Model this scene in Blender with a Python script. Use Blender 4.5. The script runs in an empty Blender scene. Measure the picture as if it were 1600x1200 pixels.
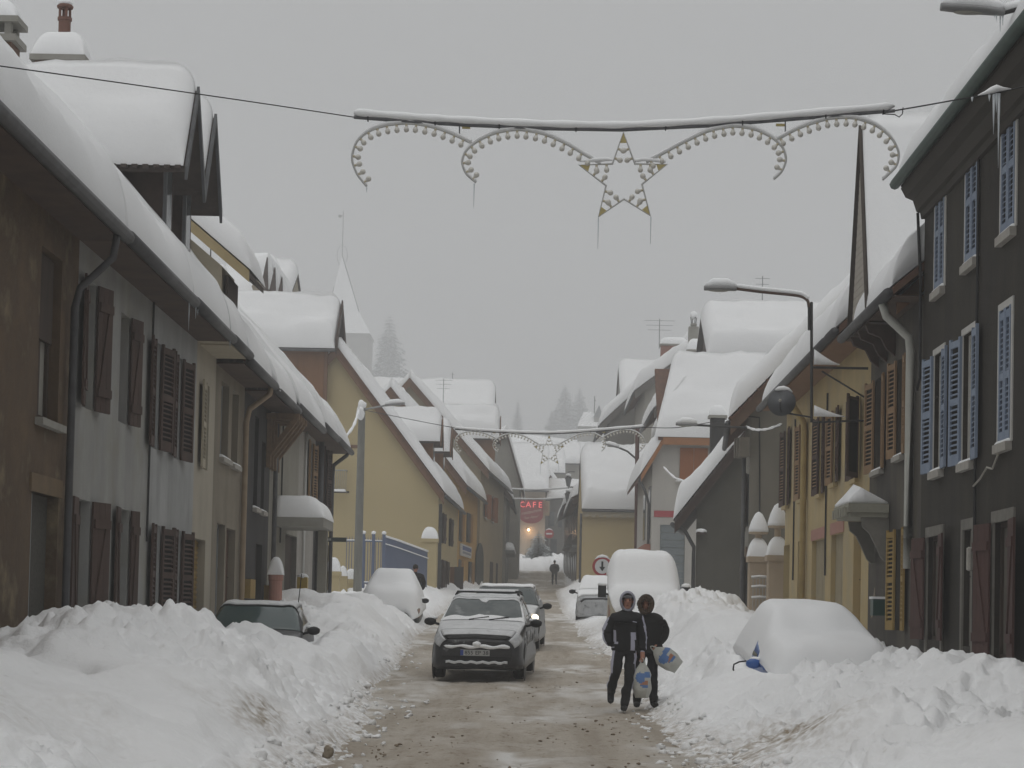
import bpy, bmesh, math, random
import numpy as np
from mathutils import Vector, Matrix
R = math.radians
sc = bpy.context.scene
COL = sc.collection

# ---------------------------------------------------------------- camera
FPX, CX, CY = 3200.0, 800.0, 820.0          # focal length and principal point for a 1600 x 1200 frame
EYE = Vector((0.0, 0.0, 1.6))
YAW, PITCH, ROLL = -0.01220, 0.04370, 0.022
fw = Vector((math.sin(YAW)*math.cos(PITCH), math.cos(YAW)*math.cos(PITCH), math.sin(PITCH)))
rt0 = Vector((math.cos(YAW), -math.sin(YAW), 0))
up0 = rt0.cross(fw)
rt = rt0*math.cos(ROLL) + up0*math.sin(ROLL)
up = up0*math.cos(ROLL) - rt0*math.sin(ROLL)
cd = bpy.data.cameras.new('camera'); cam = bpy.data.objects.new('camera', cd); COL.objects.link(cam)
cam.matrix_world = Matrix(((rt.x, up.x, -fw.x, EYE.x), (rt.y, up.y, -fw.y, EYE.y), (rt.z, up.z, -fw.z, EYE.z), (0, 0, 0, 1)))
cd.sensor_width = 36; cd.lens = FPX/1600*36
cd.shift_y = (CY-600)/1600; cd.shift_x = -(CX-800)/1600
cd.clip_start = 0.1; cd.clip_end = 3000
sc.camera = cam

# ---------------------------------------------------------------- overcast sky, weak veiled sun, exposure
w = bpy.data.worlds.new('World'); sc.world = w; w.use_nodes = True
nt = w.node_tree; nt.nodes.clear()
SUN_EL, SUN_AZ = R(68), R(200)
sky = nt.nodes.new('ShaderNodeTexSky'); sky.sky_type = 'NISHITA'; sky.sun_disc = False
sky.sun_elevation = SUN_EL; sky.sun_rotation = SUN_AZ
hs = nt.nodes.new('ShaderNodeHueSaturation'); hs.inputs['Saturation'].default_value = 0.0
nt.links.new(sky.outputs[0], hs.inputs['Color'])
b1 = nt.nodes.new('ShaderNodeBackground'); b1.inputs[1].default_value = 0.008
nt.links.new(hs.outputs[0], b1.inputs[0])
tc = nt.nodes.new('ShaderNodeTexCoord'); sep = nt.nodes.new('ShaderNodeSeparateXYZ')
nt.links.new(tc.outputs['Generated'], sep.inputs[0])
mx = nt.nodes.new('ShaderNodeMath'); mx.operation = 'MAXIMUM'; mx.inputs[1].default_value = 0.0
nt.links.new(sep.outputs[2], mx.inputs[0])
ml = nt.nodes.new('ShaderNodeMath'); ml.operation = 'MULTIPLY_ADD'; ml.inputs[1].default_value = 1.0; ml.inputs[2].default_value = 0.36
nt.links.new(mx.outputs[0], ml.inputs[0])           # standard overcast sky: brighter towards the zenith
b2 = nt.nodes.new('ShaderNodeBackground'); b2.inputs[0].default_value = (0.985, 0.995, 1.0, 1)
nt.links.new(ml.outputs[0], b2.inputs[1])
ad = nt.nodes.new('ShaderNodeAddShader'); wo = nt.nodes.new('ShaderNodeOutputWorld')
nt.links.new(b1.outputs[0], ad.inputs[0]); nt.links.new(b2.outputs[0], ad.inputs[1]); nt.links.new(ad.outputs[0], wo.inputs[0])
sl = bpy.data.lights.new('sun', 'SUN'); sl.energy = 0.95; sl.angle = R(45); sl.color = (1, 0.98, 0.95)
sun = bpy.data.objects.new('sun', sl); COL.objects.link(sun)
sun.rotation_euler = (R(90)-SUN_EL, 0, R(180)-SUN_AZ)
sc.view_settings.view_transform = 'Standard'; sc.view_settings.look = 'None'
sc.view_settings.gamma = 1; sc.view_settings.exposure = -0.74
sc.render.engine = 'CYCLES'
cy = sc.cycles
cy.max_bounces = 9; cy.diffuse_bounces = 6; cy.glossy_bounces = 2; cy.transmission_bounces = 3; cy.volume_bounces = 3
cy.transparent_max_bounces = 6; cy.use_denoising = True; cy.use_adaptive_sampling = True; cy.adaptive_threshold = 0.02
cy.sample_clamp_indirect = 4.0; cy.caustics_reflective = False; cy.caustics_refractive = False

# ---------------------------------------------------------------- measuring helpers
def ray(px, py):
    return (rt*((px-CX)/FPX) + up*(-(py-CY)/FPX) + fw)
def at(px, py, Y):
    d = ray(px, py); return EYE + d*((Y-EYE.y)/d.y)
def hit(px, py, P, N):
    d = ray(px, py); return EYE + d*((P-EYE).dot(N)/d.dot(N))
GY = [-60, 0, 20, 31, 37, 48, 58, 66, 75, 90, 110, 135, 148, 165, 180, 195, 210, 260, 330, 450, 700]
GZ = [0, 0.0, .1, .18, .4, .78, 1.08, 1.35, 1.6, 2.05, 2.65, 3.35, 3.8, 4.7, 5.7, 6.6, 7.6, 12, 22, 40, 55]
def gz(y): return float(np.interp(y, GY, GZ))

# ---------------------------------------------------------------- noise
def _h(ix, iy, seed):
    n = (ix.astype(np.int64)*374761393 + iy.astype(np.int64)*668265263 + seed*1442695041) & 0xffffffff
    n = ((n ^ (n >> 13))*1274126177) & 0xffffffff
    return ((n ^ (n >> 16)) & 0xffff)/32767.5 - 1.0
def vnoise(x, y, seed=0):
    x = np.asarray(x, float); y = np.asarray(y, float)
    ix = np.floor(x); iy = np.floor(y); fx = x-ix; fy = y-iy
    fx = fx*fx*fx*(fx*(fx*6-15)+10); fy = fy*fy*fy*(fy*(fy*6-15)+10)
    a = _h(ix, iy, seed); b = _h(ix+1, iy, seed); c = _h(ix, iy+1, seed); d = _h(ix+1, iy+1, seed)
    return (a*(1-fx)+b*fx)*(1-fy) + (c*(1-fx)+d*fx)*fy
def fbm(x, y, oct=4, seed=0, gain=.5):
    t = 0; a = 1.0
    for k in range(oct):
        ca, sa = math.cos(k*1.1+.3), math.sin(k*1.1+.3)
        X = (np.asarray(x)*ca - np.asarray(y)*sa)*2**k; Y = (np.asarray(x)*sa + np.asarray(y)*ca)*2**k
        t = t + a*vnoise(X, Y, seed+k*17); a *= gain
    return t

# ---------------------------------------------------------------- mesh collector
V3 = Vector
WLOC = {}
class M:
    def __init__(s): s.v = []; s.f = []
    def add(s, vs, fs):
        k = len(s.v); s.v += [tuple(p) for p in vs]; s.f += [tuple(i+k for i in f) for f in fs]; return s
    def box(s, o, a, b, c):
        o, a, b, c = V3(o), V3(a), V3(b), V3(c)
        vs = [o, o+a, o+a+b, o+b, o+c, o+a+c, o+a+b+c, o+b+c]
        return s.add(vs, [(0, 3, 2, 1), (4, 5, 6, 7), (0, 1, 5, 4), (1, 2, 6, 5), (2, 3, 7, 6), (3, 0, 4, 7)])
    def abox(s, x0, x1, y0, y1, z0, z1): return s.box((x0, y0, z0), (x1-x0, 0, 0), (0, y1-y0, 0), (0, 0, z1-z0))
    def prism(s, pts, vec):
        pts = [V3(p) for p in pts]; n = len(pts); vec = V3(vec)
        return s.add(pts+[p+vec for p in pts], [tuple(range(n-1, -1, -1)), tuple(range(n, 2*n))]+[(i, (i+1) % n, n+(i+1) % n, n+i) for i in range(n)])
    def tube(s, pts, r, n=8, closed=False):
        pts = [V3(p) for p in pts]; k = len(pts); rs = r if isinstance(r, (list, tuple)) else [r]*k
        vs = []; prev = None
        for i, p in enumerate(pts):
            if closed: t = pts[(i+1) % k]-pts[i-1]
            else: t = pts[min(i+1, k-1)]-pts[max(i-1, 0)]
            t.normalize()
            if prev is None:
                q = V3((0, 0, 1)) if abs(t.z) < .9 else V3((1, 0, 0)); a = t.cross(q).normalized()
            else: a = (prev - t*prev.dot(t)).normalized()
            prev = a; b = t.cross(a)
            for j in range(n):
                an = 2*math.pi*j/n; vs.append(p+(a*math.cos(an)+b*math.sin(an))*rs[i])
        fs = []
        for i in range(k if closed else k-1):
            i2 = (i+1) % k
            for j in range(n): fs.append((i*n+j, i*n+(j+1) % n, i2*n+(j+1) % n, i2*n+j))
        if not closed: fs += [tuple(range(n-1, -1, -1)), tuple((k-1)*n+j for j in range(n))]
        return s.add(vs, fs)
    def lathe(s, c, prof, n=16, axis=(0, 0, 1)):
        c = V3(c); ax = V3(axis).normalized(); q = V3((1, 0, 0)) if abs(ax.x) < .9 else V3((0, 1, 0))
        a = ax.cross(q).normalized(); b = ax.cross(a); vs = []; k = len(prof)
        for r, z in prof:
            for j in range(n):
                an = 2*math.pi*j/n; vs.append(c+ax*z+(a*math.cos(an)+b*math.sin(an))*max(r, 1e-4))
        fs = [(i*n+j, i*n+(j+1) % n, (i+1)*n+(j+1) % n, (i+1)*n+j) for i in range(k-1) for j in range(n)]
        fs += [tuple(range(n-1, -1, -1)), tuple((k-1)*n+j for j in range(n))]
        return s.add(vs, fs)
    def grid(s, P):
        n, m = P.shape[:2]; vs = [tuple(map(float, p)) for p in P.reshape(-1, 3)]
        return s.add(vs, [(i*m+j, i*m+j+1, (i+1)*m+j+1, (i+1)*m+j) for i in range(n-1) for j in range(m-1)])
    def shell(s, A, B):
        n, m = A.shape[:2]; k = n*m
        vs = [tuple(map(float, p)) for p in A.reshape(-1, 3)]+[tuple(map(float, p)) for p in B.reshape(-1, 3)]
        fs = [(i*m+j, i*m+j+1, (i+1)*m+j+1, (i+1)*m+j) for i in range(n-1) for j in range(m-1)]
        fs += [(k+i*m+j, k+(i+1)*m+j, k+(i+1)*m+j+1, k+i*m+j+1) for i in range(n-1) for j in range(m-1)]
        ring = [j for j in range(m)]+[i*m+m-1 for i in range(1, n)]+[(n-1)*m+j for j in range(m-2, -1, -1)]+[i*m for i in range(n-2, 0, -1)]
        fs += [(ring[i], ring[i-1], k+ring[i-1], k+ring[i]) for i in range(len(ring))]
        return s.add(vs, fs)
    def blob(s, c, r, seed=0, amp=.25, sub=2):
        bm = bmesh.new(); bmesh.ops.create_icosphere(bm, subdivisions=sub, radius=1)
        rr = r if isinstance(r, (tuple, list)) else (r, r, r); rnd = random.Random(seed)
        o = [rnd.uniform(-9, 9) for _ in range(3)]
        vs = []
        for v in bm.verts:
            k = 1+amp*float(vnoise(v.co.x*1.7+o[0], v.co.y*1.7+v.co.z*2.3+o[1], seed))
            vs.append((c[0]+v.co.x*rr[0]*k, c[1]+v.co.y*rr[1]*k, c[2]+v.co.z*rr[2]*k))
        fs = [tuple(v.index for v in f.verts) for f in bm.faces]; bm.free()
        return s.add(vs, fs)
    def mesh(s, name, mat, off=(0, 0, 0), smooth=False, fix=True):
        me = bpy.data.meshes.new(name)
        me.from_pydata([(p[0]-off[0], p[1]-off[1], p[2]-off[2]) for p in s.v], [], s.f)
        if fix:
            bm = bmesh.new(); bm.from_mesh(me); bmesh.ops.recalc_face_normals(bm, faces=bm.faces); bm.to_mesh(me); bm.free()
        for m_ in (mat if isinstance(mat, (list, tuple)) else [mat]): me.materials.append(m_)
        if smooth: me.polygons.foreach_set('use_smooth', [True]*len(me.polygons))
        me.update(); return me
    def build(s, name, mat, parent=None, smooth=False, label=None, cat=None, group=None, kind=None, base=None, fix=True, autosmooth=None):
        if parent is not None: off = WLOC[parent.name]
        else:
            off = V3(base) if base is not None else V3((0, 0, 0))
        me = s.mesh(name, mat, off, smooth, fix)
        if autosmooth:
            try: me.set_sharp_from_angle(angle=R(autosmooth))
            except Exception: pass
        o = bpy.data.objects.new(name, me); COL.objects.link(o)
        WLOC[o.name] = V3(off)
        if parent is not None: o.parent = parent
        else: o.location = off
        return tag(o, label, cat, group, kind)
def tag(o, label=None, cat=None, group=None, kind=None):
    if label: o['label'] = label
    if cat: o['category'] = cat; kind = kind or 'thing'
    if group: o['group'] = group
    if kind: o['kind'] = kind
    return o
def thing(name, loc, label, cat, group=None):
    o = bpy.data.objects.new(name, None); COL.objects.link(o); o.location = V3(loc); o.empty_display_size = .2
    WLOC[o.name] = V3(loc); return tag(o, label, cat, group)
def inst(name, me, parent, loc, rot=(0, 0, 0), scale=(1, 1, 1), mtx=None):
    o = bpy.data.objects.new(name, me); COL.objects.link(o); o.parent = parent
    off = WLOC[parent.name]; WLOC[o.name] = off
    if mtx is not None:
        m = mtx.copy(); m.translation = m.translation-off; o.matrix_local = m
    else:
        o.location = V3(loc)-off; o.rotation_euler = rot; o.scale = scale
    return o

# ---------------------------------------------------------------- materials
MAT = {}
def mat(name, col, col2=None, rough=.85, scale=3.0, streak=0.0, streakcol=None, bump=0.0, bscale=40.0, metal=0.0, blotch=None, blotchscale=.6, blotchlo=.5, blotchhi=.62, spec=.3, det=6, emit=None, estr=0, zs=1.0):
    if name in MAT: return MAT[name]
    m = bpy.data.materials.new(name); m.use_nodes = True; n = m.node_tree; b = n.nodes['Principled BSDF']
    L = n.links.new
    b.inputs['Roughness'].default_value = rough; b.inputs['Metallic'].default_value = metal
    b.inputs['Specular IOR Level'].default_value = spec
    g = n.nodes.new('ShaderNodeNewGeometry')
    cur = None
    c4 = lambda c: (c[0], c[1], c[2], 1)
    def noise(s, vec=None, detail=det):
        t = n.nodes.new('ShaderNodeTexNoise'); t.inputs['Scale'].default_value = s; t.inputs['Detail'].default_value = detail; t.inputs['Roughness'].default_value = .6
        L(vec if vec is not None else g.outputs['Position'], t.inputs['Vector']); return t
    def mapped(sx, sy, sz):
        k = n.nodes.new('ShaderNodeMapping'); k.inputs['Scale'].default_value = (sx, sy, sz); L(g.outputs['Position'], k.inputs['Vector']); return k.outputs[0]
    def ramp(src, lo, hi):
        k = n.nodes.new('ShaderNodeMapRange'); k.inputs['From Min'].default_value = lo; k.inputs['From Max'].default_value = hi; L(src, k.inputs['Value']); return k.outputs[0]
    def mix(fac, a, bcol):
        k = n.nodes.new('ShaderNodeMix'); k.data_type = 'RGBA'; L(fac, k.inputs['Factor'])
        if isinstance(a, tuple): k.inputs['A'].default_value = a
        else: L(a, k.inputs['A'])
        k.inputs['B'].default_value = bcol; return k.outputs['Result']
    cur = c4(col)
    if col2: cur = mix(ramp(noise(scale, mapped(1, 1, zs)).outputs[0], .3, .7), cur, c4(col2))
    if streak:
        f = ramp(noise(1.0, mapped(1.5, 1.5, .33)).outputs[0], .44, .8)
        k = n.nodes.new('ShaderNodeMath'); k.operation = 'MULTIPLY'; k.inputs[1].default_value = streak; L(f, k.inputs[0])
        cur = mix(k.outputs[0], cur, c4(streakcol or tuple(x*.45 for x in col)))
    if blotch: cur = mix(ramp(noise(blotchscale).outputs[0], blotchlo, blotchhi), cur, c4(blotch))
    if isinstance(cur, tuple): b.inputs['Base Color'].default_value = cur
    else: L(cur, b.inputs['Base Color'])
    if bump:
        k = n.nodes.new('ShaderNodeBump'); k.inputs['Strength'].default_value = bump; k.inputs['Distance'].default_value = .02
        L(noise(bscale).outputs[0], k.inputs['Height']); L(k.outputs[0], b.inputs['Normal'])
    if emit: b.inputs['Emission Color'].default_value = c4(emit); b.inputs['Emission Strength'].default_value = estr
    MAT[name] = m; return m

SNOW = mat('snow', (.86, .87, .88), (.9, .905, .91), rough=.75, scale=.8, bump=.35, bscale=9, spec=.15)
SNOWF = mat('snow_on_roof', (.78, .785, .79), (.82, .825, .83), rough=.8, scale=.5, bump=.5, bscale=7, spec=.15)
ICE = mat('ice', (.75, .8, .84), rough=.15, spec=.6)
ICE.node_tree.nodes['Principled BSDF'].inputs['Transmission Weight'].default_value = .35
GLASS = mat('window_glass', (.045, .055, .06), (.10, .115, .12), rough=.12, scale=1.5, spec=.6)
CARGLASS = mat('car_glass', (.03, .045, .045), rough=.08, spec=.7)
BLACK = mat('black_plastic', (.012, .012, .013), rough=.5)
DARKM = mat('dark_metal', (.035, .035, .036), (.06, .058, .055), rough=.6, metal=.2)
GALV = mat('galvanised_metal', (.22, .23, .24), (.33, .34, .34), rough=.5, metal=.4, scale=6)
ZINC = mat('zinc_gutter', (.07, .07, .072), (.115, .115, .118), rough=.6, metal=.3, scale=4)
WIRE = mat('cable_black', (.03, .03, .03), rough=.6)
# ---------------------------------------------------------------- building kit
def XW(side, Y): return -6.0-.0094*(Y-28) if side < 0 else 6.2+.0094*(Y-30)
class Frame:
    """a vertical wall: u along it, w = world height, d = depth behind its face"""
    def __init__(s, P0, P1, N):
        s.O = V3((P0[0], P0[1], 0)); e = V3((P1[0], P1[1], 0)); s.L = (e-s.O).length; s.U = (e-s.O).normalized(); s.N = V3(N).normalized()
    def p(s, u, w_, d=0.0): return s.O+s.U*u+V3((0, 0, w_))-s.N*d
    def uv(s, px, py):
        h = hit(px, py, s.O, s.N)-s.O; return h.dot(s.U), h.z
    def rect(s, xa, xb, yt, yb):
        ua, _ = s.uv(xa, (yt+yb)/2); ub, _ = s.uv(xb, (yt+yb)/2); xm = (xa+xb)/2
        return (min(ua, ub), max(ua, ub), s.uv(xm, yb)[1], s.uv(xm, yt)[1])
    def box(s, m, u0, u1, w0, w1, d0, d1):
        return m.box(s.p(u0, w0, d0), s.U*(u1-u0), -s.N*(d1-d0), V3((0, 0, w1-w0)))
def side_frame(side, Y0, Y1, x0=None, x1=None):
    x0 = XW(side, Y0) if x0 is None else x0; x1 = XW(side, Y1) if x1 is None else x1
    U = V3((x1-x0, Y1-Y0, 0)).normalized()
    N = V3((U.y, -U.x, 0)) if side < 0 else V3((-U.y, U.x, 0))
    return Frame((x0, Y0), (x1, Y1), N)
def holed(m, fr, w0, w1, holes, recess=.2):
    us = sorted({0.0, fr.L} | {min(max(h[i], 0), fr.L) for h in holes for i in (0, 1)}); ws = sorted({w0, w1} | {min(max(h[i], w0), w1) for h in holes for i in (2, 3)})
    for i in range(len(us)-1):
        for j in range(len(ws)-1):
            uc, wc = (us[i]+us[i+1])/2, (ws[j]+ws[j+1])/2
            if any(h[0] < uc < h[1] and h[2] < wc < h[3] for h in holes): continue
            m.add([fr.p(us[i], ws[j]), fr.p(us[i+1], ws[j]), fr.p(us[i+1], ws[j+1]), fr.p(us[i], ws[j+1])], [(0, 1, 2, 3)])
    for a, b, c, d in holes:
        for (q0, q1) in (((a, c), (b, c)), ((b, c), (b, d)), ((b, d), (a, d)), ((a, d), (a, c))):
            m.add([fr.p(*q0), fr.p(*q1), fr.p(q1[0], q1[1], recess), fr.p(q0[0], q0[1], recess)], [(0, 1, 2, 3)])
def edgef(d, Rr): return np.sqrt(np.clip(1-(1-np.clip(d/Rr, 0, 1))**2, 0, 1))
def spaced(n, a, b, Ln, Rr):
    t = np.linspace(0, 1, n)
    ex = [0, .01, .04, .09, .16, .3, .5, .75, 1.0]
    pts = list(t)
    k = min(Rr/max(Ln, .01), .5)
    if a: pts += [e*k for e in ex]
    if b: pts += [1-e*k for e in ex]
    return np.array(sorted(set(round(p, 5) for p in pts)))
def snow_quad(m, P00, P10, P11, P01, T, rnd=(1, 1, 1, 1), Rr=.45, n=24, mm=8, seed=1, amp=.12, dirn=(0, 0, 1), sag=0.0, wav=0.0):
    """snow lying on the quad; rnd = rounded edges (s=0, s=1, t=0, t=1); sag drops the t=0 lip, wav makes that lip uneven"""
    P00, P10, P11, P01 = [np.array(V3(p)) for p in (P00, P10, P11, P01)]
    Ls = np.linalg.norm(P10-P00); Lt = np.linalg.norm(P01-P00)
    S = spaced(n, rnd[0], rnd[1], Ls, Rr); Tt = spaced(mm, rnd[2], rnd[3], Lt, Rr)
    s, t = np.meshgrid(S, Tt, indexing='ij')
    th = np.full(s.shape, T)
    if rnd[0]: th = th*edgef(s*Ls, Rr)
    if rnd[1]: th = th*edgef((1-s)*Ls, Rr)
    if rnd[2]: th = th*edgef(t*Lt, Rr)
    if rnd[3]: th = th*edgef((1-t)*Lt, Rr)
    th = th*(1+amp*1.3*fbm(s*Ls*.7+seed*3.1, t*Lt*.7+seed, 3, seed))
    th = th*(1+amp*.45*fbm(s*Ls*2.6+seed, t*Lt*2.6+seed*2, 2, seed+31))
    if Lt > 1.5 and Ls > 1.5:      # settled snow bulges below a soft crease
        cr_ = .42+.10*vnoise(s*Ls*.35+seed*2.7, s*0+.3, seed+8); g_ = np.clip((cr_+.05-t)/.1, 0, 1); th = th*(1+.13*g_*g_*(3-2*g_))
    B = (P00[None, None]*((1-s)*(1-t))[..., None]+P10*(s*(1-t))[..., None]+P11*(s*t)[..., None]+P01*((1-s)*t)[..., None])
    if wav:
        dn = (P00-P01)/max(Lt, .01); k = np.clip(1-t*Lt/.8, 0, 1)*(vnoise(s*Ls*.9+seed*5, s*0+.5, seed+3)*wav+vnoise(s*Ls*3+seed*5, s*0+.5, seed+4)*wav*.35)
        B = B+dn*k[..., None]
    if sag:
        k = np.clip(1-t*Lt/.4, 0, 1)**2*sag; B = B-np.array([0, 0, 1])*k[..., None]
    A = B+np.array(dirn)*np.maximum(th, .004)[..., None]
    return m.shell(A, B-np.array(dirn)*.002)
TILE = mat('brown_roof_tile', (.16, .085, .055), (.10, .06, .045), rough=.85, scale=5)
TILED = mat('dark_roof_tile', (.055, .045, .04), (.09, .07, .06), rough=.85, scale=5)
GUTTERS = {}
def row_house(name, label, side, Y0, Y1, ze, wallm, pitch=47.5, half=5.5, ov=.55, holes=(), snowT=.5, rnd=(0, 0), roofm=None, soffm=None, gutm=None, seed=1, x0=None, x1=None, group=None, backslope=True, wav=.0, gv=(.0, .0), sag=0, cat='house', lip=.05, recess=.2):
    fr = side_frame(side, Y0, Y1, x0, x1); tp = math.tan(R(pitch)); L = fr.L; zb = gz((Y0+Y1)/2)-1.0
    h = thing(name, fr.p(L/2, gz((Y0+Y1)/2), half), label, cat, group)
    zt = ze+ov*tp; zr = zt+half*tp
    m = M(); rects = [r if len(r) == 4 and not isinstance(r, dict) else r for r in holes]
    holed(m, fr, zb, ze+.02, rects, recess)
    for u in (0, L):
        m.add([fr.p(u, zb), fr.p(u, zt), fr.p(u, zr, half), fr.p(u, zt, 2*half), fr.p(u, zb, 2*half)], [(0, 1, 2, 3, 4)])
    m.add([fr.p(0, zb, 2*half), fr.p(L, zb, 2*half), fr.p(L, zt, 2*half), fr.p(0, zt, 2*half)], [(0, 1, 2, 3)])
    m.build('wall', wallm, h)
    m = M(); a, b = -gv[0], L+gv[1]
    m.prism([fr.p(a, ze, -ov), fr.p(a, zr, half), fr.p(a, zr+.16, half), fr.p(a, ze+.14, -ov)], fr.U*(b-a))
    m.prism([fr.p(a, ze, 2*half+ov), fr.p(a, zr, half+.003), fr.p(a, zr+.16, half+.003), fr.p(a, ze+.14, 2*half+ov)], fr.U*(b-a))
    m.build('roof', roofm or TILE, h)
    m = M(); m.box(fr.p(a+.01, ze-.03, -ov+.02), fr.U*(b-a-.02), -fr.N*(ov-.02), V3((0, 0, .03))); m.build('soffit', soffm or SOFF, h)
    if gutm is not False:
        m = M(); m.tube([fr.p(a, ze+.03, -ov-.08), fr.p((a+b)/2, ze+.02, -ov-.08), fr.p(b, ze+.01, -ov-.08)], .085, 8); m.build('gutter', gutm or ZINC, h, smooth=True)
    if snowT:
        m = M(); dz = .17
        snow_quad(m, fr.p(a, ze+dz-lip*tp, -ov-lip), fr.p(b, ze+dz-lip*tp, -ov-lip), fr.p(b, zr+dz, half), fr.p(a, zr+dz, half), snowT, (rnd[0], rnd[1], 1, 0), seed=seed, n=int(14+L*5), mm=22, wav=wav, sag=sag, Rr=.5)
        if backslope:
            snow_quad(m, fr.p(a, ze+dz, 2*half+ov), fr.p(b, ze+dz, 2*half+ov), fr.p(b, zr+dz, half+.001), fr.p(a, zr+dz, half+.001), snowT, (rnd[0], rnd[1], 1, 0), seed=seed+5, n=10, mm=5)
        m.build('roof_snow', SNOWF, h, smooth=True)
    return h, fr, dict(ze=ze, zt=zt, zr=zr, half=half, ov=ov, tp=tp, L=L, zb=zb)
SOFF = mat('brown_soffit_boards', (.11, .075, .055), (.07, .05, .04), rough=.9, scale=2)
def window(h, fr, r, framem, panem=None, recess=.2, mull=1, bars=1, fwid=.06, name='window'):
    a, b, c, d = r; m = M(); d0, d1 = recess-.07, recess-.005
    fr.box(m, a, a+fwid, c, d, d0, d1); fr.box(m, b-fwid, b, c, d, d0, d1)
    fr.box(m, a+fwid, b-fwid, c, c+fwid, d0, d1); fr.box(m, a+fwid, b-fwid, d-fwid, d, d0, d1)
    for k in range(mull):
        uc = a+(b-a)*(k+1)/(mull+1); fr.box(m, uc-.035, uc+.035, c+fwid, d-fwid, d0-.01, d1)
    for k in range(bars):
        wc = c+(d-c)*(k+1)/(bars+1); fr.box(m, a+fwid, b-fwid, wc-.02, wc+.02, d0+.01, d1-.002)
    o = m.build(name, framem, h)
    m = M(); fr.box(m, a+.01, b-.01, c+.01, d-.01, recess-.03, recess-.01); m.build('pane', panem or GLASS, o)
    return o
def door(h, fr, r, m_, recess=.2, planks=4, name='door', handle=True):
    a, b, c, d = r; m = M()
    for k in range(planks):
        w_ = (b-a)/planks; fr.box(m, a+k*w_+.004, a+(k+1)*w_-.004, c, d, recess-.06, recess-.01)
    fr.box(m, a, b, c, d, recess-.02, recess-.004)
    o = m.build(name, m_, h)
    if handle:
        m = M(); m.tube([fr.p(b-.12, c+1.0, recess-.08), fr.p(b-.22, c+1.0, recess-.1)], .012, 6); m.build('handle', DARKM, o)
    return o
def sill(h, fr, r, m_, out=.1, ext=.08, th=.09, snow=True):
    a, b, c, d = r; m = M(); fr.box(m, a-ext, b+ext, c-th, c-.003, -out, .1); o = m.build('sill', m_, h)
    if snow:
        m = M(); snow_quad(m, fr.p(a-ext+.02, c, -out+.02), fr.p(b+ext-.02, c, -out+.02), fr.p(b+ext-.02, c, .06), fr.p(a-ext+.02, c, .06), .05, n=6, mm=4, Rr=.06, seed=int(abs(a*7+c*3)))
        m.build('sill_snow', SNOW, o, smooth=True)
    return o
def shutter(h, fr, uh, c, d, wid, dr, m_, style='louvre', ang=6.0, off=.02, slatm=None, gaps=(.0,), pitchs=.075):
    """a leaf hinged at uh, swung open along dr (+1 away, -1 towards the camera end) at ang degrees off the wall"""
    D = fr.U*(dr*math.cos(R(ang)))+fr.N*math.sin(R(ang)); Q = V3((0, 0, 1)).cross(D).normalized()
    if Q.dot(fr.N) < 0: Q = -Q
    O = fr.p(uh, c, -off); t = .04; H = d-c; m = M(); Z = V3((0, 0, 1))
    bx = lambda s0, s1, z0, z1, q0, q1: m.box(O+D*s0+Z*z0+Q*q0, D*(s1-s0), Q*(q1-q0), Z*(z1-z0))
    if style == 'plank':
        n = max(2, round(wid/.16))
        for k in range(n): bx(k*wid/n+.003, (k+1)*wid/n-.003, 0, H, 0, .03)
        o = m.build('shutter', m_, h); m = M()
        bx(.02, wid-.02, H*.12, H*.12+.12, .03, .055); bx(.02, wid-.02, H*.8, H*.8+.12, .03, .055)
        p0 = O+D*.06+Z*(H*.12+.12)+Q*.03; p1 = O+D*(wid-.16)+Z*(H*.8)+Q*.03
        m.box(p0, D*.09, Q*.022, p1-p0)
        m.build('brace', m_, o); return o
    sw = .07
    bx(0, sw, 0, H, 0, t); bx(wid-sw, wid, 0, H, 0, t)
    rails = [0, H*.5-.05, H-.14]
    for z in rails: bx(sw, wid-sw, z, z+(.1 if z else .16), .003, t-.003)
    o = m.build('shutter', m_, h)
    m = M(); z = .16
    while z < H-.16:
        if not (H*.5-.08 < z < H*.5+.05):
            p = O+D*(sw-.005)+Z*z+Q*.004; m.box(p, D*(wid-2*sw+.01), Q*.03-Z*.025, Z*.014)
        z += pitchs
    m.build('louvres', slatm or m_, o, kind='stuff')
    m = M(); bx(sw-.005, wid-sw+.005, .1, H-.1, .0, .004); m.build('louvre_gap_shade', GAPSHADE, o); return o  # near-black sheet paints the shade seen between the slats
def closed_pair(h, fr, r, m_, recess, slatm=None):
    a, b, c, d = r; mid = (a+b)/2; k = Frame((0, 0), (1, 0), (0, 1)); k.O = fr.O-fr.N*(recess-.05); k.U = fr.U; k.N = fr.N; k.L = fr.L
    shutter(h, k, a+.004, c, d, mid-a-.01, 1, m_, ang=0, off=0, slatm=slatm); shutter(h, k, b-.004, c, d, b-mid-.01, -1, m_, ang=0, off=0, slatm=slatm)
def pipe(h, pts, r, m_, name='downpipe', clips=True):
    m = M(); m.tube(pts, r, 8)
    o = m.build(name, m_, h, smooth=True)
    return o
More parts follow.
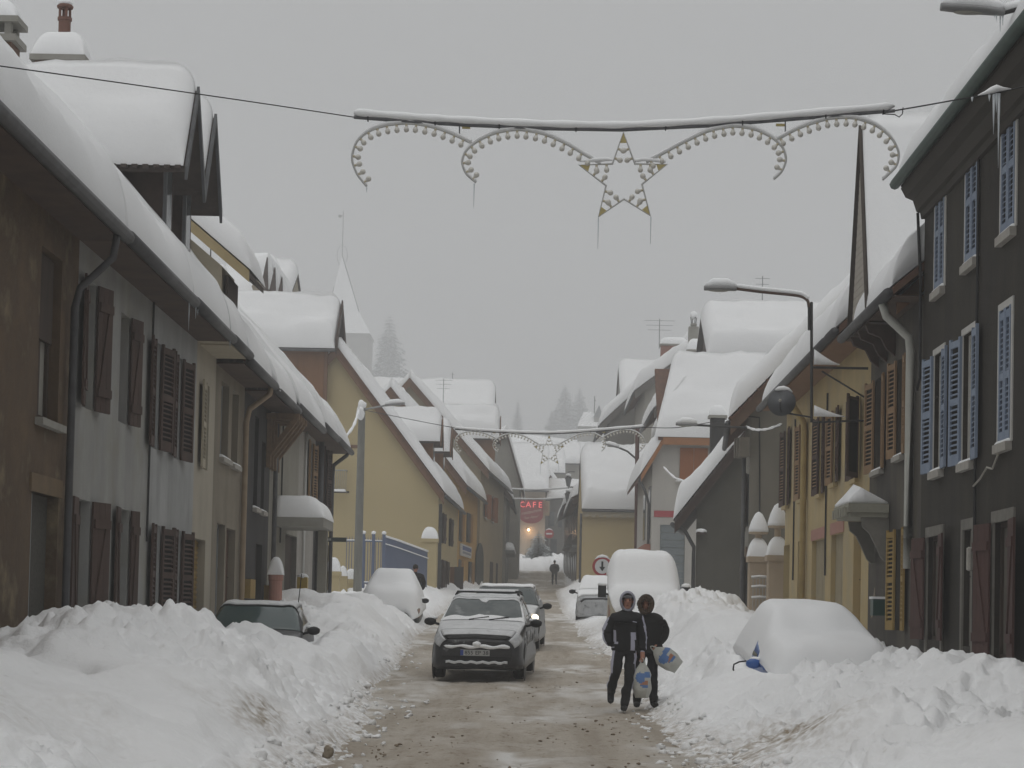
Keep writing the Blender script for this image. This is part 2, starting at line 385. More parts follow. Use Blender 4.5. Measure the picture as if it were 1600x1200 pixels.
def chimney(h, x, y, z0, z1, sx, sy, m_, capm=None, snow=.35, name='chimney', pots=0, potm=None):
    m = M(); m.abox(x-sx/2, x+sx/2, y-sy/2, y+sy/2, z0, z1); o = m.build(name, m_, h)
    m = M(); m.abox(x-sx/2-.08, x+sx/2+.08, y-sy/2-.08, y+sy/2+.08, z1+.001, z1+.1); m.build('chimney_cap', capm or CAPM, o)
    if snow:
        m = M(); e = .06; snow_quad(m, (x-sx/2-e, y-sy/2-e, z1+.1), (x+sx/2+e, y-sy/2-e, z1+.1), (x+sx/2+e, y+sy/2+e, z1+.1), (x-sx/2-e, y+sy/2+e, z1+.1), snow, n=10, mm=10, Rr=min(sx, sy)*.45, seed=int(abs(x*10)), amp=.06)
        m.build('chimney_snow', SNOW, o, smooth=True)
    return o
CAPM = mat('concrete_cap', (.26, .25, .22), (.34, .33, .3), rough=.9)
def gable_dormer(h, side, Xf, Yn, Yf, zbase, zeave, zridge, back, wallm, ov=.4, oside=.4, snowT=.35, barm=None, roofm=None, seed=3, cheekm=None, boards=False, winm=None, barw=.12, snowm=None):
    """dormer whose gable looks across the street; ridge square to the street"""
    sg = -side; Yc = (Yn+Yf)/2; Xb = Xf-sg*back; m = M()
    tp = (zridge-zeave)/(Yc-Yn+oside); zw = zeave+oside*tp
    m.prism([(Xf, Yn, zbase), (Xf, Yf, zbase), (Xf, Yf, zw), (Xf, Yc, zridge-.02), (Xf, Yn, zw)], (-sg*back, 0, 0))
    d = m.build('dormer', wallm, h)
    m = M(); Xo = Xf+sg*ov
    m.prism([(Xo, Yn-oside, zeave), (Xo, Yc, zridge), (Xo, Yc, zridge+.09), (Xo, Yn-oside, zeave+.09)], (-sg*(back+ov), 0, 0))
    m.prism([(Xo, Yf+oside, zeave), (Xo, Yc+.002, zridge), (Xo, Yc+.002, zridge+.09), (Xo, Yf+oside, zeave+.09)], (-sg*(back+ov), 0, 0))
    m.build('dormer_roof', roofm or TILED, d)
    m = M()
    for y1 in (Yn-oside-.02, Yf+oside+.02):
        m.prism([(Xo+sg*.001, y1, zeave-barw), (Xo+sg*.001, Yc+(0 if y1 < Yc else .002), zridge+.09-barw), (Xo+sg*.001, Yc+(0 if y1 < Yc else .002), zridge+.16), (Xo+sg*.001, y1, zeave+.1)], (sg*.045, 0, 0))
    m.build('bargeboard', barm or DBROWN, d)
    m = M(); za = .1
    snow_quad(m, (Xo-sg*.02, Yn-oside-.04, zeave+za), (Xb, Yn-oside-.04, zeave+za), (Xb, Yc, zridge+za), (Xo-sg*.02, Yc, zridge+za), snowT, (1, 0, 1, 0), n=16, mm=12, seed=seed, Rr=.4)
    snow_quad(m, (Xo-sg*.02, Yf+oside+.04, zeave+za), (Xb, Yf+oside+.04, zeave+za), (Xb, Yc+.001, zridge+za), (Xo-sg*.02, Yc+.001, zridge+za), snowT, (1, 0, 1, 0), n=10, mm=8, seed=seed+1, Rr=.4)
    m.build('dormer_snow', snowm or SNOWF, d, smooth=True)
    if winm:
        f2 = Frame((Xf, Yn), (Xf, Yf), (sg, 0, 0)); m = M(); wd = (Yf-Yn)
        f2.box(m, wd*.2, wd*.8, zbase+.5, zw-.05, -.02, .05); m.build('window', winm, d)
    return d
GAPSHADE = mat('painted_louvre_shade', (.012, .011, .010), rough=.9)
DBROWN = mat('dark_brown_timber', (.045, .028, .022), (.065, .04, .03), rough=.8, scale=8)
def icicles(h, pts, lens, name='icicle', r=.012):
    for p, l in zip(pts, lens):
        m = M(); p = V3(p); m.tube([p, p-V3((0, 0, l*.5)), p-V3((0, 0, l))], [r, r*.6, .002], 6); m.build(name, ICE, h, smooth=True)
# ---------------------------------------------------------------- ground, road, snow banks
def sheet(name, X, Y, Z, m_, kind, label=None, attr=None, smooth=True):
    n, k = Z.shape; vs = np.stack([X, Y, Z], -1).reshape(-1, 3)
    i, j = np.meshgrid(np.arange(n-1), np.arange(k-1), indexing='ij'); a = (i*k+j).ravel()
    fs = np.stack([a, a+1, a+k+1, a+k], 1)
    me = bpy.data.meshes.new(name); me.vertices.add(len(vs)); me.vertices.foreach_set('co', vs.ravel())
    me.loops.add(fs.size); me.loops.foreach_set('vertex_index', fs.ravel().astype(np.int32))
    me.polygons.add(len(fs)); me.polygons.foreach_set('loop_start', np.arange(0, fs.size, 4, dtype=np.int32)); me.polygons.foreach_set('loop_total', np.full(len(fs), 4, np.int32))
    if smooth: me.polygons.foreach_set('use_smooth', np.ones(len(fs), bool))
    me.update(calc_edges=True); me.materials.append(m_)
    for nm, arr in (attr or {}).items():
        at_ = me.attributes.new(nm, 'FLOAT', 'POINT'); at_.data.foreach_set('value', arr.ravel().astype(np.float32))
    o = bpy.data.objects.new(name, me); COL.objects.link(o); WLOC[o.name] = V3((0, 0, 0)); tag(o, label, None, None, kind); return o
ys = np.concatenate([np.linspace(-60, 0, 7), np.linspace(4, 200, 50), np.linspace(210, 700, 40)])
xs = np.concatenate([np.linspace(-320, -30, 24), np.linspace(-28, 28, 29), np.linspace(30, 320, 24)])
YY, XX = np.meshgrid(ys, xs, indexing='ij')
ZZ = np.interp(YY, GY, GZ)+np.clip((YY-205)/60, 0, 1)*(1.6*fbm(XX*.02, YY*.02, 3, 5))-.12 + np.clip((np.abs(XX)-40)/200, 0, 1)*6
sheet('ground', XX, YY, ZZ, SNOW, 'structure')

def road_mat():
    m = bpy.data.materials.new('sanded_packed_snow'); m.use_nodes = True; n = m.node_tree; b = n.nodes['Principled BSDF']; L = n.links.new
    g = n.nodes.new('ShaderNodeNewGeometry')
    def mp(sx, sy, sz=1):
        k = n.nodes.new('ShaderNodeMapping'); k.inputs['Scale'].default_value = (sx, sy, sz); L(g.outputs['Position'], k.inputs['Vector']); return k.outputs[0]
    def nz(vec, s, d=5):
        t = n.nodes.new('ShaderNodeTexNoise'); t.inputs['Scale'].default_value = s; t.inputs['Detail'].default_value = d; t.inputs['Roughness'].default_value = .65; L(vec, t.inputs['Vector']); return t.outputs[0]
    def rng(src, lo, hi):
        k = n.nodes.new('ShaderNodeMapRange'); k.inputs['From Min'].default_value = lo; k.inputs['From Max'].default_value = hi; L(src, k.inputs['Value']); return k.outputs[0]
    def mix(f, a, c):
        k = n.nodes.new('ShaderNodeMix'); k.data_type = 'RGBA'; L(f, k.inputs['Factor'])
        if isinstance(a, tuple): k.inputs['A'].default_value = a
        else: L(a, k.inputs['A'])
        k.inputs['B'].default_value = c; return k.outputs['Result']
    c = mix(rng(nz(mp(2.2, .16), 1.0), .40, .62), (.43, .385, .325, 1), (.335, .29, .235, 1))     # wheel tracks
    c = mix(rng(nz(mp(1, .45), .9), .52, .72), c, (.52, .485, .435, 1))                         # paler packed snow
    c = mix(rng(nz(mp(1, .8), 7, 7), .57, .68), c, (.21, .165, .115, 1))                       # grit
    c = mix(rng(nz(mp(1, 1), 26, 3), .64, .72), c, (.13, .095, .06, 1))
    at_ = n.nodes.new('ShaderNodeAttribute'); at_.attribute_name = 'snowy'
    c2 = mix(at_.outputs['Fac'], c, (.70, .69, .67, 1))
    L(c2, b.inputs['Base Color']); b.inputs['Roughness'].default_value = .8; b.inputs['Specular IOR Level'].default_value = .2
    bp = n.nodes.new('ShaderNodeBump'); bp.inputs['Strength'].default_value = .8; bp.inputs['Distance'].default_value = .03
    L(nz(mp(1, .6), 11, 6), bp.inputs['Height']); L(bp.outputs[0], b.inputs['Normal'])
    return m
def rows(y0, y1, q):
    out = [y0]
    while out[-1] < y1: out.append(out[-1]*(1+q))
    return np.array(out)
yr = rows(5, 188, .006); xr = np.linspace(-4.2, 4.2, 150)
YY, XX = np.meshgrid(yr, xr, indexing='ij'); cxs = np.interp(YY, [5, 60, 100, 150, 190], [0, -.9, -.5, .1, .2]); XX = XX+cxs*np.clip(YY/60, 0, 1)
tr = np.exp(-((XX+1.55)/.2)**2)+np.exp(-((XX+.15)/.22)**2)+.7*np.exp(-((XX-.9)/.25)**2)
ZZ = np.interp(YY, GY, GZ)+.02*fbm(XX*1.3, YY*.6, 4, 9)-.02*tr+.012*fbm(XX*6, YY*5, 2, 12)
snowy = np.clip(fbm(XX*.9, YY*.3, 4, 31)*1.0-.22+np.clip(np.abs(XX-cxs)-1.2, 0, 2)*.6, 0, .85)*np.clip(fbm(XX*3, YY*2, 3, 77)+.75, 0, 1)
sheet('road', XX, YY, ZZ, road_mat(), 'structure', attr={'snowy': snowy})

BANK_L = [
 (4,  [(-9, .9), (-5, .9), (-4, .8), (-3, .55), (-2.4, .3), (-2, 0), (-1.7, -.12)]),
 (18, [(-9, 1.1), (-5.5, 1.05), (-4.5, .95), (-3.5, .62), (-2.6, .25), (-2.05, 0.0), (-1.7, -.12)]),
 (23.5, [(-9, 1.0), (-6, 1.0), (-5.3, 1.3), (-4.75, 1.52), (-4.2, 1.36), (-3.4, .9), (-2.8, .4), (-2.2, .05), (-1.9, -.12)]),
 (27, [(-9, .9), (-6, .88), (-5, .93), (-4.4, 1.0), (-3.8, .8), (-3, .45), (-2.3, .08), (-2., -.12)]),
 (30.5, [(-9, .7), (-5.8, .8), (-5.2, .88), (-4.6, .95), (-4.0, .9), (-3.3, .6), (-2.7, .15), (-2.3, -.12)]),
 (34.0, [(-9, .7), (-5.9, .85), (-5.5, .7), (-5.15, .8), (-4.9, 1.08), (-4.5, 1.0), (-4.1, .8), (-3.8, .78), (-3.3, .6), (-2.9, .2), (-2.5, -.12)]),
 (35.5, [(-9, .6), (-6, .7), (-5.5, .6), (-5.1, .6), (-4.85, .85), (-4.4, .8), (-4, .6), (-3.7, .72), (-3.2, .55), (-2.9, .2), (-2.6, -.12)]),
 (40, [(-9, .7), (-6, .8), (-5, .5), (-4, .7), (-3.6, .7), (-3.1, .45), (-2.8, .15), (-2.6, -.12)]),
 (46, [(-9, .8), (-6.4, 1.0), (-5.4, 1.15), (-4.6, 1.15), (-4, .95), (-3.4, .45), (-3, .1), (-2.75, -.12)]),
 (53, [(-9, .7), (-6, .85), (-5, .95), (-4.2, .9), (-3.6, .55), (-3.2, .12), (-3, -.12)]),
 (60, [(-9, .6), (-5.5, .6), (-4.5, .5), (-3.6, .4), (-3.2, .1), (-3, -.12)]),
 (68, [(-9, .6), (-5.0, .6), (-4.0, .4), (-3.5, .2), (-3.2, -.12)]),
 (80, [(-9, .6), (-4.8, .7), (-4.0, .4), (-3.6, .1), (-3.3, -.12)]),
 (110, [(-9, .8), (-3.8, .7), (-3.2, .35), (-2.8, -.12)]),
 (135, [(-9, 1), (-3.2, .7), (-2.7, .3), (-2.3, -.12)]),
 (160, [(-9, .8), (-5, .3), (-4.0, .1), (-3.4, -.12)]),
 (173, [(-9, .3), (-6, .1), (-4.5, -.12), (-4, -.16), (4, -.16)]),
 (179, [(-9, .6), (-6, .6), (-2, .6), (2, .6), (4, .7)]),
 (190, [(-9, .9), (-6, .9), (-2, .8), (2, .8), (4, .9)])]
BANK_R = [
 (4,  [(1.4, -.12), (1.8, 0), (2.4, .25), (3, .5), (3.8, .7), (5, .9), (9, 1.0)]),
 (18, [(1.5, -.12), (1.9, 0), (2.4, .22), (3, .5), (3.8, .75), (5, .85), (9, .9)]),
 (24, [(1.4, -.12), (1.75, .03), (2.4, .3), (3.2, .6), (4.0, .92), (4.55, 1.22), (5.1, 1.0), (5.7, .72), (9, .7)]),
 (27.0, [(1.4, -.12), (1.75, .05), (2.3, .35), (3.0, .6), (3.8, .72), (4.6, .95), (5.2, .95), (6, .75), (9, .7)]),
 (29.8, [(1.5, -.12), (1.9, .12), (2.5, .45), (3.0, .72), (3.4, .7), (4, .6), (5.0, .6), (5.3, .8), (6, .8), (9, .8)]),
 (34, [(1.6, -.12), (1.95, .1), (2.4, .45), (3.0, .85), (3.6, .9), (5, .8), (6, .8), (9, .7)]),
 (39, [(1.6, -.12), (2.0, .15), (2.4, .6), (3.0, 1.15), (3.8, 1.25), (4.6, 1.1), (5.4, .85), (9, .7)]),
 (45, [(1.5, -.12), (1.9, .2), (2.3, .85), (2.8, 1.4), (3.5, 1.55), (4.4, 1.3), (5.2, .9), (6, .6), (9, .5)]),
 (50, [(1.3, -.12), (1.7, .2), (2.1, .7), (2.6, 1.0), (3.6, 1.4), (4.4, 1.3), (5.2, .9), (6, .6), (9, .5)]),
 (53, [(1.2, -.12), (1.5, .1), (1.9, .3), (2.5, .6), (4.2, 1.0), (5, .8), (6, .6), (9, .5)]),
 (60, [(1.1, -.12), (1.4, .1), (1.9, .3), (4, .6), (6, .6), (9, .5)]),
 (75, [(.9, -.12), (1.3, .15), (1.9, .4), (4, .6), (9, .6)]),
 (100, [(1.0, -.12), (1.4, .3), (2.2, .8), (4, .8), (9, .8)]),
 (150, [(2.0, -.12), (2.5, .3), (3.2, .9), (5, 1.0), (9, 1)]),
 (172, [(2.2, -.12), (2.8, .3), (3.4, 1), (9, 1.1)]),
 (179, [(-3, .6), (0, .6), (3, .8), (9, 1.1)]),
 (190, [(-3, .8), (0, .8), (3, .9), (9, 1.2)])]
def bank_h(tab, X, Y):
    st = np.array([t[0] for t in tab]); out = np.zeros_like(X)
    prof = [np.interp(X, [q[0] for q in t[1]], [q[1] for q in t[1]]) for t in tab]
    k = np.clip(np.searchsorted(st, Y)-1, 0, len(st)-2)
    for i in range(len(st)-1):
        mk = k == i
        if mk.any():
            f = np.clip((Y[mk]-st[i])/(st[i+1]-st[i]), 0, 1); f = f*f*(3-2*f)
            out[mk] = prof[i][mk]*(1-f)+prof[i+1][mk]*f
    return out
def bank_z(tab, X, Y, seed):
    h = bank_h(tab, X, Y); wx = X+.15*fbm(X*1.4, Y*1.4, 3, seed+50); wy = Y+.15*fbm(X*1.4+9, Y*1.4, 3, seed+60)
    k = np.clip(h/.45, 0.12, 1.0)
    rough = np.clip(fbm(X*.35, Y*.3, 2, seed+90)*1.3+.75, .12, 1.2)      # smooth drifts next to churned snow
    bil = lambda f, s, o: (1-np.abs(fbm(wx*f, wy*f, o, s))*1.6)
    z = h+k*(.17*fbm(wx*.8, wy*.6, 3, seed))+k*rough*(.085*bil(1.7, seed+5, 3)-.04)+k*rough*(.062*bil(3.6, seed+9, 2)-.03)+k*rough*(.026*bil(9.0, seed+19, 2)-.013)+rough*(.03+.03*k)*fbm(X*7, Y*6, 3, seed+14)*.6
    lump = np.clip(vnoise(wx*3.1, wy*2.7, seed+33)-.35, 0, 1)*rough
    z = z+lump*.12*k+.05*np.where(h < .25, fbm(X*2.2, Y*1.6, 4, seed+70), 0)
    return z, h
def bank_mat():
    m = bpy.data.materials.new('ploughed_snow'); m.use_nodes = True; n = m.node_tree; b = n.nodes['Principled BSDF']; L = n.links.new
    g = n.nodes.new('ShaderNodeNewGeometry')
    def nz(s, d=6):
        t = n.nodes.new('ShaderNodeTexNoise'); t.inputs['Scale'].default_value = s; t.inputs['Detail'].default_value = d; t.inputs['Roughness'].default_value = .65; L(g.outputs['Position'], t.inputs['Vector']); return t.outputs[0]
    def rng(src, lo, hi):
        k = n.nodes.new('ShaderNodeMapRange'); k.inputs['From Min'].default_value = lo; k.inputs['From Max'].default_value = hi; L(src, k.inputs['Value']); return k.outputs[0]
    def mix(f, a, c):
        k = n.nodes.new('ShaderNodeMix'); k.data_type = 'RGBA'; L(f, k.inputs['Factor'])
        if isinstance(a, tuple): k.inputs['A'].default_value = a
        else: L(a, k.inputs['A'])
        k.inputs['B'].default_value = c; return k.outputs['Result']
    c = mix(rng(nz(1.1), .35, .7), (.94, .945, .95, 1), (.89, .895, .9, 1))
    c = mix(rng(nz(7, 4), .63, .75), c, (.76, .755, .74, 1))
    at_ = n.nodes.new('ShaderNodeAttribute'); at_.attribute_name = 'dirt'
    mm_ = n.nodes.new('ShaderNodeMath'); mm_.operation = 'MULTIPLY'; L(at_.outputs['Fac'], mm_.inputs[0]); L(rng(nz(9, 6), .38, .62), mm_.inputs[1])
    c = mix(mm_.outputs[0], c, (.33, .27, .2, 1))
    L(c, b.inputs['Base Color']); b.inputs['Roughness'].default_value = .75; b.inputs['Specular IOR Level'].default_value = .15
    bp = n.nodes.new('ShaderNodeBump'); bp.inputs['Strength'].default_value = .7; bp.inputs['Distance'].default_value = .035
    L(nz(12, 9), bp.inputs['Height']); L(bp.outputs[0], b.inputs['Normal'])
    return m
BANKM = bank_mat()
def make_bank(name, tab, x0, x1, seed, label):
    for nm, ya, yb, q, dx in ((name, 6, 58, .0032, .032), (name, 58, 192, .012, .11)):
        yr = rows(ya, yb, q); xr = np.arange(x0, 3.4 if (x0 < 0 and ya > 50) else x1, dx); Y, X = np.meshgrid(yr, xr, indexing='ij')
        z, h = bank_z(tab, X, Y, seed)
        dirt = np.clip(1-np.abs(h-.02)/.22, 0, 1)*.85+np.clip(fbm(X*.7, Y*.5, 3, seed+200)-.5, 0, 1)*.22
        if x1 > 3: dirt = dirt+1.5*np.exp(-((X-2.65)/.5)**2-((Y-21.0)/1.6)**2)
        else: dirt = dirt+1.1*np.exp(-((X+2.75)/.2)**2-((Y-20.8)/1.1)**2)
        sheet(nm, X, Y, np.interp(Y, GY, GZ)+z, BANKM, 'stuff', label, attr={'dirt': np.clip(dirt, 0, 1)})
make_bank('snow_bank', BANK_L, -8.2, -1.2, 11, 'ploughed snow bank piled along the brown and white houses')
make_bank('snow_bank', BANK_R, .8, 8.4, 23, 'ploughed snow bank piled along the charcoal and ochre houses')
def bank_top(tab, x, y, seed):
    z, h = bank_z(tab, np.array([[x]]), np.array([[y]]), seed); return gz(y)+float(z[0, 0]), float(h[0, 0])
# loose chunks thrown out by the plough
CLOD = mat('snow_clod', (.9, .905, .91), (.82, .82, .81), rough=.8, scale=6, spec=.1)
def chunks(name, tab, seed, n, xr_, label):
    rnd = random.Random(seed); m = M()
    for k in range(n):
        y = rnd.choice([rnd.uniform(15, 32), rnd.uniform(17, 50)]); x = rnd.uniform(*xr_); z, h = bank_top(tab, x, y, seed)
        if h > .22 or (h < -.1 and rnd.random() < .75): continue
        if h < -.05: z = gz(y)+.005
        r = rnd.choice([.015, .02, .025, .03, .035, .05])*rnd.uniform(.7, 1.4)
        if h < 0: r = min(r, .04)
        m.blob((x, y, z+r*.05), (r*rnd.uniform(.8, 1.4), r*rnd.uniform(.8, 1.4), r*rnd.uniform(.6, 1)), seed=k+seed, amp=.7, sub=2)
    o = m.build(name, CLOD, None, label=label, kind='stuff', smooth=True)
chunks("snow_chunks", BANK_L, 11, 700, (-3.6, -1.6), 'loose snow clods strewn over the bank by the brown house')
chunks("snow_chunks", BANK_R, 23, 700, (1.3, 3.2), 'loose snow clods strewn over the bank by the charcoal house')
m = M(); p = at(513, 1181, 20.6); m.blob((p.x, p.y, gz(20.6)+.07), (.055, .055, .075), 5, .3, 3)
m.build('ice_clod', mat('dirty_ice', (.2, .165, .12), (.3, .26, .2), scale=30), None, smooth=True, base=(p.x, p.y, gz(20.6)), label='single round brown ice clod lying on the road edge', cat='ice clod')

# sand and frozen grit crumbs on the packed snow
rnd = random.Random(5); m = M()
for k in range(800):
    y = 17+rnd.random()**1.6*24; x = rnd.uniform(-2.1, 1.9); cl = float(vnoise(np.array(x*1.2), np.array(y*.5), 44))
    if cl < rnd.uniform(-.3, .6): continue
    r = rnd.choice([.005, .006, .008, .01, .012, .018]); z = gz(y)+.012*float(fbm(np.array(x*1.3), np.array(y*.6), 4, 9))
    m.blob((x, y, z+r*.2), (r*rnd.uniform(.8, 1.8), r*rnd.uniform(.8, 1.8), r*.7), seed=k, amp=.6, sub=1)
m.build('road_grit', mat('brown_grit', (.17, .125, .08), (.28, .23, .17), scale=30), None, label='brown sand and ice crumbs scattered on the packed snow', kind='stuff', smooth=True)
# ---------------------------------------------------------------- terrace with the brown, white, cream and charcoal fronts
PL_BROWN = mat('brown_rough_plaster', (.15, .10, .058), (.085, .06, .04), scale=1.6, blotch=(.23, .18, .11), blotchscale=1.6, blotchlo=.55, blotchhi=.72, bump=.9, bscale=12, streak=.5)
PL_WHITE = mat('weathered_white_plaster', (.37, .365, .345), (.29, .29, .28), scale=1.2, streak=.6, streakcol=(.17, .17, .16), blotch=(.27, .26, .215), blotchscale=1.1, blotchlo=.5, blotchhi=.78, bump=.3, bscale=24)
PL_WHITE2 = mat('patched_white_plaster', (.42, .425, .42), (.33, .335, .33), scale=1.4, streak=.6, streakcol=(.18, .18, .175), bump=.25, bscale=30)
PL_CREAM = mat('cream_plaster', (.45, .41, .33), (.40, .36, .29), scale=1.0, streak=.3, bump=.15)
PL_TAUPE = mat('taupe_plaster', (.27, .235, .18), (.22, .19, .145), scale=1.5, streak=.5, bump=.2)
PL_DARK = mat('charcoal_plaster', (.042, .04, .04), (.03, .029, .028), scale=2, streak=.5, streakcol=(.09, .085, .075), bump=.3)
PL_BEIGE = mat('grey_beige_roughcast', (.31, .295, .25), (.26, .245, .205), scale=1.4, streak=.35, bump=.5, bscale=25)
PL_PALE = mat('pale_grey_plaster', (.40, .38, .35), (.33, .31, .28), scale=1.6, streak=.4)
W_RED = mat('red_brown_shutter', (.095, .06, .048), (.06, .04, .033), rough=.8, scale=6, zs=.2)
W_DARK = mat('weathered_dark_wood', (.075, .055, .042), (.05, .037, .03), rough=.85, scale=6, zs=.2)
W_TAN = mat('tan_shutter', (.30, .19, .10), (.24, .15, .08), rough=.75, scale=5, zs=.3)
W_MUST = mat('mustard_paint', (.34, .23, .07), (.28, .185, .055), rough=.7, scale=4)
W_CREAM = mat('cream_paint', (.47, .42, .32), (.40, .35, .26), rough=.7, scale=4)
W_GREY = mat('grey_paint_wood', (.27, .28, .28), (.22, .23, .23), rough=.7, scale=4)
CURT = mat('pale_curtain', (.36, .35, .31), (.27, .265, .235), rough=.6, scale=3, zs=.1, spec=.5)
PALEB = mat('pale_blue_grey_panel', (.30, .33, .345), (.25, .275, .29), rough=.5, scale=2)
STONE = mat('pale_sill_stone', (.42, .40, .36), (.34, .32, .29), rough=.9, scale=8)
PIPEB = mat('beige_downpipe', (.36, .28, .19), (.28, .21, .14), rough=.6, scale=4)

EZ = 6.34
# brown house (runs on towards the camera)
fr = side_frame(-1, 8, 26.2)
r1 = fr.rect(61, 94, 392, 660); r2 = fr.rect(46, 88, 772, 1000); r2 = (r2[0], r2[1], gz(24)-.5, r2[3])
h, fr, q = row_house('plaster_house', 'brown rough plaster house with flaking wall and half-open garage leaf', -1, 8, 26.2, EZ, PL_BROWN, holes=[r1, r2], seed=3, wav=.06, snowT=.55)
window(h, fr, r1, W_DARK, CURT, mull=1, bars=1, fwid=.09); sill(h, fr, r1, CAPM, snow=False)
m = M(); fr.box(m, r1[0]+.1, r1[1]-.1, r1[2]+(r1[3]-r1[2])*.48, r1[3]-.05, .08, .12); m.build('blind', W_DARK, h)
m = M(); a = r2[1]-(r2[1]-r2[0])*.0; u0 = fr.uv(46, 880)[0]; u1 = fr.uv(60, 880)[0]; fr.box(m, u0, u1, r2[2], r2[3], .1, .15); m.build('garage_leaf', PALEB, h)
m = M(); fr.box(m, u1+.003, r2[1], r2[2], r2[3], .14, .19); m.build('garage_leaf', mat('dark_pebble_panel', (.05, .048, .04), (.1, .095, .08), scale=25), h)
m = M(); fr.box(m, r2[0]-.15, r2[1]+.1, r2[3], r2[3]+.22, -.03, .1); m.build('lintel', mat('ochre_lintel', (.2, .14, .08), (.14, .1, .06), scale=3), h)

# white weathered house
fr = side_frame(-1, 26.2, 31.7)
ra = fr.rect(131, 147, 438, 640); rb = fr.rect(187, 200, 490, 662); rc = fr.rect(115, 138, 780, 990); rd = fr.rect(182, 199, 795, 985); re_ = fr.rect(204, 216, 810, 985)
h, fr, q = row_house('plaster_house', 'weathered white plaster house with streaked wall and two dark boarded dormers', -1, 26.2, 31.7, EZ, PL_WHITE, holes=[ra, rb, rc, rd, re_], seed=8, wav=.05, snowT=.5)
for rr, cw in ((ra, W_GREY), (rb, W_RED), (rc, PALEB), (rd, PALEB), (re_, W_GREY)):
    window(h, fr, rr, W_DARK, cw, bars=0, mull=1)
shutter(h, fr, ra[0]-.01, ra[2], ra[3], .42, -1, W_RED, 'plank', 8); shutter(h, fr, ra[1]+.01, ra[2], ra[3], .45, 1, W_RED, 'plank', 14)
shutter(h, fr, rb[1]+.01, rb[2], rb[3], .42, 1, W_RED, 'plank', 12)
shutter(h, fr, rc[0]-.01, rc[2], rc[3], .48, -1, W_RED, 'plank', 5); shutter(h, fr, rc[1]+.01, rc[2], rc[3], .5, 1, W_RED, 'plank', 16)
shutter(h, fr, rd[0]-.01, rd[2], rd[3], .45, -1, W_RED, 'plank', 5); shutter(h, fr, rd[1]+.01, rd[2], rd[3], .3, 1, W_RED, 'plank', 12)
u = fr.uv(100, 700)[0]
pipe(h, [fr.p(u-.02, EZ, -.6), fr.p(u-.03, EZ-.35, -.55), fr.p(u-.05, EZ-.75, -.15), fr.p(u-.05, EZ-1.0, -.09), fr.p(u-.05, 2, -.09), fr.p(u-.05, gz(26)-.1, -.09)], .05, ZINC)
sg = q
for (yn, yf, sd) in ((32.25, 33.15, 3), (34.05, 34.95, 9)):
    pass
# patched white house with louvred shutters
fr = side_frame(-1, 31.7, 36.0)
A1 = fr.rect(238, 248, 532, 702); B1 = fr.rect(273, 281, 556, 718); A2 = fr.rect(238, 248, 820, 975); B2 = fr.rect(272, 280, 828, 975)
h, fr, q = row_house('plaster_house', 'patched white house with rows of brown louvred shutters on both floors', -1, 31.7, 36.0, EZ, PL_WHITE2, holes=[A1, B1, A2, B2], seed=13, wav=.06, snowT=.5)
for rr in (A1, B1, A2, B2):
    window(h, fr, rr, W_GREY, W_GREY, bars=0)
    shutter(h, fr, rr[0]-.01, rr[2], rr[3], .55, -1, W_RED, ang=5); shutter(h, fr, rr[1]+.01, rr[2], rr[3], .6, 1, W_RED, ang=9)
u = fr.uv(229, 760)[0]; m = M(); m.tube([fr.p(u, w_, -.03) for w_ in (6.4, 5, 4.0, 3.2, 2.6)], .018, 5); m.build('cable', WIRE, h)
for (yn, yf, sd) in ((32.25, 33.15, 3), (34.05, 34.95, 9)):
    gable_dormer(h, -1, XW(-1, 33)-.02, yn, yf, 6.9, 8.42, 9.85, 3.4, DBROWN, ov=.42, oside=.42, snowT=.42, seed=sd, barm=mat('grey_weathered_board', (.12, .125, .13), (.08, .082, .085), rough=.7), winm=GLASS)
    et = M(); et.abox(-.045, .045, -.05, .12, 0, .05); etm = et.mesh('eave_tile', TILED)
    for k in range(14): inst('eave_tile', etm, h, (XW(-1, 33)+.3-k*.17, yn-.47, 8.47))
    m = M(); m.abox(XW(-1, 33)+.0, XW(-1, 33)+.05, yn-.05, yn+.03, 6.9, 8.6); m.build('corner_board', mat('grey_weathered_board', (.12, .125, .13)), h)
chimney(h, *at(98, 60, 36.0).xy, 10.0, at(98, 102, 36).z, .82, .6, mat('brown_brick', (.22, .13, .09), (.16, .1, .075), scale=18), snow=.45)
p = at(100, 70, 36.0); m = M(); z0, z1 = at(100, 75, 36).z, at(100, 33, 36).z
m.lathe((p.x, p.y, 0), [(.11, z0), (.11, z1), (.13, z1+.01), (.13, z1+.06), (.09, z1+.07)], 12); cp = m.build('chimney_pot', mat('terracotta', (.2, .1, .075), (.15, .08, .06)), h, smooth=False)
m = M(); zt = at(100, 13, 36).z
for k in range(4):
    an = k*math.pi/2+.5; m.box((p.x+.09*math.cos(an)-.02, p.y+.09*math.sin(an)-.02, z1+.07), (.04, 0, 0), (0, .04, 0), (0, 0, zt-z1-.07))
m.lathe((p.x, p.y, 0), [(.14, zt), (.15, zt+.03), (.1, zt+.08)], 12); m.build('pot_hood', mat('terracotta', (.2, .1, .075)), cp)
m = M(); m.blob((p.x, p.y, zt+.09), (.13, .13, .07), 4, .1); m.build('pot_snow', SNOW, cp, smooth=True)
p = at(8, 60, 30.0)
cb = chimney(h, p.x-.1, 30.0, 8.5, at(8, 72, 30).z, .52, .5, mat('brown_brick', (.22, .13, .09)), snow=0)
m = M(); za, zb_ = at(8, 70, 30).z+.08, at(8, 42, 30).z
for dx in (-.2, .2):
    for dy in (-.19, .19): m = M(); m.abox(p.x-.1+dx-.05, p.x-.1+dx+.05, 30+dy-.05, 30+dy+.05, za, zb_); m.build('chimney_post', CAPM, cb)
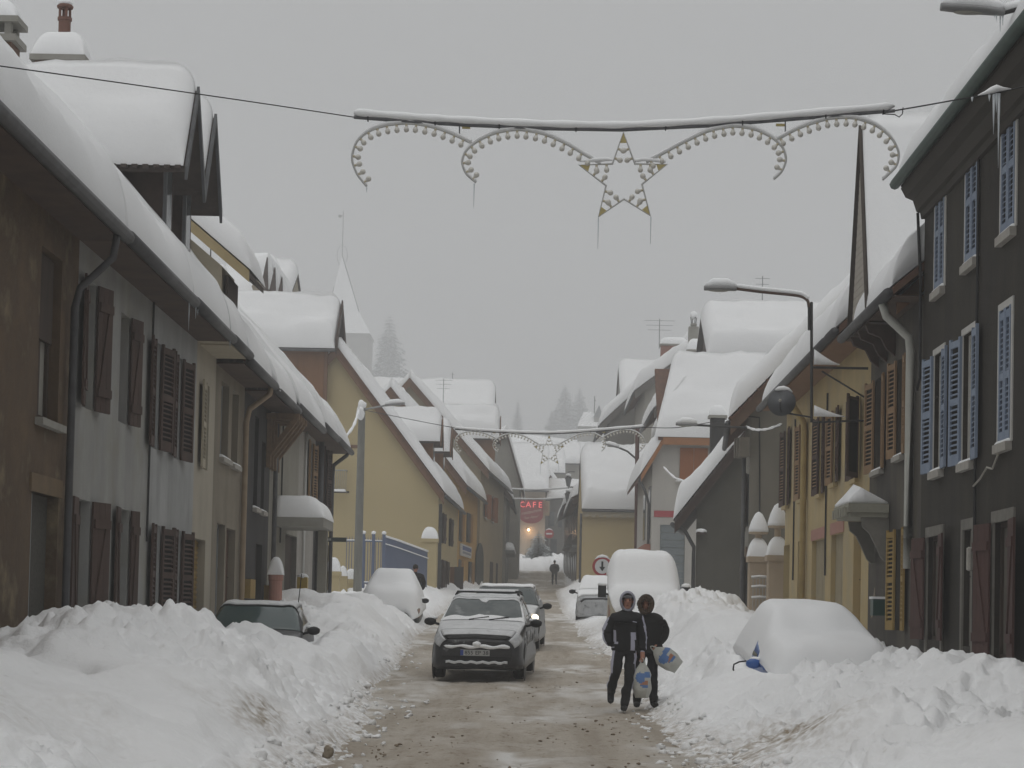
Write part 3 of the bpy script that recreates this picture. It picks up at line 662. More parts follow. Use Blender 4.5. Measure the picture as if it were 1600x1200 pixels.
m = M(); m.abox(p.x-.46, p.x+.26, 29.7, 30.3, zb_, zb_+.09); m.build('chimney_slab', CAPM, cb)
m = M(); snow_quad(m, (p.x-.42, 29.72, zb_+.09), (p.x+.22, 29.72, zb_+.09), (p.x+.22, 30.28, zb_+.09), (p.x-.42, 30.28, zb_+.09), .3, n=8, mm=8, Rr=.25, seed=4); m.build('chimney_snow', SNOW, cb, smooth=True)
icicles(h, [(XW(-1, 31)+.62, 31.2, EZ-.02), (XW(-1, 31)+.63, 31.75, EZ-.02), (XW(-1, 34)+.62, 35.6, EZ-.02), (XW(-1, 31)+.62, 32.0, EZ)], [.48, .22, .2, .15], r=.014)

# narrow cream house
fr = side_frame(-1, 36.0, 38.3)
A1 = fr.rect(318, 326, 600, 735); D1 = fr.rect(300, 319, 842, 990)
h, fr, q = row_house('plaster_house', 'narrow cream house with mustard louvred door and shed dormer', -1, 36.0, 38.3, EZ, PL_CREAM, holes=[A1, D1], seed=21, soffm=W_CREAM, wav=.1, snowT=.5)
window(h, fr, A1, W_CREAM); shutter(h, fr, A1[0]-.01, A1[2], A1[3], .62, -1, W_CREAM, ang=4, slatm=W_CREAM)
m = M(); fr.box(m, D1[0], D1[1], D1[2], D1[3], .15, .19)
z = D1[2]+.1
while z < D1[3]-.05: fr.box(m, D1[0]+.05, D1[1]-.05, z, z+.04, .125, .15); z += .09
m.build('door', W_MUST, h)
for k in range(7):
    m = M(); fr.box(m, .3+k*.28, .57+k*.28, EZ-.06, EZ-.031, -.56, -.0); m.build('soffit_board', W_CREAM, h)
pp = [(-5.55, 7.86), (-5.95, 8.2), (-7.6, 9.5)]
m = M(); m.prism([(-6.05, 38.35, 6.9), (-6.05, 38.35, 8.05), (-8.6, 38.35, 10.15), (-8.6, 38.35, 6.9)], (0, 1.6, 0)); dm = m.build('dormer', W_CREAM, h)
m = M(); m.prism([(-5.5, 38.1, 7.72), (-5.5, 38.1, 7.94), (-8.6, 38.1, 10.5), (-8.6, 38.1, 10.28)], (0, .06, 0)); m.build('bargeboard', mat('yellowed_board', (.42, .34, .19), (.34, .27, .15), scale=5), dm)
m = M(); m.prism([(-5.5, 38.17, 7.82), (-5.5, 38.17, 7.92), (-8.6, 38.17, 10.48), (-8.6, 38.17, 10.38)], (0, 2.0, 0)); m.build('dormer_roof', TILED, dm)
m = M(); m.abox(-6.0, -5.95, 38.5, 39.8, 7.0, 7.9); m.build('window', W_DARK, dm)
m = M(); snow_quad(m, (-5.47, 38.12, 7.95), (-5.47, 40.2, 7.95), (-8.6, 40.2, 10.54), (-8.6, 38.12, 10.54), .42, (1, 1, 1, 0), seed=6, n=12, mm=12); m.build('dormer_snow', SNOWF, dm, smooth=True)

# taupe house
fr = side_frame(-1, 38.3, 42.4)
A1 = fr.rect(345, 357, 598, 718); B1 = fr.rect(362, 372, 612, 728); D1 = fr.rect(337, 350, 818, 980); D2 = fr.rect(352, 366, 826, 980)
h, fr, q = row_house('plaster_house', 'taupe plaster house with brown front door and beige downpipe', -1, 38.3, 42.4, EZ-.12, PL_TAUPE, holes=[A1, B1, D1, D2], seed=31, wav=.16, snowT=.45)
for rr in (A1, B1): window(h, fr, rr, W_GREY, CURT, bars=0); sill(h, fr, rr, STONE)
window(h, fr, D1, W_GREY, PALEB, bars=0, mull=0); door(h, fr, D2, mat('chestnut_door', (.10, .05, .03), (.08, .04, .025), rough=.5, scale=4))
u = fr.uv(376, 760)[0]
pipe(h, [fr.p(u, EZ, -.6), fr.p(u, EZ-.3, -.55), fr.p(u, EZ-.62, -.14), fr.p(u, EZ-.9, -.08), fr.p(u, 2, -.08), fr.p(u, gz(42)-.1, -.08)], .06, PIPEB)
chimney(h, *at(340, 445, 46).xy, 7.6, at(340, 441, 46).z, .34, .34, mat('red_brick', (.3, .12, .07), (.22, .09, .06), scale=20), snow=.3)

# charcoal house
fr = side_frame(-1, 42.4, 47.0)
A1 = fr.rect(397, 403, 650, 795); B1 = fr.rect(408, 413, 690, 800); D1 = fr.rect(398, 408, 850, 980)
h, fr, q = row_house('plaster_house', 'charcoal terrace house with small white sill and ochre meter boxes', -1, 42.4, 47.0, EZ-.18, PL_DARK, holes=[A1, B1, D1], seed=37, wav=.2, snowT=.42)
for rr in (A1, B1): window(h, fr, rr, W_DARK, bars=0); sill(h, fr, rr, STONE)
window(h, fr, D1, W_DARK, W_MUST, bars=3)
for px, yt, yb in ((385, 905, 935), (416, 915, 940)):
    rr = fr.rect(px-4, px+4, yt, yb); m = M(); fr.box(m, *rr, -.14, -.002); m.build('meter_box', W_MUST, h)

# grey-beige house with timber eave brackets and canopy
fr = side_frame(-1, 47.0, 53.2)
D1 = fr.rect(444, 466, 836, 985)
h, fr, q = row_house('roughcast_house', 'grey-beige roughcast house with timber eave struts and snow-capped door canopy', -1, 47.0, 53.2, EZ-.08, PL_BEIGE, holes=[D1], seed=41, wav=.22, snowT=.45)
door(h, fr, D1, W_DARK)
TIMB = mat('weathered_timber', (.22, .15, .09), (.15, .1, .065), rough=.9, scale=9)
for k in range(4):
    u0 = -.9+k*.55; m = M()
    m.prism([fr.p(u0, 4.95, -.02), fr.p(u0, 5.1, -.02), fr.p(u0, 6.02, -.66), fr.p(u0, 5.86, -.7)], fr.U*.12)
    m.box(fr.p(u0-.003, 5.9, -.74), fr.U*.126, -fr.N*.74, V3((0, 0, .13))); m.box(fr.p(u0-.003, 4.8, -.12), fr.U*.126, -fr.N*.1, V3((0, 0, 1.1)))
    m.build('eave_strut', TIMB, h)
u = fr.uv(440, 700)[0]; m = M(); m.tube([fr.p(u, w_, -.03) for w_ in (6.4, 5, 4.0, 3.2)], .02, 5); m.build('cable', WIRE, h)
u = fr.uv(423, 800)[0]; pipe(h, [fr.p(u, 6.3, -.09), fr.p(u, gz(47)-.1, -.09)], .055, ZINC)
ua, _ = fr.uv(430, 815); zc = at(470, 826, 49.5).z
m = M(); m.box(fr.p(1.2, zc, -1.15), fr.U*2.6, -fr.N*1.15, V3((0, 0, .22))); cn = m.build('canopy', CAPM, h)
m = M(); snow_quad(m, fr.p(1.2, zc+.22, -1.17), fr.p(3.8, zc+.22, -1.17), fr.p(3.8, zc+.22, 0), fr.p(1.2, zc+.22, 0), .52, (1, 1, 1, 0), Rr=.5, n=12, mm=10, seed=3, amp=.05); m.build('canopy_snow', SNOW, cn, smooth=True)
m = M(); m.box(fr.p(3.3, gz(50)-.5, -1.05), fr.U*.25, -fr.N*.22, V3((0, 0, zc-gz(50)+.5))); m.build('canopy_pier', PL_BEIGE, h)
# pale end with brown shutters, then the dark end house
fr = side_frame(-1, 53.2, 57.4)
A1 = fr.rect(482, 487, 690, 785)
h, fr, q = row_house('plaster_house', 'pale plaster house with two brown louvred shutters over carved sill', -1, 53.2, 57.4, EZ+.06, PL_PALE, holes=[A1], seed=43, wav=.15, snowT=.45)
window(h, fr, A1, W_GREY, bars=1); sill(h, fr, A1, STONE); shutter(h, fr, A1[0]-.01, A1[2], A1[3], .6, -1, W_TAN, ang=4); shutter(h, fr, A1[1]+.01, A1[2], A1[3], .6, 1, W_TAN, ang=6)
u = fr.uv(474, 760)[0]; pipe(h, [fr.p(u, 6.4, -.05), fr.p(u, gz(54)-.1, -.05)], .035, mat('white_pipe', (.6, .6, .58)))
u = fr.uv(495, 760)[0]; pipe(h, [fr.p(u, 6.4, -.1), fr.p(u, gz(57)-.1, -.1)], .09, ZINC)
fr = side_frame(-1, 57.4, 62.0)
A1 = fr.rect(505, 509, 700, 800); B1 = fr.rect(503, 512, 850, 960)
h, fr, q = row_house('plaster_house', 'dark grey end house with louvred shutters beside the blue fence yard', -1, 57.4, 62.0, EZ+.06, PL_DARK, holes=[A1, B1], seed=47, wav=.12, rnd=(0, 1), gv=(0, .25), snowT=.45)
window(h, fr, A1, W_GREY); shutter(h, fr, A1[0]-.01, A1[2], A1[3], .6, -1, W_RED, ang=5); shutter(h, fr, A1[1]+.01, A1[2], A1[3], .6, 1, W_RED, ang=7); sill(h, fr, A1, STONE)
door(h, fr, B1, W_RED)
u = fr.L-.1; pipe(h, [fr.p(u, 6.55, -.6), fr.p(u, 6.3, -.5), fr.p(u, 6.0, -.12), fr.p(u, 5.7, -.09), fr.p(u, gz(62)-.1, -.09)], .06, ZINC)
p = fr.p(fr.L+.05, 4.03, -.25); m = M(); m.box(at(501, 846, 60), (.75, 0, 0), (0, .04, 0), (0, 0, .13)); o = m.build('street_plaque', mat('slate_plaque', (.06, .075, .07)), h)
m = M()
for k in range(8):
    pz = at(503+k*1.7, 844.5, 59.97); m.box(pz, (.045, 0, 0), (0, .02, 0), (0, 0, .06))
m.build('lettering', mat('pale_letter', (.5, .5, .48)), o)

# ---------------------------------------------------------------- facing side: charcoal, grey, ochre houses
PL_CHAR = mat('charcoal_render', (.031, .025, .018), (.021, .0175, .013), scale=1.2, streak=.6, streakcol=(.065, .056, .038), bump=.5, bscale=18)
PL_GREYD = mat('dark_grey_render', (.075, .067, .057), (.058, .052, .045), scale=1.3, streak=.6, streakcol=(.18, .155, .1), bump=.3)
PL_OCH = mat('ochre_plaster', (.50, .39, .20), (.42, .33, .17), scale=1.2, streak=.45, streakcol=(.26, .21, .13), blotch=(.40, .33, .2), blotchscale=.9, bump=.15)
W_BLUE = mat('faded_blue_shutter', (.25, .30, .38), (.19, .24, .33), rough=.7, scale=5, zs=.3)
W_WHITE = mat('white_window_paint', (.55, .54, .51), (.46, .45, .42), rough=.6, scale=5)
W_OXB = mat('oxblood_planks', (.085, .04, .033), (.06, .03, .025), rough=.75, scale=5, zs=.2)
GREENP = mat('green_paint_eave', (.05, .09, .07), (.03, .055, .045), rough=.6, scale=4)
STONED = mat('grey_door_stone', (.22, .21, .185), (.16, .15, .13), rough=.9, scale=4, streak=.4)
fr = side_frame(1, 8, 33.3)
T = [fr.rect(1463, 1477, 272, 452), fr.rect(1511, 1529, 215, 408), fr.rect(1567, 1588, 158, 362)]
Md = [fr.rect(1460, 1475, 552, 735), fr.rect(1505, 1523, 520, 722), fr.rect(1563, 1581, 482, 692)]
G = [fr.rect(1450, 1472, 838, 1000), fr.rect(1506, 1520, 828, 1010), fr.rect(1554, 1582, 815, 1030)]
h, fr, q = row_house('rendered_house', 'tall charcoal house with faded blue shutters and green cornice', 1, 8, 33.3, 8.75, PL_CHAR, pitch=42, holes=T+Md+G, ov=.42, seed=51, snowT=.4, rnd=(0, 1), gutm=GREENP, soffm=mat('dark_cornice', (.05, .043, .035)), recess=.14, roofm=TILED)
m = M(); prof = [(0, 8.2), (.06, 8.2), (.08, 8.3), (.14, 8.32), (.2, 8.5), (.32, 8.55), (.4, 8.7), (0, 8.7)]
m.prism([fr.p(0, z, -d) for d, z in prof], fr.U*fr.L); m.build('cornice', mat('dark_cornice', (.05, .043, .035)), h)
for rr in T:
    closed_pair(h, fr, rr, W_BLUE, .06); sill(h, fr, rr, STONE, out=.09, th=.12, ext=.05)
for k, rr in enumerate(Md):
    if k == 2: closed_pair(h, fr, rr, W_BLUE, .06)
    else:
        window(h, fr, rr, W_WHITE, CURT, recess=.14); shutter(h, fr, rr[1]+.01, rr[2], rr[3], .5, 1, W_BLUE, ang=7); shutter(h, fr, rr[0]-.01, rr[2], rr[3], .5, -1, W_BLUE, ang=4)
    sill(h, fr, rr, STONE, out=.09, th=.12, ext=.05)
for rr in T+Md:
    m = M(); a, b, c, d = rr; fr.box(m, a-.1, a-.004, c, d+.1, -.02, .05); fr.box(m, b+.004, b+.1, c, d+.1, -.02, .05); fr.box(m, a-.004, b+.004, d+.004, d+.1, -.02, .05); m.build('window_surround', W_WHITE, h)
for k, rr in enumerate(G):
    rr2 = rr
    window(h, fr, rr2, W_DARK, mat('dim_panel', (.09, .085, .07), (.12, .11, .09), scale=2), recess=.14, bars=0, mull=0) if k != 1 else door(h, fr, rr2, STONED, recess=.14)
    a, b, c, d = rr; m = M(); fr.box(m, a-.14, a-.004, c-.5, d+.16, -.03, .06); fr.box(m, b+.004, b+.14, c-.5, d+.16, -.03, .06); fr.box(m, a-.004, b+.004, d+.004, d+.16, -.03, .06); m.build('stone_surround', STONED, h)
    if k != 1:
        shutter(h, fr, rr[1]+.03, rr[2], rr[3], .62, 1, W_OXB, 'plank', 8, off=.05); shutter(h, fr, rr[0]-.03, rr[2], rr[3], .62, -1, W_OXB, 'plank', 6, off=.05)
u = fr.uv(1527, 700)[0]; m = M(); m.tube([fr.p(u, w_, -.03) for w_ in (8.2, 6, 4, 3, 1.5)], .022, 5); m.build('cable', WIRE, h)
m = M(); pts = [fr.p(u, 3.55, -.05), fr.p(u-.5, 3.62, -.06), fr.p(u-.9, 3.75, -.05), fr.p(u-1.3, 3.7, -.06), fr.p(u-1.9, 4.0, -.06)]; m.tube(pts, .015, 5); m.build('cable', mat('pale_cable', (.4, .38, .33)), h)
m = M(); m.lathe(fr.p(u-.02, 2.35, -.09), [(.02, 0), (.05, .02), (.05, .32), (.02, .34)], 8); m.build('junction_box', STONE, h)
u = fr.L-.02; pipe(h, [fr.p(u, 8.3, -.12), fr.p(u, 7.2, -.06), fr.p(u, 5.6, -.05), fr.p(u+.1, 5.4, -.08)], .025, WIRE, name='cable')

# grey house with clapboard cross gable
fr = side_frame(1, 33.3, 38.8)
A1 = fr.rect(1368, 1381, 590, 735); B1 = fr.rect(1403, 1414, 560, 712); D1 = fr.rect(1401, 1412, 826, 985)
h, fr, q = row_house('rendered_house', 'dark grey house with steep clapboard cross gable and white downpipe', 1, 33.3, 38.8, 6.95, PL_GREYD, pitch=40, holes=[A1, B1, D1], ov=.5, seed=57, snowT=.45, wav=.12)
for rr in (A1, B1): window(h, fr, rr, W_WHITE); sill(h, fr, rr, STONE)
shutter(h, fr, A1[1]+.01, A1[2], A1[3], .62, 1, W_TAN, ang=6); shutter(h, fr, A1[0]-.01, A1[2], A1[3], .3, -1, W_TAN, ang=4)
shutter(h, fr, B1[1]+.01, B1[2], B1[3], .5, 1, W_TAN, ang=7); shutter(h, fr, B1[0]-.01, B1[2], B1[3], .35, -1, W_TAN, ang=4)
window(h, fr, D1, W_WHITE, bars=0, mull=0); shutter(h, fr, D1[1]+.01, D1[2], D1[3], .5, 1, W_MUST, ang=6); shutter(h, fr, D1[0]-.01, D1[2], D1[3], .45, -1, W_MUST, ang=5)
BOARD = mat('pale_clapboard', (.40, .37, .32), (.33, .3, .26), rough=.8, scale=5)
d = gable_dormer(h, 1, 5.78, 36.05, 37.75, 6.9, 7.0, 10.45, 3.5, DBROWN, ov=.05, oside=.18, snowT=.3, seed=14, barm=mat('grey_brown_board', (.085, .07, .058), (.06, .05, .042), scale=6), barw=.04, snowm=SNOW)
bm_ = M(); bm_.abox(0, .03, -.5, .5, 0, .115); bme = bm_.mesh('clapboard', BOARD)
for k in range(22):
    z = 7.15+k*.125; hw = (10.35-z-.1)/3.45*.85
    if hw > .06: inst('clapboard', bme, d, (5.74, 36.9, z), scale=(1, hw*2, 1))
for k in range(3):
    m = M(); y0 = 36.0+k*.85; m.prism([(6.25, y0, 6.3), (6.25, y0, 6.85), (5.72, y0, 6.85), (5.78, y0, 6.7), (6.0, y0, 6.62), (6.1, y0, 6.42)], (0, .12, 0)); m.build('scroll_bracket', DBROWN, h)
u = fr.uv(1429, 700)[0]; pipe(h, [fr.p(u, 6.9, -.56), fr.p(u, 6.7, -.5), fr.p(u, 6.35, -.12), fr.p(u, 6.1, -.09), fr.p(u, 3, -.09), fr.p(u, 3.2, -.09), fr.p(u, 2.5, -.09)], .075, mat('white_downpipe', (.5, .5, .46), (.42, .42, .38)))
m = M(); m.prism([(5.9, 33.9, 6.98), (6.6, 33.9, 7.65), (6.6, 33.9, 7.35), (5.9, 33.9, 6.72)], (0, .05, 0)); m.build('verge_board', mat('brown_board', (.22, .12, .06)), h)
# canopy over the door
zc = at(1350, 806, 36.3).z; m = M(); m.abox(5.5, 6.22, 36.25, 38.05, zc+.06, zc+.22); m.abox(5.55, 6.22, 36.3, 38.0, zc-.02, zc+.058); cn = m.build('canopy', mat('old_canopy_paint', (.36, .35, .29), (.27, .26, .21), scale=6, streak=.5), h)
for k in range(6):
    m = M(); m.abox(5.46, 5.498, 36.4+k*.29, 36.5+k*.29, zc+.0, zc+.16); m.build('dentil', mat('old_canopy_paint', (.36, .35, .29)), cn)
P = np.array([[(5.52+.68*i/10, 36.27+1.76*j/14, zc+.225) for j in range(15)] for i in range(11)]); Q = P.copy()
for i in range(11):
    for j in range(15):
        x, y = i/10, j/14; Q[i, j, 2] += .012+.42*max(0, 1-abs(x-.32)/(.36 if x < .32 else .7))**.85*max(0, 1-abs(y-.5)*1.15)**.5*(1-.2*x)
m = M(); m.shell(Q, P); m.build('canopy_snow', SNOW, cn, smooth=True)
m = M(); prof = [(6.24, zc-.03), (5.75, zc-.03), (5.78, zc-.2), (5.9, zc-.3), (6.0, zc-.5), (6.1, zc-.72), (6.18, zc-.8), (6.24, zc-.78)]
for y0 in (36.35, 37.85):
    m = M(); m.prism([(x, y0, z) for x, z in prof], (0, .1, 0)); m.build('canopy_bracket', STONED, cn)
p = at(1370, 963, 36.6); m = M(); m.abox(6.02, 6.24, 36.6, 36.9, at(1377, 962, 36.6).z, at(1377, 936, 36.6).z); o = m.build('letter_box', mat('green_letter_box', (.02, .06, .05), rough=.4), h)
m = M(); m.abox(6.0, 6.245, 36.58, 36.92, at(1377, 936, 36.6).z+.001, at(1377, 934, 36.6).z+.02); m.build('letter_box_lid', SNOW, o)

# ochre house
fr = side_frame(1, 38.8, 53.0)
ups = [(1228, 1233, 672, 790), (1252, 1257, 662, 780), (1281, 1287, 650, 772), (1303, 1309, 640, 755), (1336, 1343, 622, 748)]
U_ = [fr.rect(*a) for a in ups]
Gd = [fr.rect(1224, 1233, 852, 960), fr.rect(1246, 1256, 845, 960), fr.rect(1268, 1289, 843, 960), fr.rect(1298, 1317, 834, 960), fr.rect(1333, 1345, 826, 985)]
h, fr, q = row_house('plaster_house', 'long ochre plaster house with pink lintels and louvred shutters', 1, 38.8, 53.0, 7.08, PL_OCH, pitch=44, holes=U_+Gd, ov=.62, seed=61, snowT=.5, wav=.25, rnd=(0, 1), gv=(0, .3), soffm=mat('orange_brown_soffit', (.24, .14, .08), (.19, .11, .065)))
for k, rr in enumerate(U_):
    window(h, fr, rr, W_WHITE, bars=1); shutter(h, fr, rr[1]+.01, rr[2], rr[3], .55, 1, W_TAN if k % 2 else W_RED, ang=6, slatm=W_TAN); shutter(h, fr, rr[0]-.01, rr[2], rr[3], .55, -1, W_RED, ang=4 if k < 4 else 30)
    sill(h, fr, rr, PL_OCH, snow=False)
for k, rr in enumerate(Gd):
    if k in (2, 3):
        mm_ = (rr[0]+rr[1])/2; m = M(); fr.box(m, rr[0], mm_-.02, rr[2], rr[3], .1, .15); fr.box(m, mm_+.02, rr[1], rr[2], rr[3], .1, .15); fr.box(m, mm_-.02, mm_+.02, rr[2], rr[3], .13, .15)
        m.build('door', mat('beige_door', (.34, .29, .19), (.28, .24, .16), scale=3), h)
        m = M(); fr.box(m, rr[0]-.1, rr[1]+.1, rr[3]+.003, rr[3]+.25, -.02, .05); m.build('lintel', mat('pink_lintel', (.42, .22, .18), (.35, .19, .15), scale=4), h)
    elif k == 1: door(h, fr, rr, W_OXB)
    elif k == 4: door(h, fr, rr, W_MUST)
    else: window(h, fr, rr, W_GREY, CURT, bars=0)
u = fr.uv(1262, 750)[0]; pipe(h, [fr.p(u-.6, 7.05, -.68), fr.p(u-.4, 6.75, -.5), fr.p(u, 6.3, -.12), fr.p(u, 6, -.1), fr.p(u, gz(46)-.1, -.1)], .075, mat('yellow_downpipe', (.45, .34, .15), (.36, .27, .12)))
for px in (1243, 1293):
    u = fr.uv(px, 750)[0]; m = M(); m.tube([fr.p(u, w_, -.03) for w_ in (6.6, 5, 3.6, 2.6)], .022, 5); m.build('cable', WIRE, h)
# ---------------------------------------------------------------- houses farther up the street
def gable_house(name, label, Y0, Y1, xl, xr, eL, eR, rid, wallm, roofm=None, ov=.3, snowT=.55, dx=0.0, seed=1, holes=(), tiles=None, zb=None, gut=True, vergem=None, hip=None, group=None, thick=.16, wav=.05):
    """gable wall towards the camera at Y0; eL/eR = (x, z) of the eave edges, rid = (x, z) of the ridge, ridge along the street"""
    zb = gz(Y0)-1.5 if zb is None else zb; V = V3((dx, Y1-Y0, 0)); rx, rz = rid
    zw = lambda x: (eL[1]+(rz-eL[1])*(x-eL[0])/(rx-eL[0])) if x < rx else (eR[1]+(rz-eR[1])*(eR[0]-x)/(eR[0]-rx))
    h = thing(name, ((xl+xr)/2+dx/2, (Y0+Y1)/2, gz((Y0+Y1)/2)), label, 'house', group)
    fr = Frame((xl, Y0), (xr, Y0), (0, -1, 0)); m = M(); wl, wr = zw(xl)-.02, zw(xr)-.02
    ws = min(wl, wr); holed(m, fr, zb, ws, holes, .15)
    m.add([(xl, Y0, ws), (xr, Y0, ws), (xr, Y0, wr), (rx, Y0, rz-.02), (xl, Y0, wl)] if hip is None else [(xl, Y0, ws), (xr, Y0, ws), (xr, Y0, wr)]+[(x, Y0, z-.02) for x, z in hip]+[(xl, Y0, wl)], [tuple(range(5 if hip is None else 3+len(hip)+1))])
    B = [V3(p)+V for p in ((xl, Y0, zb), (xr, Y0, zb), (xr, Y0, wr), (rx, Y0, rz-.02), (xl, Y0, wl))]; m.add(B, [(0, 1, 2, 3, 4)])
    for x, z in ((xl, wl), (xr, wr)):
        a = V3((x, Y0, zb)); m.add([a, a+V, V3((x, Y0, z))+V, (x, Y0, z)], [(0, 1, 2, 3)])
    m.build('wall', wallm, h)
    e = V.normalized()*ov; V2 = V+e*2; sn = M(); m = M()
    for (ex, ez), sd in ((eL, 0), (eR, 1)):
        o = .002*sd
        y0 = V3((0, Y0, 0))-e
        m.prism([y0+V3((ex, 0, ez)), y0+V3((rx+o, 0, rz)), y0+V3((rx+o, 0, rz+thick)), y0+V3((ex, 0, ez+thick))], V2)
        if snowT:
            lift = V3((0, 0, thick+.01)); a = y0+V3((ex+(.05 if sd else -.05), 0, ez))+lift; b = y0+V3((rx+o, 0, rz))+lift
            snow_quad(sn, a, a+V2, b+V2, b, snowT, (1, 1, 1, 0), seed=seed+sd, n=int(16+2*(Y1-Y0)), mm=22, Rr=.45, wav=wav)
    if hip is None:
        m.build('roof', roofm or TILE, h); sn.build('roof_snow', SNOWF, h, smooth=True)
    m = M()
    for (ex, ez), s_ in ((eL, -1), (eR, 1)):
        y0 = V3((0, Y0, 0))-e-V3((0, .03, 0)); m.prism([y0+V3((ex, 0, ez-.34)), y0+V3((rx, 0, rz-.34)), y0+V3((rx, 0, rz+thick*.9)), y0+V3((ex, 0, ez+thick*.9))], (0, .05, 0))
    if hip is None: m.build('bargeboard', vergem or DBROWN, h)
    if gut:
        m = M(); p = V3((eR[0]+.08, Y0, eR[1]))-e if gut == 'R' else V3((eL[0]-.08, Y0, eL[1]))-e
        m.tube([p, p+V2], .08, 8); m.build('gutter', ZINC, h, smooth=True)
    if tiles:
        tm = M(); tm.abox(-.19, .19, -.05, .3, 0, .05); tm.abox(-.19, -.14, -.05, .3, .0501, .1); tme = tm.mesh('verge_tile', roofm or TILE)
        (ex, ez) = eL if tiles == 'L' else eR; n = int(math.hypot(rx-ex, rz-ez)/.36); an = math.atan2(rz-ez, rx-ex)
        for k in range(n):
            f = (k+.5)/n; mt = Matrix.Translation((ex+(rx-ex)*f, Y0-ov-.02, ez+(rz-ez)*f+thick*.55)) @ Matrix.Rotation(-an, 4, 'Y') @ Matrix.Rotation(R(5 if tiles == 'L' else 4), 4, 'Y')
            inst('verge_tile', tme, h, None, mtx=mt)
    return h, fr, zw
def block_house(name, label, X0, X1, Y0, Y1, ze, zr, wallm, ov=.4, snowT=.6, seed=1, holes=(), vx=(.3, .3), roofm=None, zb=None, group=None, snow_lip=.05, cat='house', sx=0.0):
    """eaves wall towards the camera at Y0, ridge square to the street"""
    zb = gz(Y0)-1.5 if zb is None else zb; h = thing(name, ((X0+X1)/2, (Y0+Y1)/2, gz((Y0+Y1)/2)), label, cat, group)
    fr = Frame((X0, Y0), (X1, Y0), (0, -1, 0)); Yc = (Y0+Y1)/2; tp = (zr-ze)/(Yc-Y0+ov); zt = ze+ov*tp; m = M()
    holed(m, fr, zb, ze+.02, holes, .15)
    for x in (X0, X1): m.add([(x, Y0, zb), (x, Y0, zt), (x, Yc, zr), (x, Y1, zt), (x, Y1, zb)], [(0, 1, 2, 3, 4)])
    m.add([(X0, Y1, zb), (X1, Y1, zb), (X1, Y1, zt), (X0, Y1, zt)], [(0, 1, 2, 3)]); m.build('wall', wallm, h)
    a, b = X0-vx[0], X1+vx[1]; m = M()
    m.prism([(a, Y0-ov, ze), (a, Yc, zr), (a, Yc, zr+.14), (a, Y0-ov, ze+.14)], (b-a, 0, 0)); m.prism([(a, Y1+ov, ze), (a, Yc+.003, zr), (a, Yc+.003, zr+.14), (a, Y1+ov, ze+.14)], (b-a, 0, 0)); m.build('roof', roofm or TILED, h)
    m = M(); m.tube([(a, Y0-ov-.06, ze+.02), (b, Y0-ov-.06, ze+.02)], .07, 6); m.build('gutter', ZINC, h)
    m = M(); l = snow_lip
    snow_quad(m, (a, Y0-ov-l, ze+.15-l*tp), (b, Y0-ov-l, ze+.15-l*tp), (b-sx, Yc, zr+.15), (a+sx, Yc, zr+.15), snowT, (1, 1, 1, 0), seed=seed, n=20, mm=16, Rr=.55)
    snow_quad(m, (a, Y1+ov+l, ze+.15-l*tp), (b, Y1+ov+l, ze+.15-l*tp), (b-sx, Yc+.001, zr+.15), (a+sx, Yc+.001, zr+.15), snowT, (1, 1, 1, 0), seed=seed+2, n=10, mm=8, Rr=.55)
    m.build('roof_snow', SNOWF, h, smooth=True)
    return h, fr
PL_YEL = mat('pale_yellow_render', (.48, .395, .225), (.43, .355, .2), scale=.35, bump=.15, streak=.25, streakcol=(.36, .3, .19))
PL_SAND = mat('sand_plaster', (.44, .37, .255), (.38, .32, .22), scale=.7, streak=.25)
PL_OCH2 = mat('deep_ochre_render', (.50, .31, .10), (.45, .28, .09), scale=.6)
PL_STREET = mat('pale_cream_render', (.55, .50, .38), (.49, .44, .33), scale=.6, streak=.2)
BOARDS = mat('brown_vertical_boards', (.23, .115, .055), (.17, .085, .04), rough=.8, scale=4, zs=.15)
BROWNB = mat('brown_bargeboard', (.19, .105, .065), (.15, .085, .055), rough=.8, scale=5)
W_ORANGE = mat('orange_brown_shutter', (.34, .125, .045), (.28, .105, .04), rough=.7, scale=5, zs=.2)
BLUEP = mat('blue_painted_metal', (.12, .15, .235), (.1, .128, .2), rough=.6, scale=3)

# big pale yellow house: gable end, boarded cross wing, two dormers
Y0 = 90.0; eR = at(694, 776, Y0-.3); rx, rz = -9.0, 13.1
h, fr, zw = gable_house('rendered_house', 'pale yellow gable house with brown boarded cross wing behind the blue fence', Y0, 104, -14.4, -4.35, (-15.0, 6.2), (eR.x, eR.z), (rx, rz), PL_YEL, seed=71, tiles='R', gut='R', dx=.32, vergem=BROWNB, snowT=.5, holes=[(-8.35+14.4-.9, -8.35+14.4+.05, at(520, 770, Y0).z, at(520, 690, Y0).z)])
wx0 = -8.35-.9; m = M()
f2 = fr; r_ = (-8.35+14.4-.9, -8.35+14.4+.05, at(520, 770, Y0).z, at(520, 690, Y0).z); window(h, fr, r_, W_DARK, recess=.15)
bal = M(); xa, xb = at(517, 750, Y0-.4).x, at(541, 750, Y0-.4).x; zt_, zb_ = at(530, 735, Y0-.4).z, at(530, 768, Y0-.4).z
bo = thing('x', (0, 0, 0), '', ''); bpy.data.objects.remove(bo)
m = M(); m.tube([(xa, Y0-.02, zt_), (xa, Y0-.5, zt_), (xb, Y0-.5, zt_), (xb, Y0-.02, zt_)], .03, 6); m.tube([(xa, Y0-.02, zb_), (xa, Y0-.5, zb_), (xb, Y0-.5, zb_), (xb, Y0-.02, zb_)], .035, 6); bal = m.build('balcony_rail', GALV, h)
for k in range(9):
    x = xa+(xb-xa)*k/8; m = M(); m.tube([(x, Y0-.5, zb_), (x, Y0-.5, zt_)], .012, 5); m.build('baluster', GALV, bal)
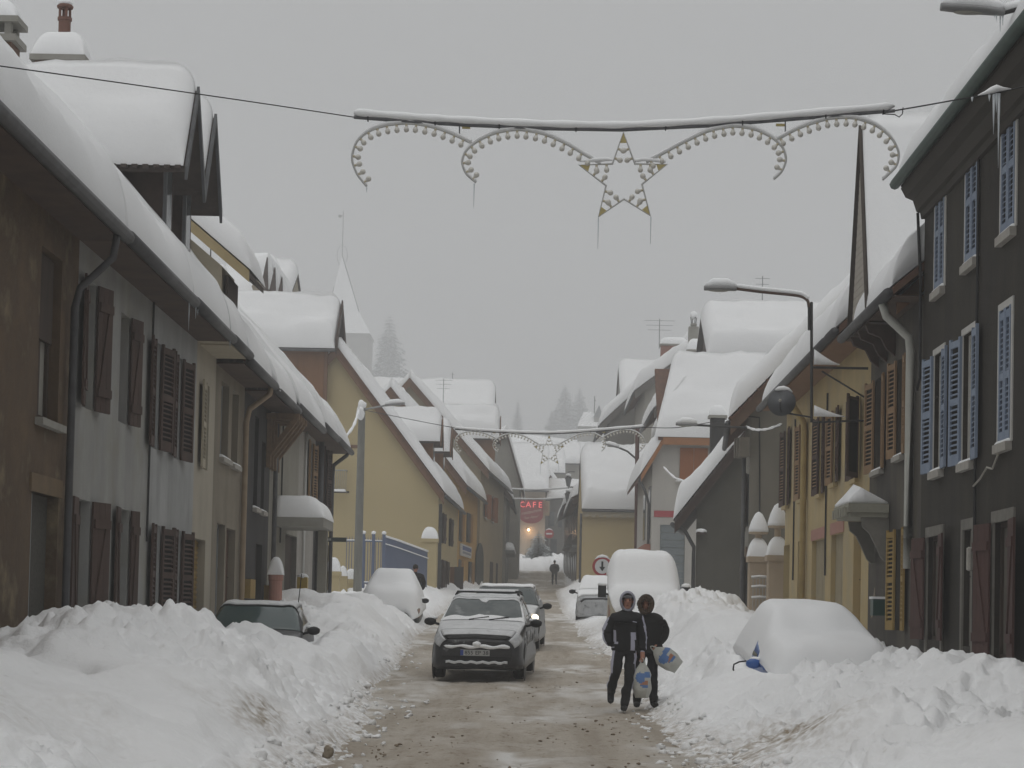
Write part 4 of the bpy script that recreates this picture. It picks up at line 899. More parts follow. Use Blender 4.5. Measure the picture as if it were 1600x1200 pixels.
m = M(); snow_quad(m, (xa, Y0-.55, zb_), (xb, Y0-.55, zb_), (xb, Y0-.1, zb_), (xa, Y0-.1, zb_), .12, n=6, mm=5, Rr=.1); m.build('balcony_snow', SNOW, bal, smooth=True)
m = M(); m.abox(-10.2, at(560, 700, Y0).x, Y0-.05, Y0-.003, at(540, 700, Y0).z, at(540, 695, Y0).z); m.build('floor_beam', BROWNB, h)
# cross wing
zE, zT = at(470, 548, 89.2).z, at(470, 484, 91.2).z; xR = at(526, 520, 89.5).x; xC = at(506, 600, 89.6).x
m = M(); m.abox(-14.2, xC, 89.62, 93.4, 8.0, zE+.1); wg = m.build('cross_wing', BOARDS, h)
bmm = M(); bmm.abox(0, .235, -.03, 0, 0, 1); bme = bmm.mesh('plank', BOARDS)
for k in range(18):
    inst('plank', bme, wg, (xC-.25-k*.245, 89.615, 8.2), scale=(1, 1, zE-8.3))
m = M(); m.abox(xC-.001, xC+.14, 89.55, 89.75, 8.0, zE+.05); m.build('corner_post', BROWNB, wg)
m = M(); tpw = (zT-zE)/2.0
m.prism([(-14.6, 89.2, zE), (-14.6, 91.4, zT), (-14.6, 91.4, zT+.12), (-14.6, 89.2, zE+.12)], (xR+14.6, 0, 0)); m.prism([(-14.6, 93.8, zE), (-14.6, 91.403, zT), (-14.6, 91.403, zT+.12), (-14.6, 93.8, zE+.12)], (xR+14.6, 0, 0)); m.build('wing_roof', TILED, wg)
m = M(); m.prism([(xR, 89.1, zE-.15), (xR, 91.4, zT-.1), (xR, 91.4, zT+.5), (xR, 89.1, zE+.55)], (.06, 0, 0)); m.prism([(xR, 93.9, zE-.15), (xR, 91.403, zT-.1), (xR, 91.403, zT+.5), (xR, 93.9, zE+.55)], (.06, 0, 0)); m.build('bargeboard', DBROWN, wg)
m = M(); snow_quad(m, (-14.7, 89.12, zE+.13), (xR-.02, 89.12, zE+.13), (xR-.02, 91.4, zT+.13), (-14.7, 91.4, zT+.13), .7, (0, 1, 1, 0), n=20, mm=14, Rr=.5, seed=9)
snow_quad(m, (-14.7, 93.88, zE+.13), (xR-.02, 93.88, zE+.13), (xR-.02, 91.401, zT+.13), (-14.7, 91.401, zT+.13), .7, (0, 1, 1, 0), n=12, mm=8, Rr=.5, seed=10); m.build('wing_snow', SNOWF, wg, smooth=True)
m = M(); m.tube([(-14.6, 89.12, zE+.03), (xR, 89.12, zE+.03)], .07, 6); m.build('gutter', ZINC, wg)
for (yc, px, yt, yb, sd) in ((93.2, 691, 648, 688, 4), (99.6, 706, 664, 704, 6)):
    xf = at(px, 660, yc).x-.35; zR, zE2 = at(px, yt, yc).z-.3, at(px, yb, yc-1.2).z-.15
    d = gable_dormer(h, -1, xf, yc-.9, yc+.9, 6.5, zE2, zR, 3.2, BOARDS, ov=.35, oside=.35, snowT=.5, barm=BROWNB, seed=sd, winm=GLASS)
    for k in range(9):
        pm = M(); pm.abox(xf-.2-k*.25, xf-k*.25-.02, yc-.93, yc-.902, 6.6, zE2+.05); pm.build('plank', BOARDS, d)
f3 = side_frame(-1, 90, 104, -4.35, -4.03)
for a in ((688, 691, 796, 848), (699.5, 706, 803, 853), (688, 691, 886, 925)):
    pass
for (ya, yb_, z0, z1) in ((92.3, 93.2, 4.75, 6.1), (97.5, 98.4, 4.8, 6.1), (92.3, 93.2, 2.2, 4.0), (95.2, 96.1, 2.2, 4.0)):
    rr = (ya-90, yb_-90, z0, z1); m = M(); f3.box(m, *rr, -.03, .05); o = m.build('window', GLASS, h)
    for s_ in (-1, 1): shutter(h, f3, rr[0 if s_ < 0 else 1], z0, z1, .45, s_, W_DARK, 'plank', 8, off=.04)
m = M(); m.abox(-4.36, -4.2, 90.3, 90.42, 1.5, 6.4); m.build('downpipe', ZINC, h)
# sliding wood gate leaf beside it
p = at(693, 925, 96); 
m = M(); m.abox(at(694, 900, 99).x, at(724, 900, 99).x, 98.9, 99, gz(99)-.5, at(710, 886, 99).z); gt = m.build('yard_gate', mat('brown_gate', (.17, .085, .04), (.13, .065, .03), scale=4), None, label='brown and charcoal solid yard gate by the ochre house', cat='gate', base=(-4, 99, gz(99)))
m = M(); m.abox(at(710, 900, 99).x+.003, at(724, 900, 99).x+.01, 98.87, 98.898, gz(99)-.4, at(710, 886, 99).z+.01); m.build('dark_leaf', mat('charcoal_panel', (.06, .055, .05)), gt)

# ochre house
eR = at(729, 763, 104.0)
h, fr, zw = gable_house('rendered_house', 'deep ochre house with white notice board squeezed between pale gables', 104.3, 117.5, -9.5, -4.05, (-13.2, 7.2), (eR.x, eR.z), (-7.6, 12.9), PL_OCH2, seed=81, dx=.62, gut='R', vergem=BROWNB, snowT=.5, tiles='R')
f3 = side_frame(-1, 104.4, 117.5, -4.05, -3.3)
r_ = f3.rect(718, 734, 852, 870); m = M(); f3.box(m, *r_, -.1, -.01); sgn = m.build('notice_board', mat('white_board', (.6, .6, .6), rough=.5), h)
m = M(); f3.box(m, r_[0]+(r_[1]-r_[0])*.1, r_[0]+(r_[1]-r_[0])*.95, r_[2]+(r_[3]-r_[2])*.5, r_[2]+(r_[3]-r_[2])*.85, -.115, -.101)
m.build('lettering', mat('blue_letters', (.12, .15, .3)), sgn)
m = M()
for k in range(9): f3.box(m, r_[0]+(r_[1]-r_[0])*(.12+.09*k), r_[0]+(r_[1]-r_[0])*(.17+.09*k), r_[2]+(r_[3]-r_[2])*.2, r_[2]+(r_[3]-r_[2])*.38, -.115, -.101)
m.build('small_lettering', mat('grey_letters', (.25, .26, .3)), sgn, kind='stuff')
for a in ((717, 722, 796, 846), (730, 735, 802, 848), (716, 720, 874, 915), (733, 737, 878, 915)):
    r_ = f3.rect(*a); m = M(); f3.box(m, *r_, -.03, .05); m.build('window', GLASS, h); shutter(h, f3, r_[1], r_[2], r_[3], .4, 1, mat('ochre_shutter', (.36, .2, .07)), 'plank', 6, off=.04)
# sand gable house with orange shutters and arch
Y0 = 118.0; rd_ = at(641, 586, Y0); eR = at(764, 740, Y0-.3)
h, fr, zw = gable_house('plaster_house', 'tall sand-coloured gable house with orange-brown shutters and arched door', Y0, 136, -11.5, -3.3, (-12.3, 9.3), (eR.x, eR.z), (rd_.x, rd_.z-.35), PL_SAND, seed=91, dx=1.05, gut='R', vergem=BROWNB, snowT=.5, tiles='R')
f3 = side_frame(-1, 118.05, 136, -3.3, -2.25)
for a in ((757.5, 759.5, 771, 810), (768.6, 770.2, 776, 816)):
    r_ = f3.rect(*a); m = M(); f3.box(m, *r_, -.02, .05); m.build('window', GLASS, h); sill(h, f3, r_, STONE)
    shutter(h, f3, r_[0]-.02, r_[2], r_[3], 1.1, -1, W_ORANGE, 'plank', 5, off=.04); shutter(h, f3, r_[1]+.02, r_[2], r_[3], 1.1, 1, W_ORANGE, 'plank', 9, off=.04)
r_ = f3.rect(743.5, 755, 870, 925); m = M(); uc, ur = (r_[0]+r_[1])/2, (r_[1]-r_[0])/2; zs = r_[3]-.3
m.prism([f3.p(r_[0], r_[2]-.5, -.02), f3.p(r_[1], r_[2]-.5, -.02)]+[f3.p(uc+ur*math.cos(k*math.pi/10), zs+ur*.45*math.sin(k*math.pi/10), -.02) for k in range(11)], f3.N*-.06); m.build('arched_door', mat('green_black_door', (.06, .07, .065), (.045, .05, .047)), h)
for a in ((765, 769.5, 878, 920), (774.5, 777, 880, 925)):
    r_ = f3.rect(*a); m = M(); f3.box(m, *r_, -.03, .05); m.build('door', W_DARK, h)
m = M(); m.prism([(rd_.x-.18, Y0-.02, rd_.z-2.2), (rd_.x+.18, Y0-.02, rd_.z-2.2), (rd_.x+.18, Y0-.02, rd_.z-1.3), (rd_.x-.18, Y0-.02, rd_.z-1.3)], (0, -.04, 0)); m.build('gable_vent', GLASS, h)
gable_dormer(h, -1, -2.75, 127.5, 129.5, 10.0, 12.4, 13.9, 4, BOARDS, ov=.3, oside=.4, snowT=.8, barm=BROWNB, seed=5)
# houses showing only their roofs above
p0, p1 = at(690, 592, 142), at(738, 592, 142)
h, fr = block_house('roofed_house', 'snowy hipped roof with aerial rising behind the sand gable', p0.x-6, at(765, 650, 140).x, 139, 149, at(740, 660, 139).z-.7, at(720, 594, 144).z-.7, PL_SAND, seed=95)
def aerial(h, x, y, z, hgt, n=4, wd=.9, ax='x'):
    m = M(); m.tube([(x, y, z), (x, y, z+hgt)], .025, 5); o = m.build('aerial_mast', GALV, h)
    for k in range(n):
        zz = z+hgt-.12-k*.28; m = M(); w_ = wd*(1-.12*k); m.tube([(x-w_/2, y, zz), (x+w_/2, y, zz)], .012, 4); m.build('aerial_rod', GALV, o)
p = at(693, 610, 139); aerial(h, p.x, 138.9, p.z-1.2, 2.0, 3, 1.2); p = at(706, 595, 143); aerial(h, p.x, 144, p.z-.5, 1.2, 1, .3)
h, fr = block_house('roofed_house', 'low snow-loaded roof tucked behind the yellow gable', at(560, 600, 112).x-2, at(640, 600, 112).x-1, 110, 118, at(600, 640, 110).z, at(600, 592, 114).z-.7, PL_SAND, seed=97)
h, fr, zw = gable_house('stone_house', 'grey narrow gable house at the street corner before the cafe', 158, 172, -6.5, at(811, 800, 158).x, (-9.5, 11), (at(816, 790, 158).x+.1, 10.9), (at(800, 692, 158).x-.4, 15.6), mat('grey_stone_wall', (.30, .285, .25), (.25, .235, .205), scale=.8), seed=99, gut=False, snowT=.5)
h, fr, zw = gable_house('stone_house', 'dim grey shopfront house with snow on its shop awning', 138, 156, -7.5, -2.1, (-8.3, 9.3), (-1.7, 9.3), (-4.8, 13.2), mat('grey_stone_wall', (.30, .285, .25)), seed=101, gut='R', snowT=.6)
f3 = side_frame(-1, 138, 156, -2.1, -2.1)
for k, (ya, z0, z1) in enumerate(((2, 6.4, 8.2), (6, 6.4, 8.2), (10, 6.5, 8.3), (14, 6.5, 8.3), (3, 3.6, 5.6), (9, 3.8, 5.8), (14, 3.9, 5.9))):
    m = M(); f3.box(m, ya, ya+.9, z0, z1, -.03, .05); m.build('window', GLASS, h)
m = M(); f3.box(m, 1, 12, 5.75, 5.95, -.6, -.01); aw = m.build('shop_awning', W_GREY, h); m = M(); snow_quad(m, f3.p(1, 5.96, -.6), f3.p(12, 5.96, -.6), f3.p(12, 5.96, 0), f3.p(1, 5.96, 0), .45, (1, 1, 1, 0), n=20, mm=6, Rr=.3, amp=.3); m.build('awning_snow', SNOW, aw, smooth=True)

# cafe across the end of the street
Yc0 = 198.0; xa, xb = at(808, 800, Yc0).x, at(852, 800, Yc0).x
PL_CAFE = mat('cafe_plaster', (.45, .38, .30), (.39, .33, .26), scale=.5)
h, fr = block_house('cafe_house', 'beige cafe house with red illuminated sign and lit wall lamp', xa-4.5, xb, Yc0, 210, at(830, 768, Yc0).z, at(830, 694, 204).z-.6, PL_CAFE, seed=103, snowT=.6)
SIGNR = mat('red_sign_board', (.26, .05, .055), (.22, .042, .045), rough=.5, scale=2)
s0, s1 = at(811.5, 800, Yc0-.6), at(848.5, 800, Yc0-.6); zt_, zb_ = at(830, 778.5, Yc0-.6).z, at(830, 818, Yc0-.6).z; cxm = (s0.x+s1.x)/2; hw = (s1.x-s0.x)/2
pts = [(s0.x, zt_), (s1.x, zt_), (s1.x, zb_+.75)]+[(cxm+hw*math.cos(a_), zb_+.75-.75*math.sin(a_)) for a_ in [k*math.pi/10 for k in range(1, 10)]]+[(s0.x, zb_+.75)]
m = M(); m.prism([(x, Yc0-.6, z) for x, z in pts], (0, .18, 0)); sgn = m.build('cafe_sign', SIGNR, h)
m = M(); m.abox(cxm-.04, cxm+.04, Yc0-.42, Yc0, zt_-.3, zt_-.2); m.build('sign_bracket', DARKM, sgn)
NEON = mat('red_neon', (.8, .15, .15), emit=(1, .16, .17), estr=1.1); CRM = mat('cream_letters', (.5, .42, .33))
def text(s, size, loc, m_, parent, rot=(math.pi/2, 0, 0), name='lettering', shear=0, ext=.02, wid=None, align='CENTER'):
    c = bpy.data.curves.new('t', 'FONT'); c.body = s; c.size = size; c.extrude = ext; c.align_x = align; c.align_y = 'CENTER'; c.shear = shear; c.resolution_u = 3
    t = bpy.data.objects.new('t', c); COL.objects.link(t); bpy.context.view_layer.update()
    me = bpy.data.meshes.new_from_object(t.evaluated_get(bpy.context.evaluated_depsgraph_get())); bpy.data.objects.remove(t)
    me.materials.clear(); me.materials.append(m_)
    o = bpy.data.objects.new(name, me); COL.objects.link(o); o.parent = parent; o.rotation_euler = rot
    off = WLOC[parent.name] if parent else V3((0, 0, 0)); o.location = V3(loc)-off; WLOC[o.name] = V3((0, 0, 0))
    if wid:
        xs_ = [v.co.x for v in me.vertices]; o.scale = (wid/(max(xs_)-min(xs_)), 1, 1)
    return o
zz = at(830, 789, Yc0-.6).z
for k, ch in enumerate('CAFE'): text(ch, .78, (cxm+(k-1.5)*hw*.5, Yc0-.63, zz), NEON, sgn, name='neon_letter', ext=.03)
text('restaurant', .42, (cxm, Yc0-.63, at(830, 800, Yc0).z), CRM, sgn, rot=(math.pi/2, -.22, 0), shear=.3, wid=hw*1.75)
text('"Les Alpes"', .32, (cxm, Yc0-.63, at(830, 808.5, Yc0).z), CRM, sgn, rot=(math.pi/2, -.16, 0), shear=.3, wid=hw*1.3)
lp = at(826, 827, Yc0-.35); m = M(); m.tube([(lp.x-.25, Yc0, lp.z+.12), (lp.x-.2, Yc0-.3, lp.z+.12), (lp.x, Yc0-.35, lp.z)], .03, 6); wl = m.build('wall_lamp', DARKM, h)
m = M(); m.blob((lp.x, Yc0-.37, lp.z-.05), (.1, .1, .1), 3, 0); m.build('lamp_bulb', mat('lit_bulb', (1, .8, .6), emit=(1, .62, .32), estr=40), wl, smooth=True)
pl = bpy.data.lights.new('cafe_lamp_light', 'POINT'); pl.energy = 22; pl.color = (1, .62, .36); pl.shadow_soft_size = .15
plo = bpy.data.objects.new('cafe_lamp_light', pl); COL.objects.link(plo); plo.location = (lp.x+.1, Yc0-.6, lp.z-.35)
r_ = fr.rect(815, 823, 838, 872); m = M(); fr.box(m, *r_, -.02, .04); m.build('door', mat('pale_cafe_door', (.5, .42, .33)), h)
vs_ = at(853, 798, Yc0-.3); m = M(); m.abox(vs_.x-.35, vs_.x+.35, Yc0-.3, Yc0-.15, at(853, 806, Yc0).z, at(853, 783, Yc0).z); o = m.build('hanging_sign', mat('dull_yellow_sign', (.26, .2, .13)), h)
for k in range(2):
    m = M(); m.tube([(vs_.x+.2*math.cos(a_), Yc0-.31, at(853, 789+k*8, Yc0).z+.2*math.sin(a_)) for a_ in [j*math.pi/5 for j in range(10)]], .03, 5, closed=True); m.build('emblem_ring', mat('red_emblem', (.3, .1, .08)), o)
h, fr = block_house('stone_house', 'dark grey house joined to the cafe with boarded ground floor', xb+.4, at(906, 800, 200).x+1, 200.5, 212, at(880, 790, 200).z+.6, at(870, 752, 205).z-.4, mat('dark_grey_stone', (.17, .165, .155), (.13, .127, .12), scale=.6, streak=.4), seed=107, snowT=.6)
for a in ((858, 866, 800, 822), (872, 878, 800, 824), (860, 870, 842, 868)):
    r_ = fr.rect(*a); m = M(); fr.box(m, *r_, -.03, .05); m.build('window', GLASS, h)
h, fr, zw = gable_house('stone_house', 'dim house with pointed gable behind the cafe roof', 214, 226, at(845, 760, 214).x, at(878, 760, 214).x, (at(843, 775, 214).x, at(843, 772, 214).z), (at(881, 775, 214).x, at(881, 772, 214).z), (at(860, 748, 214).x, at(860, 745, 214).z), mat('dark_grey_stone', (.17, .165, .155)), seed=109, gut=False, snowT=.6)
for k, (pxa, pxb, ya, yb_, Yh) in enumerate(((845, 880, 700, 735, 232), (872, 905, 690, 720, 240), (840, 870, 690, 712, 262), (890, 925, 690, 715, 270))):
    block_house('roofed_house', ['small snowy roof stepping up the slope above the cafe', 'wide snowy roof with dark gable above the lanterns', 'far snowy roof below the misty fir', 'far snowy roof below the misty chapel'][k], at(pxa, 700, Yh).x, at(pxb, 700, Yh).x, Yh, Yh+9, at(860, yb_, Yh).z-.4, at(860, ya, Yh+4).z-.6, mat('grey_stone_wall', (.30, .285, .25)), seed=120+k, zb=gz(Yh)-2)

# ---------------------------------------------------------------- opposite side farther up
PL_GABLE = mat('grey_gable_render', (.21, .195, .165), (.17, .16, .135), scale=.8, streak=.3, bump=.2)
Y0 = 58.0; eL = at(1143, 656, Y0-.3); top = at(1320, 476, Y0)
sl_ = (top.z-eL.z)/(top.x-eL.x); rx = 10.0; rz = eL.z+sl_*(rx-eL.x)
h, fr, zw = gable_house('rendered_house', 'grey gable-ended house with tiled verge and corbelled eave', Y0, 66, 6.0, 14, (eL.x, eL.z-.1), (2*rx-eL.x, eL.z-.1), (rx, rz-.1), PL_GABLE, seed=131, tiles='L', gut='L', vergem=mat('tile_verge', (.14, .085, .055), (.1, .065, .045), scale=6), snowT=.7, ov=.35, dx=.65)
for k in range(3):
    m = M(); x0 = 5.95-.04*k; m.abox(x0-.28, x0, Y0-.25+k*.28, Y0+k*.28-.03, 6.2, 6.75); m.build('corbel_stone', mat('corbel_stone', (.2, .18, .15), (.15, .135, .11), scale=5), h)
u = 6.0; f3 = side_frame(1, 58, 66, 6.0, 6.65)
for k, (ya, z0, z1) in enumerate(((1.2, 4.3, 5.8), (4.8, 4.3, 5.8), (1.4, 1.3, 3.4), (5, 1.5, 3.5))):
    m = M(); f3.box(m, ya, ya+.9, z0, z1, -.02, .05); m.build('window', GLASS, h)
    for s_ in (-1, 1): shutter(h, f3, ya if s_ < 0 else ya+.9, z0, z1, .45, s_, W_DARK, 'plank', 7, off=.03)
m = M(); f3.box(m, 1.2, 2.5, 3.42, 3.7, -.06, .02); m.build('lintel', mat('brown_lintel', (.17, .12, .085)), h)
pipe(h, [(5.86, 58.3, 6.2), (5.86, 58.3, .8)], .055, ZINC)
m = M(); c0 = at(1187, 650, Y0-.03); c1 = at(1187, 815, Y0-.03); m.tube([(c0.x-.5, Y0-.03, c0.z), (c0.x, Y0-.03, c0.z-.05), (c0.x, Y0-.03, c0.z-.3), (c1.x, Y0-.03, c1.z)], .02, 5); m.build('cable', WIRE, h)
h2, fr2 = block_house('roofed_house', 'high snow-loaded roof with tiled eave behind the orange-shuttered house', at(1112, 560, 93).x, 17, 93, 100.5, at(1120, 556, 92.7).z-.15, at(1130, 478, 96.7).z-.75, mat('dark_boarded_wall', (.07, .05, .04), (.05, .036, .03), scale=2), seed=191, snowT=.9, vx=(.25, .3), ov=.4)
p = at(1191, 470, 98); aerial(h2, p.x, 98, p.z-1.0, 2.2, 2, .7)
# dark gable house
Y0 = 72.0; eL = at(1056, 815, Y0-.3); top = at(1145, 702, Y0); sl_ = (top.z-eL.z)/(top.x-eL.x); rx = 8.6
h, fr, zw = gable_house('rendered_house', 'dark olive-grey gable house with ragged tiled verge and hanging gutter pipe', Y0, 78.5, 5.6, 12, (eL.x, eL.z-.1), (2*rx-eL.x, eL.z-.1), (rx, eL.z-.1+sl_*(rx-eL.x)), mat('dark_olive_render', (.105, .098, .08), (.08, .075, .06), scale=.7, streak=.3), roofm=TILED, seed=135, tiles='L', gut='L', vergem=DBROWN, snowT=.75, ov=.4, dx=.8)
pipe(h, [(eL.x+.05, 71.7, eL.z-.1), (eL.x+.35, 71.75, eL.z-.35), (5.52, 71.9, 4.1), (5.52, 71.95, 3.9), (5.52, 71.95, 1.2)], .07, DARKM)
m = M(); m.abox(5.6, 5.9, 71.5, 71.98, 4.55, 4.62); o = m.build('bracket_shelf', DBROWN, h); m = M(); m.blob((5.75, 71.7, 4.66), (.2, .25, .09), 8, .1); m.build('shelf_snow', SNOW, o, smooth=True)
chimney(h, at(1122, 700, 74).x, 74.5, 6.0, at(1122, 652, 74).z, .5, .5, PL_DARK, snow=.4)
# white house with orange shutter and red band
Y0 = 85.0; P_ = lambda px, py: at(px, py, Y0)
PL_W = mat('off_white_render', (.48, .46, .42), (.42, .40, .37), scale=.6, streak=.25)
xl = P_(1018, 800).x; xr = P_(1135, 800).x+1.5; zc = P_(1070, 689).z
rw = (P_(1062, 720).x-xl, P_(1106, 720).x-xl, P_(1080, 752).z, P_(1080, 700).z); rg = (P_(1031, 850).x-xl, P_(1070, 850).x-xl, 1.0, P_(1050, 820).z)
eL = P_(1001, 747); k1 = P_(1035, 692)
hip = [(xr-.6, zc), (k1.x, zc)]
h, fr, zw = gable_house('rendered_house', 'off-white house with orange shutter, red band and grey roller door', Y0, 97, xl, xr, (eL.x, eL.z), (2*((xl+xr)/2)-eL.x, eL.z), ((xl+xr)/2, 12.2), PL_W, seed=141, holes=[rw, rg], hip=hip, gut=False)
rX = (xl+xr)/2; m = M()
m.prism([(eL.x, Y0-.3, eL.z), (k1.x, Y0-.3, zc), (k1.x, Y0-.3, zc+.14), (eL.x, Y0-.3, eL.z+.14)], (0, 12.6, 0)); m.prism([(k1.x-.2, Y0-.4, zc-.02), (k1.x-.2, Y0+3.2, 12.2), (k1.x-.2, Y0+3.2, 12.34), (k1.x-.2, Y0-.4, zc+.12)], (xr-k1.x+.6, 0, 0))
m.prism([(k1.x, Y0+.1, zc), (rX, Y0+3.2, 12.2), (rX, 97.3, 12.2), (k1.x, 97.3, zc)], (0, 0, .12)); m.build('roof', TILE, h)
m = M(); m.prism([(eL.x, Y0-.36, eL.z-.18), (k1.x, Y0-.36, zc-.2), (k1.x, Y0-.36, zc+.1), (eL.x, Y0-.36, eL.z+.12)], (0, .05, 0)); m.prism([(k1.x, Y0-.42, zc-.2), (xr, Y0-.42, zc-.2), (xr, Y0-.42, zc+.1), (k1.x, Y0-.42, zc+.1)], (0, .05, 0)); m.build('fascia', mat('orange_fascia', (.36, .17, .08), (.3, .14, .065), scale=4), h)
m = M(); snow_quad(m, (eL.x-.05, Y0-.35, eL.z+.14), (eL.x-.05, 97.3, eL.z+.14), (k1.x+.6, 97.3, zc+1.0), (k1.x+.1, Y0-.35, zc+.2), .65, (1, 1, 1, 0), n=16, mm=10, seed=3)
snow_quad(m, (k1.x-.35, Y0-.45, zc+.12), (xr+.4, Y0-.45, zc+.12), (xr+.4, Y0+3.2, 12.4), (k1.x+.5, Y0+3.2, 12.4), .7, (1, 0, 1, 0), n=16, mm=14, seed=5)
snow_quad(m, (k1.x+.2, Y0+.6, zc+1.0), (k1.x+.2, 97.3, zc+1.0), (rX, 97.3, 12.4), (rX, Y0+3.2, 12.4), .65, (0, 1, 0, 0), n=10, mm=8, seed=8); m.build('roof_snow', SNOWF, h, smooth=True)
m = M()
for k in range(2): fr.box(m, rw[0]+(rw[1]-rw[0])*k/2+.01, rw[0]+(rw[1]-rw[0])*(k+1)/2-.01, rw[2], rw[3], -.03, .02)
m.build('shutter', W_ORANGE, h)
for k in range(8):
    m = M(); w_ = (rw[1]-rw[0])/8; fr.box(m, rw[0]+k*w_+.012, rw[0]+(k+1)*w_-.012, rw[2]+.01, rw[3]-.01, -.055, -.031); m.build('plank', W_ORANGE, h)
sill(h, fr, (rw[0]-.1, rw[1], rw[2]-.02, rw[3]), STONE)
for k in range(13):
    hh = (rg[3]-1.3)/13; m = M(); fr.box(m, rg[0]+.01, rg[1]-.01, 1.3+k*hh+.015, 1.3+(k+1)*hh, .06, .1); m.build('roller_slat', mat('grey_roller', (.20, .225, .23), (.17, .19, .2), rough=.5, scale=3), h)
r_ = fr.rect(1022, 1053, 798, 808); m = M(); fr.box(m, *r_, -.02, -.002); m.build('red_band', mat('red_band_paint', (.38, .08, .09)), h)
f3 = side_frame(1, 85, 97, xl, xl-.02)
for k, (ya, yb_, z0, z1, mm_) in enumerate(((.6, 2.0, 4.9, 7.1, GLASS), (.5, 2.4, 1.5, 4.2, W_TAN), (4, 5.5, 1.7, 4.2, GLASS), (4.5, 6, 5, 7, GLASS), (8, 9.5, 1.9, 4.4, W_TAN))):
    m = M(); f3.box(m, ya, yb_, z0, z1, -.03, .05); m.build('window' if mm_ is GLASS else 'door', mm_, h)
m = M(); f3.box(m, .2, 6.5, 4.35, 4.65, -.25, -.005); m.build('shop_fascia', mat('brick_red_fascia', (.3, .13, .09)), h)
pipe(h, [(eL.x-.05, 85.2, eL.z), (eL.x+.2, 85.2, eL.z-.5), (xl-.1, 85.3, 6.3), (xl-.1, 85.3, 1.5)], .06, ZINC)
# house roofs stepping up behind
def roofstep(name, label, Y0, Y1, a, b, wallm, run, seed, snowT=.7, vm=None):
    A, B = at(*a, Y0-.3), at(*b, Y0-.3); s_ = (B.z-A.z)/(B.x-A.x); rx = A.x+run
    return gable_house(name, label, Y0, Y1, A.x+.6, rx+run-.6, (A.x, A.z-.1), (rx+run, A.z-.1), (rx, A.z-.1+s_*run), wallm, seed=seed, gut='L', snowT=snowT, vergem=vm or mat('grey_verge', (.13, .12, .11)))
h, fr, zw = roofstep('rendered_house', 'grey house with brick chimney rising over the white house roof', 100, 111, (1022, 640), (1105, 568), mat('dim_grey_render', (.2, .19, .17)), 5.0, 151)
p = at(1090, 560, 101); cb = chimney(h, p.x, 102, 11, at(1090, 547, 101).z, .85, .8, mat('tan_brick', (.3, .24, .17), (.2, .16, .12), scale=14), snow=.6)
p = at(1084, 500, 104); m = M(); z0, z1 = at(1084, 530, 104).z, at(1084, 511, 104).z; m.abox(p.x-.25, p.x+.25, 103.8, 104.3, z0-1, z1); o = m.build('chimney', CAPM, h)
m = M(); m.lathe((p.x, 104.05, 0), [(.12, z1), (.18, z1+.12), (.16, z1+.18), (.08, z1+.2)], 10); m.build('chimney_pot', CAPM, o)
m = M()
for k in range(4): an = k*math.pi/2+.4; m.tube([(p.x+.12*math.cos(an), 104.05+.12*math.sin(an), z1+.15), (p.x+.17*math.cos(an), 104.05+.17*math.sin(an), z1+.5)], .02, 4)
m.build('pot_cage', DARKM, o, kind='stuff'); m = M(); m.blob((p.x, 104.05, z1+.62), (.2, .2, .22), 5, .1); m.build('pot_snow', SNOW, o, smooth=True)
h, fr, zw = roofstep('rendered_house', 'pale grey house with wide pink chimney above the stepped roofs', 120, 132, (992, 612), (1073, 552), mat('pale_dim_render', (.36, .34, .30), (.3, .285, .25), scale=.6), 5.2, 155)
p = at(1053, 560, 121.5); chimney(h, p.x, 122.2, 14, at(1053, 539, 121.5).z, 1.5, .8, mat('pink_render', (.30, .15, .115), (.26, .13, .1), scale=2), snow=.45)
p = at(1030, 540, 121); aerial(h, p.x, 121, at(1030, 545, 121).z, 1.8, 3, 1.8)
p0, p1 = at(968, 562, 150), at(1040, 562, 150)
h, fr = block_house('roofed_house', 'steep snow roof with thin dark gable edge at the ridge line', at(963, 600, 146).x+.4, p1.x+4, 146, 156, at(990, 632, 146).z, at(990, 566, 151).z-.5, mat('dim_grey_render', (.2, .19, .17)), seed=157, vx=(.1, .3))
h, fr, zw = roofstep('rendered_house', 'grey house with deep snow verge beside the yellow hall', 134, 145, (938, 664), (970, 634), mat('dim_grey_render', (.2, .19, .17)), 6.0, 159)
# yellow hall with its snow roof
Y0 = 112; xa, xb = at(909, 850, Y0).x, at(1005, 850, Y0).x
h, fr = block_house('rendered_house', 'yellow hall with deep snow roof and scalloped eave board', xa, xb+1, Y0, 125, at(950, 799, Y0-.3).z, at(950, 700, 118.5).z-.6, mat('hall_yellow', (.55, .44, .24), (.50, .40, .22), scale=.5), seed=161, snowT=.75, vx=(.05, .3), ov=.3)
scm = M(); scm.prism([(-.2, 0, 0), (.2, 0, 0), (.2, 0, -.22), (.1, 0, -.32), (0, 0, -.34), (-.1, 0, -.32), (-.2, 0, -.22)], (0, .03, 0)); sme = scm.mesh('scallop', W_CREAM)
for k in range(9): inst('scallop', sme, h, (xa+.2+k*.41, Y0-.3, at(950, 799, Y0).z-.02))
pipe(h, [(xa-.06, Y0+.1, 7.2), (xa-.06, Y0+.1, 2.5)], .07, ZINC)
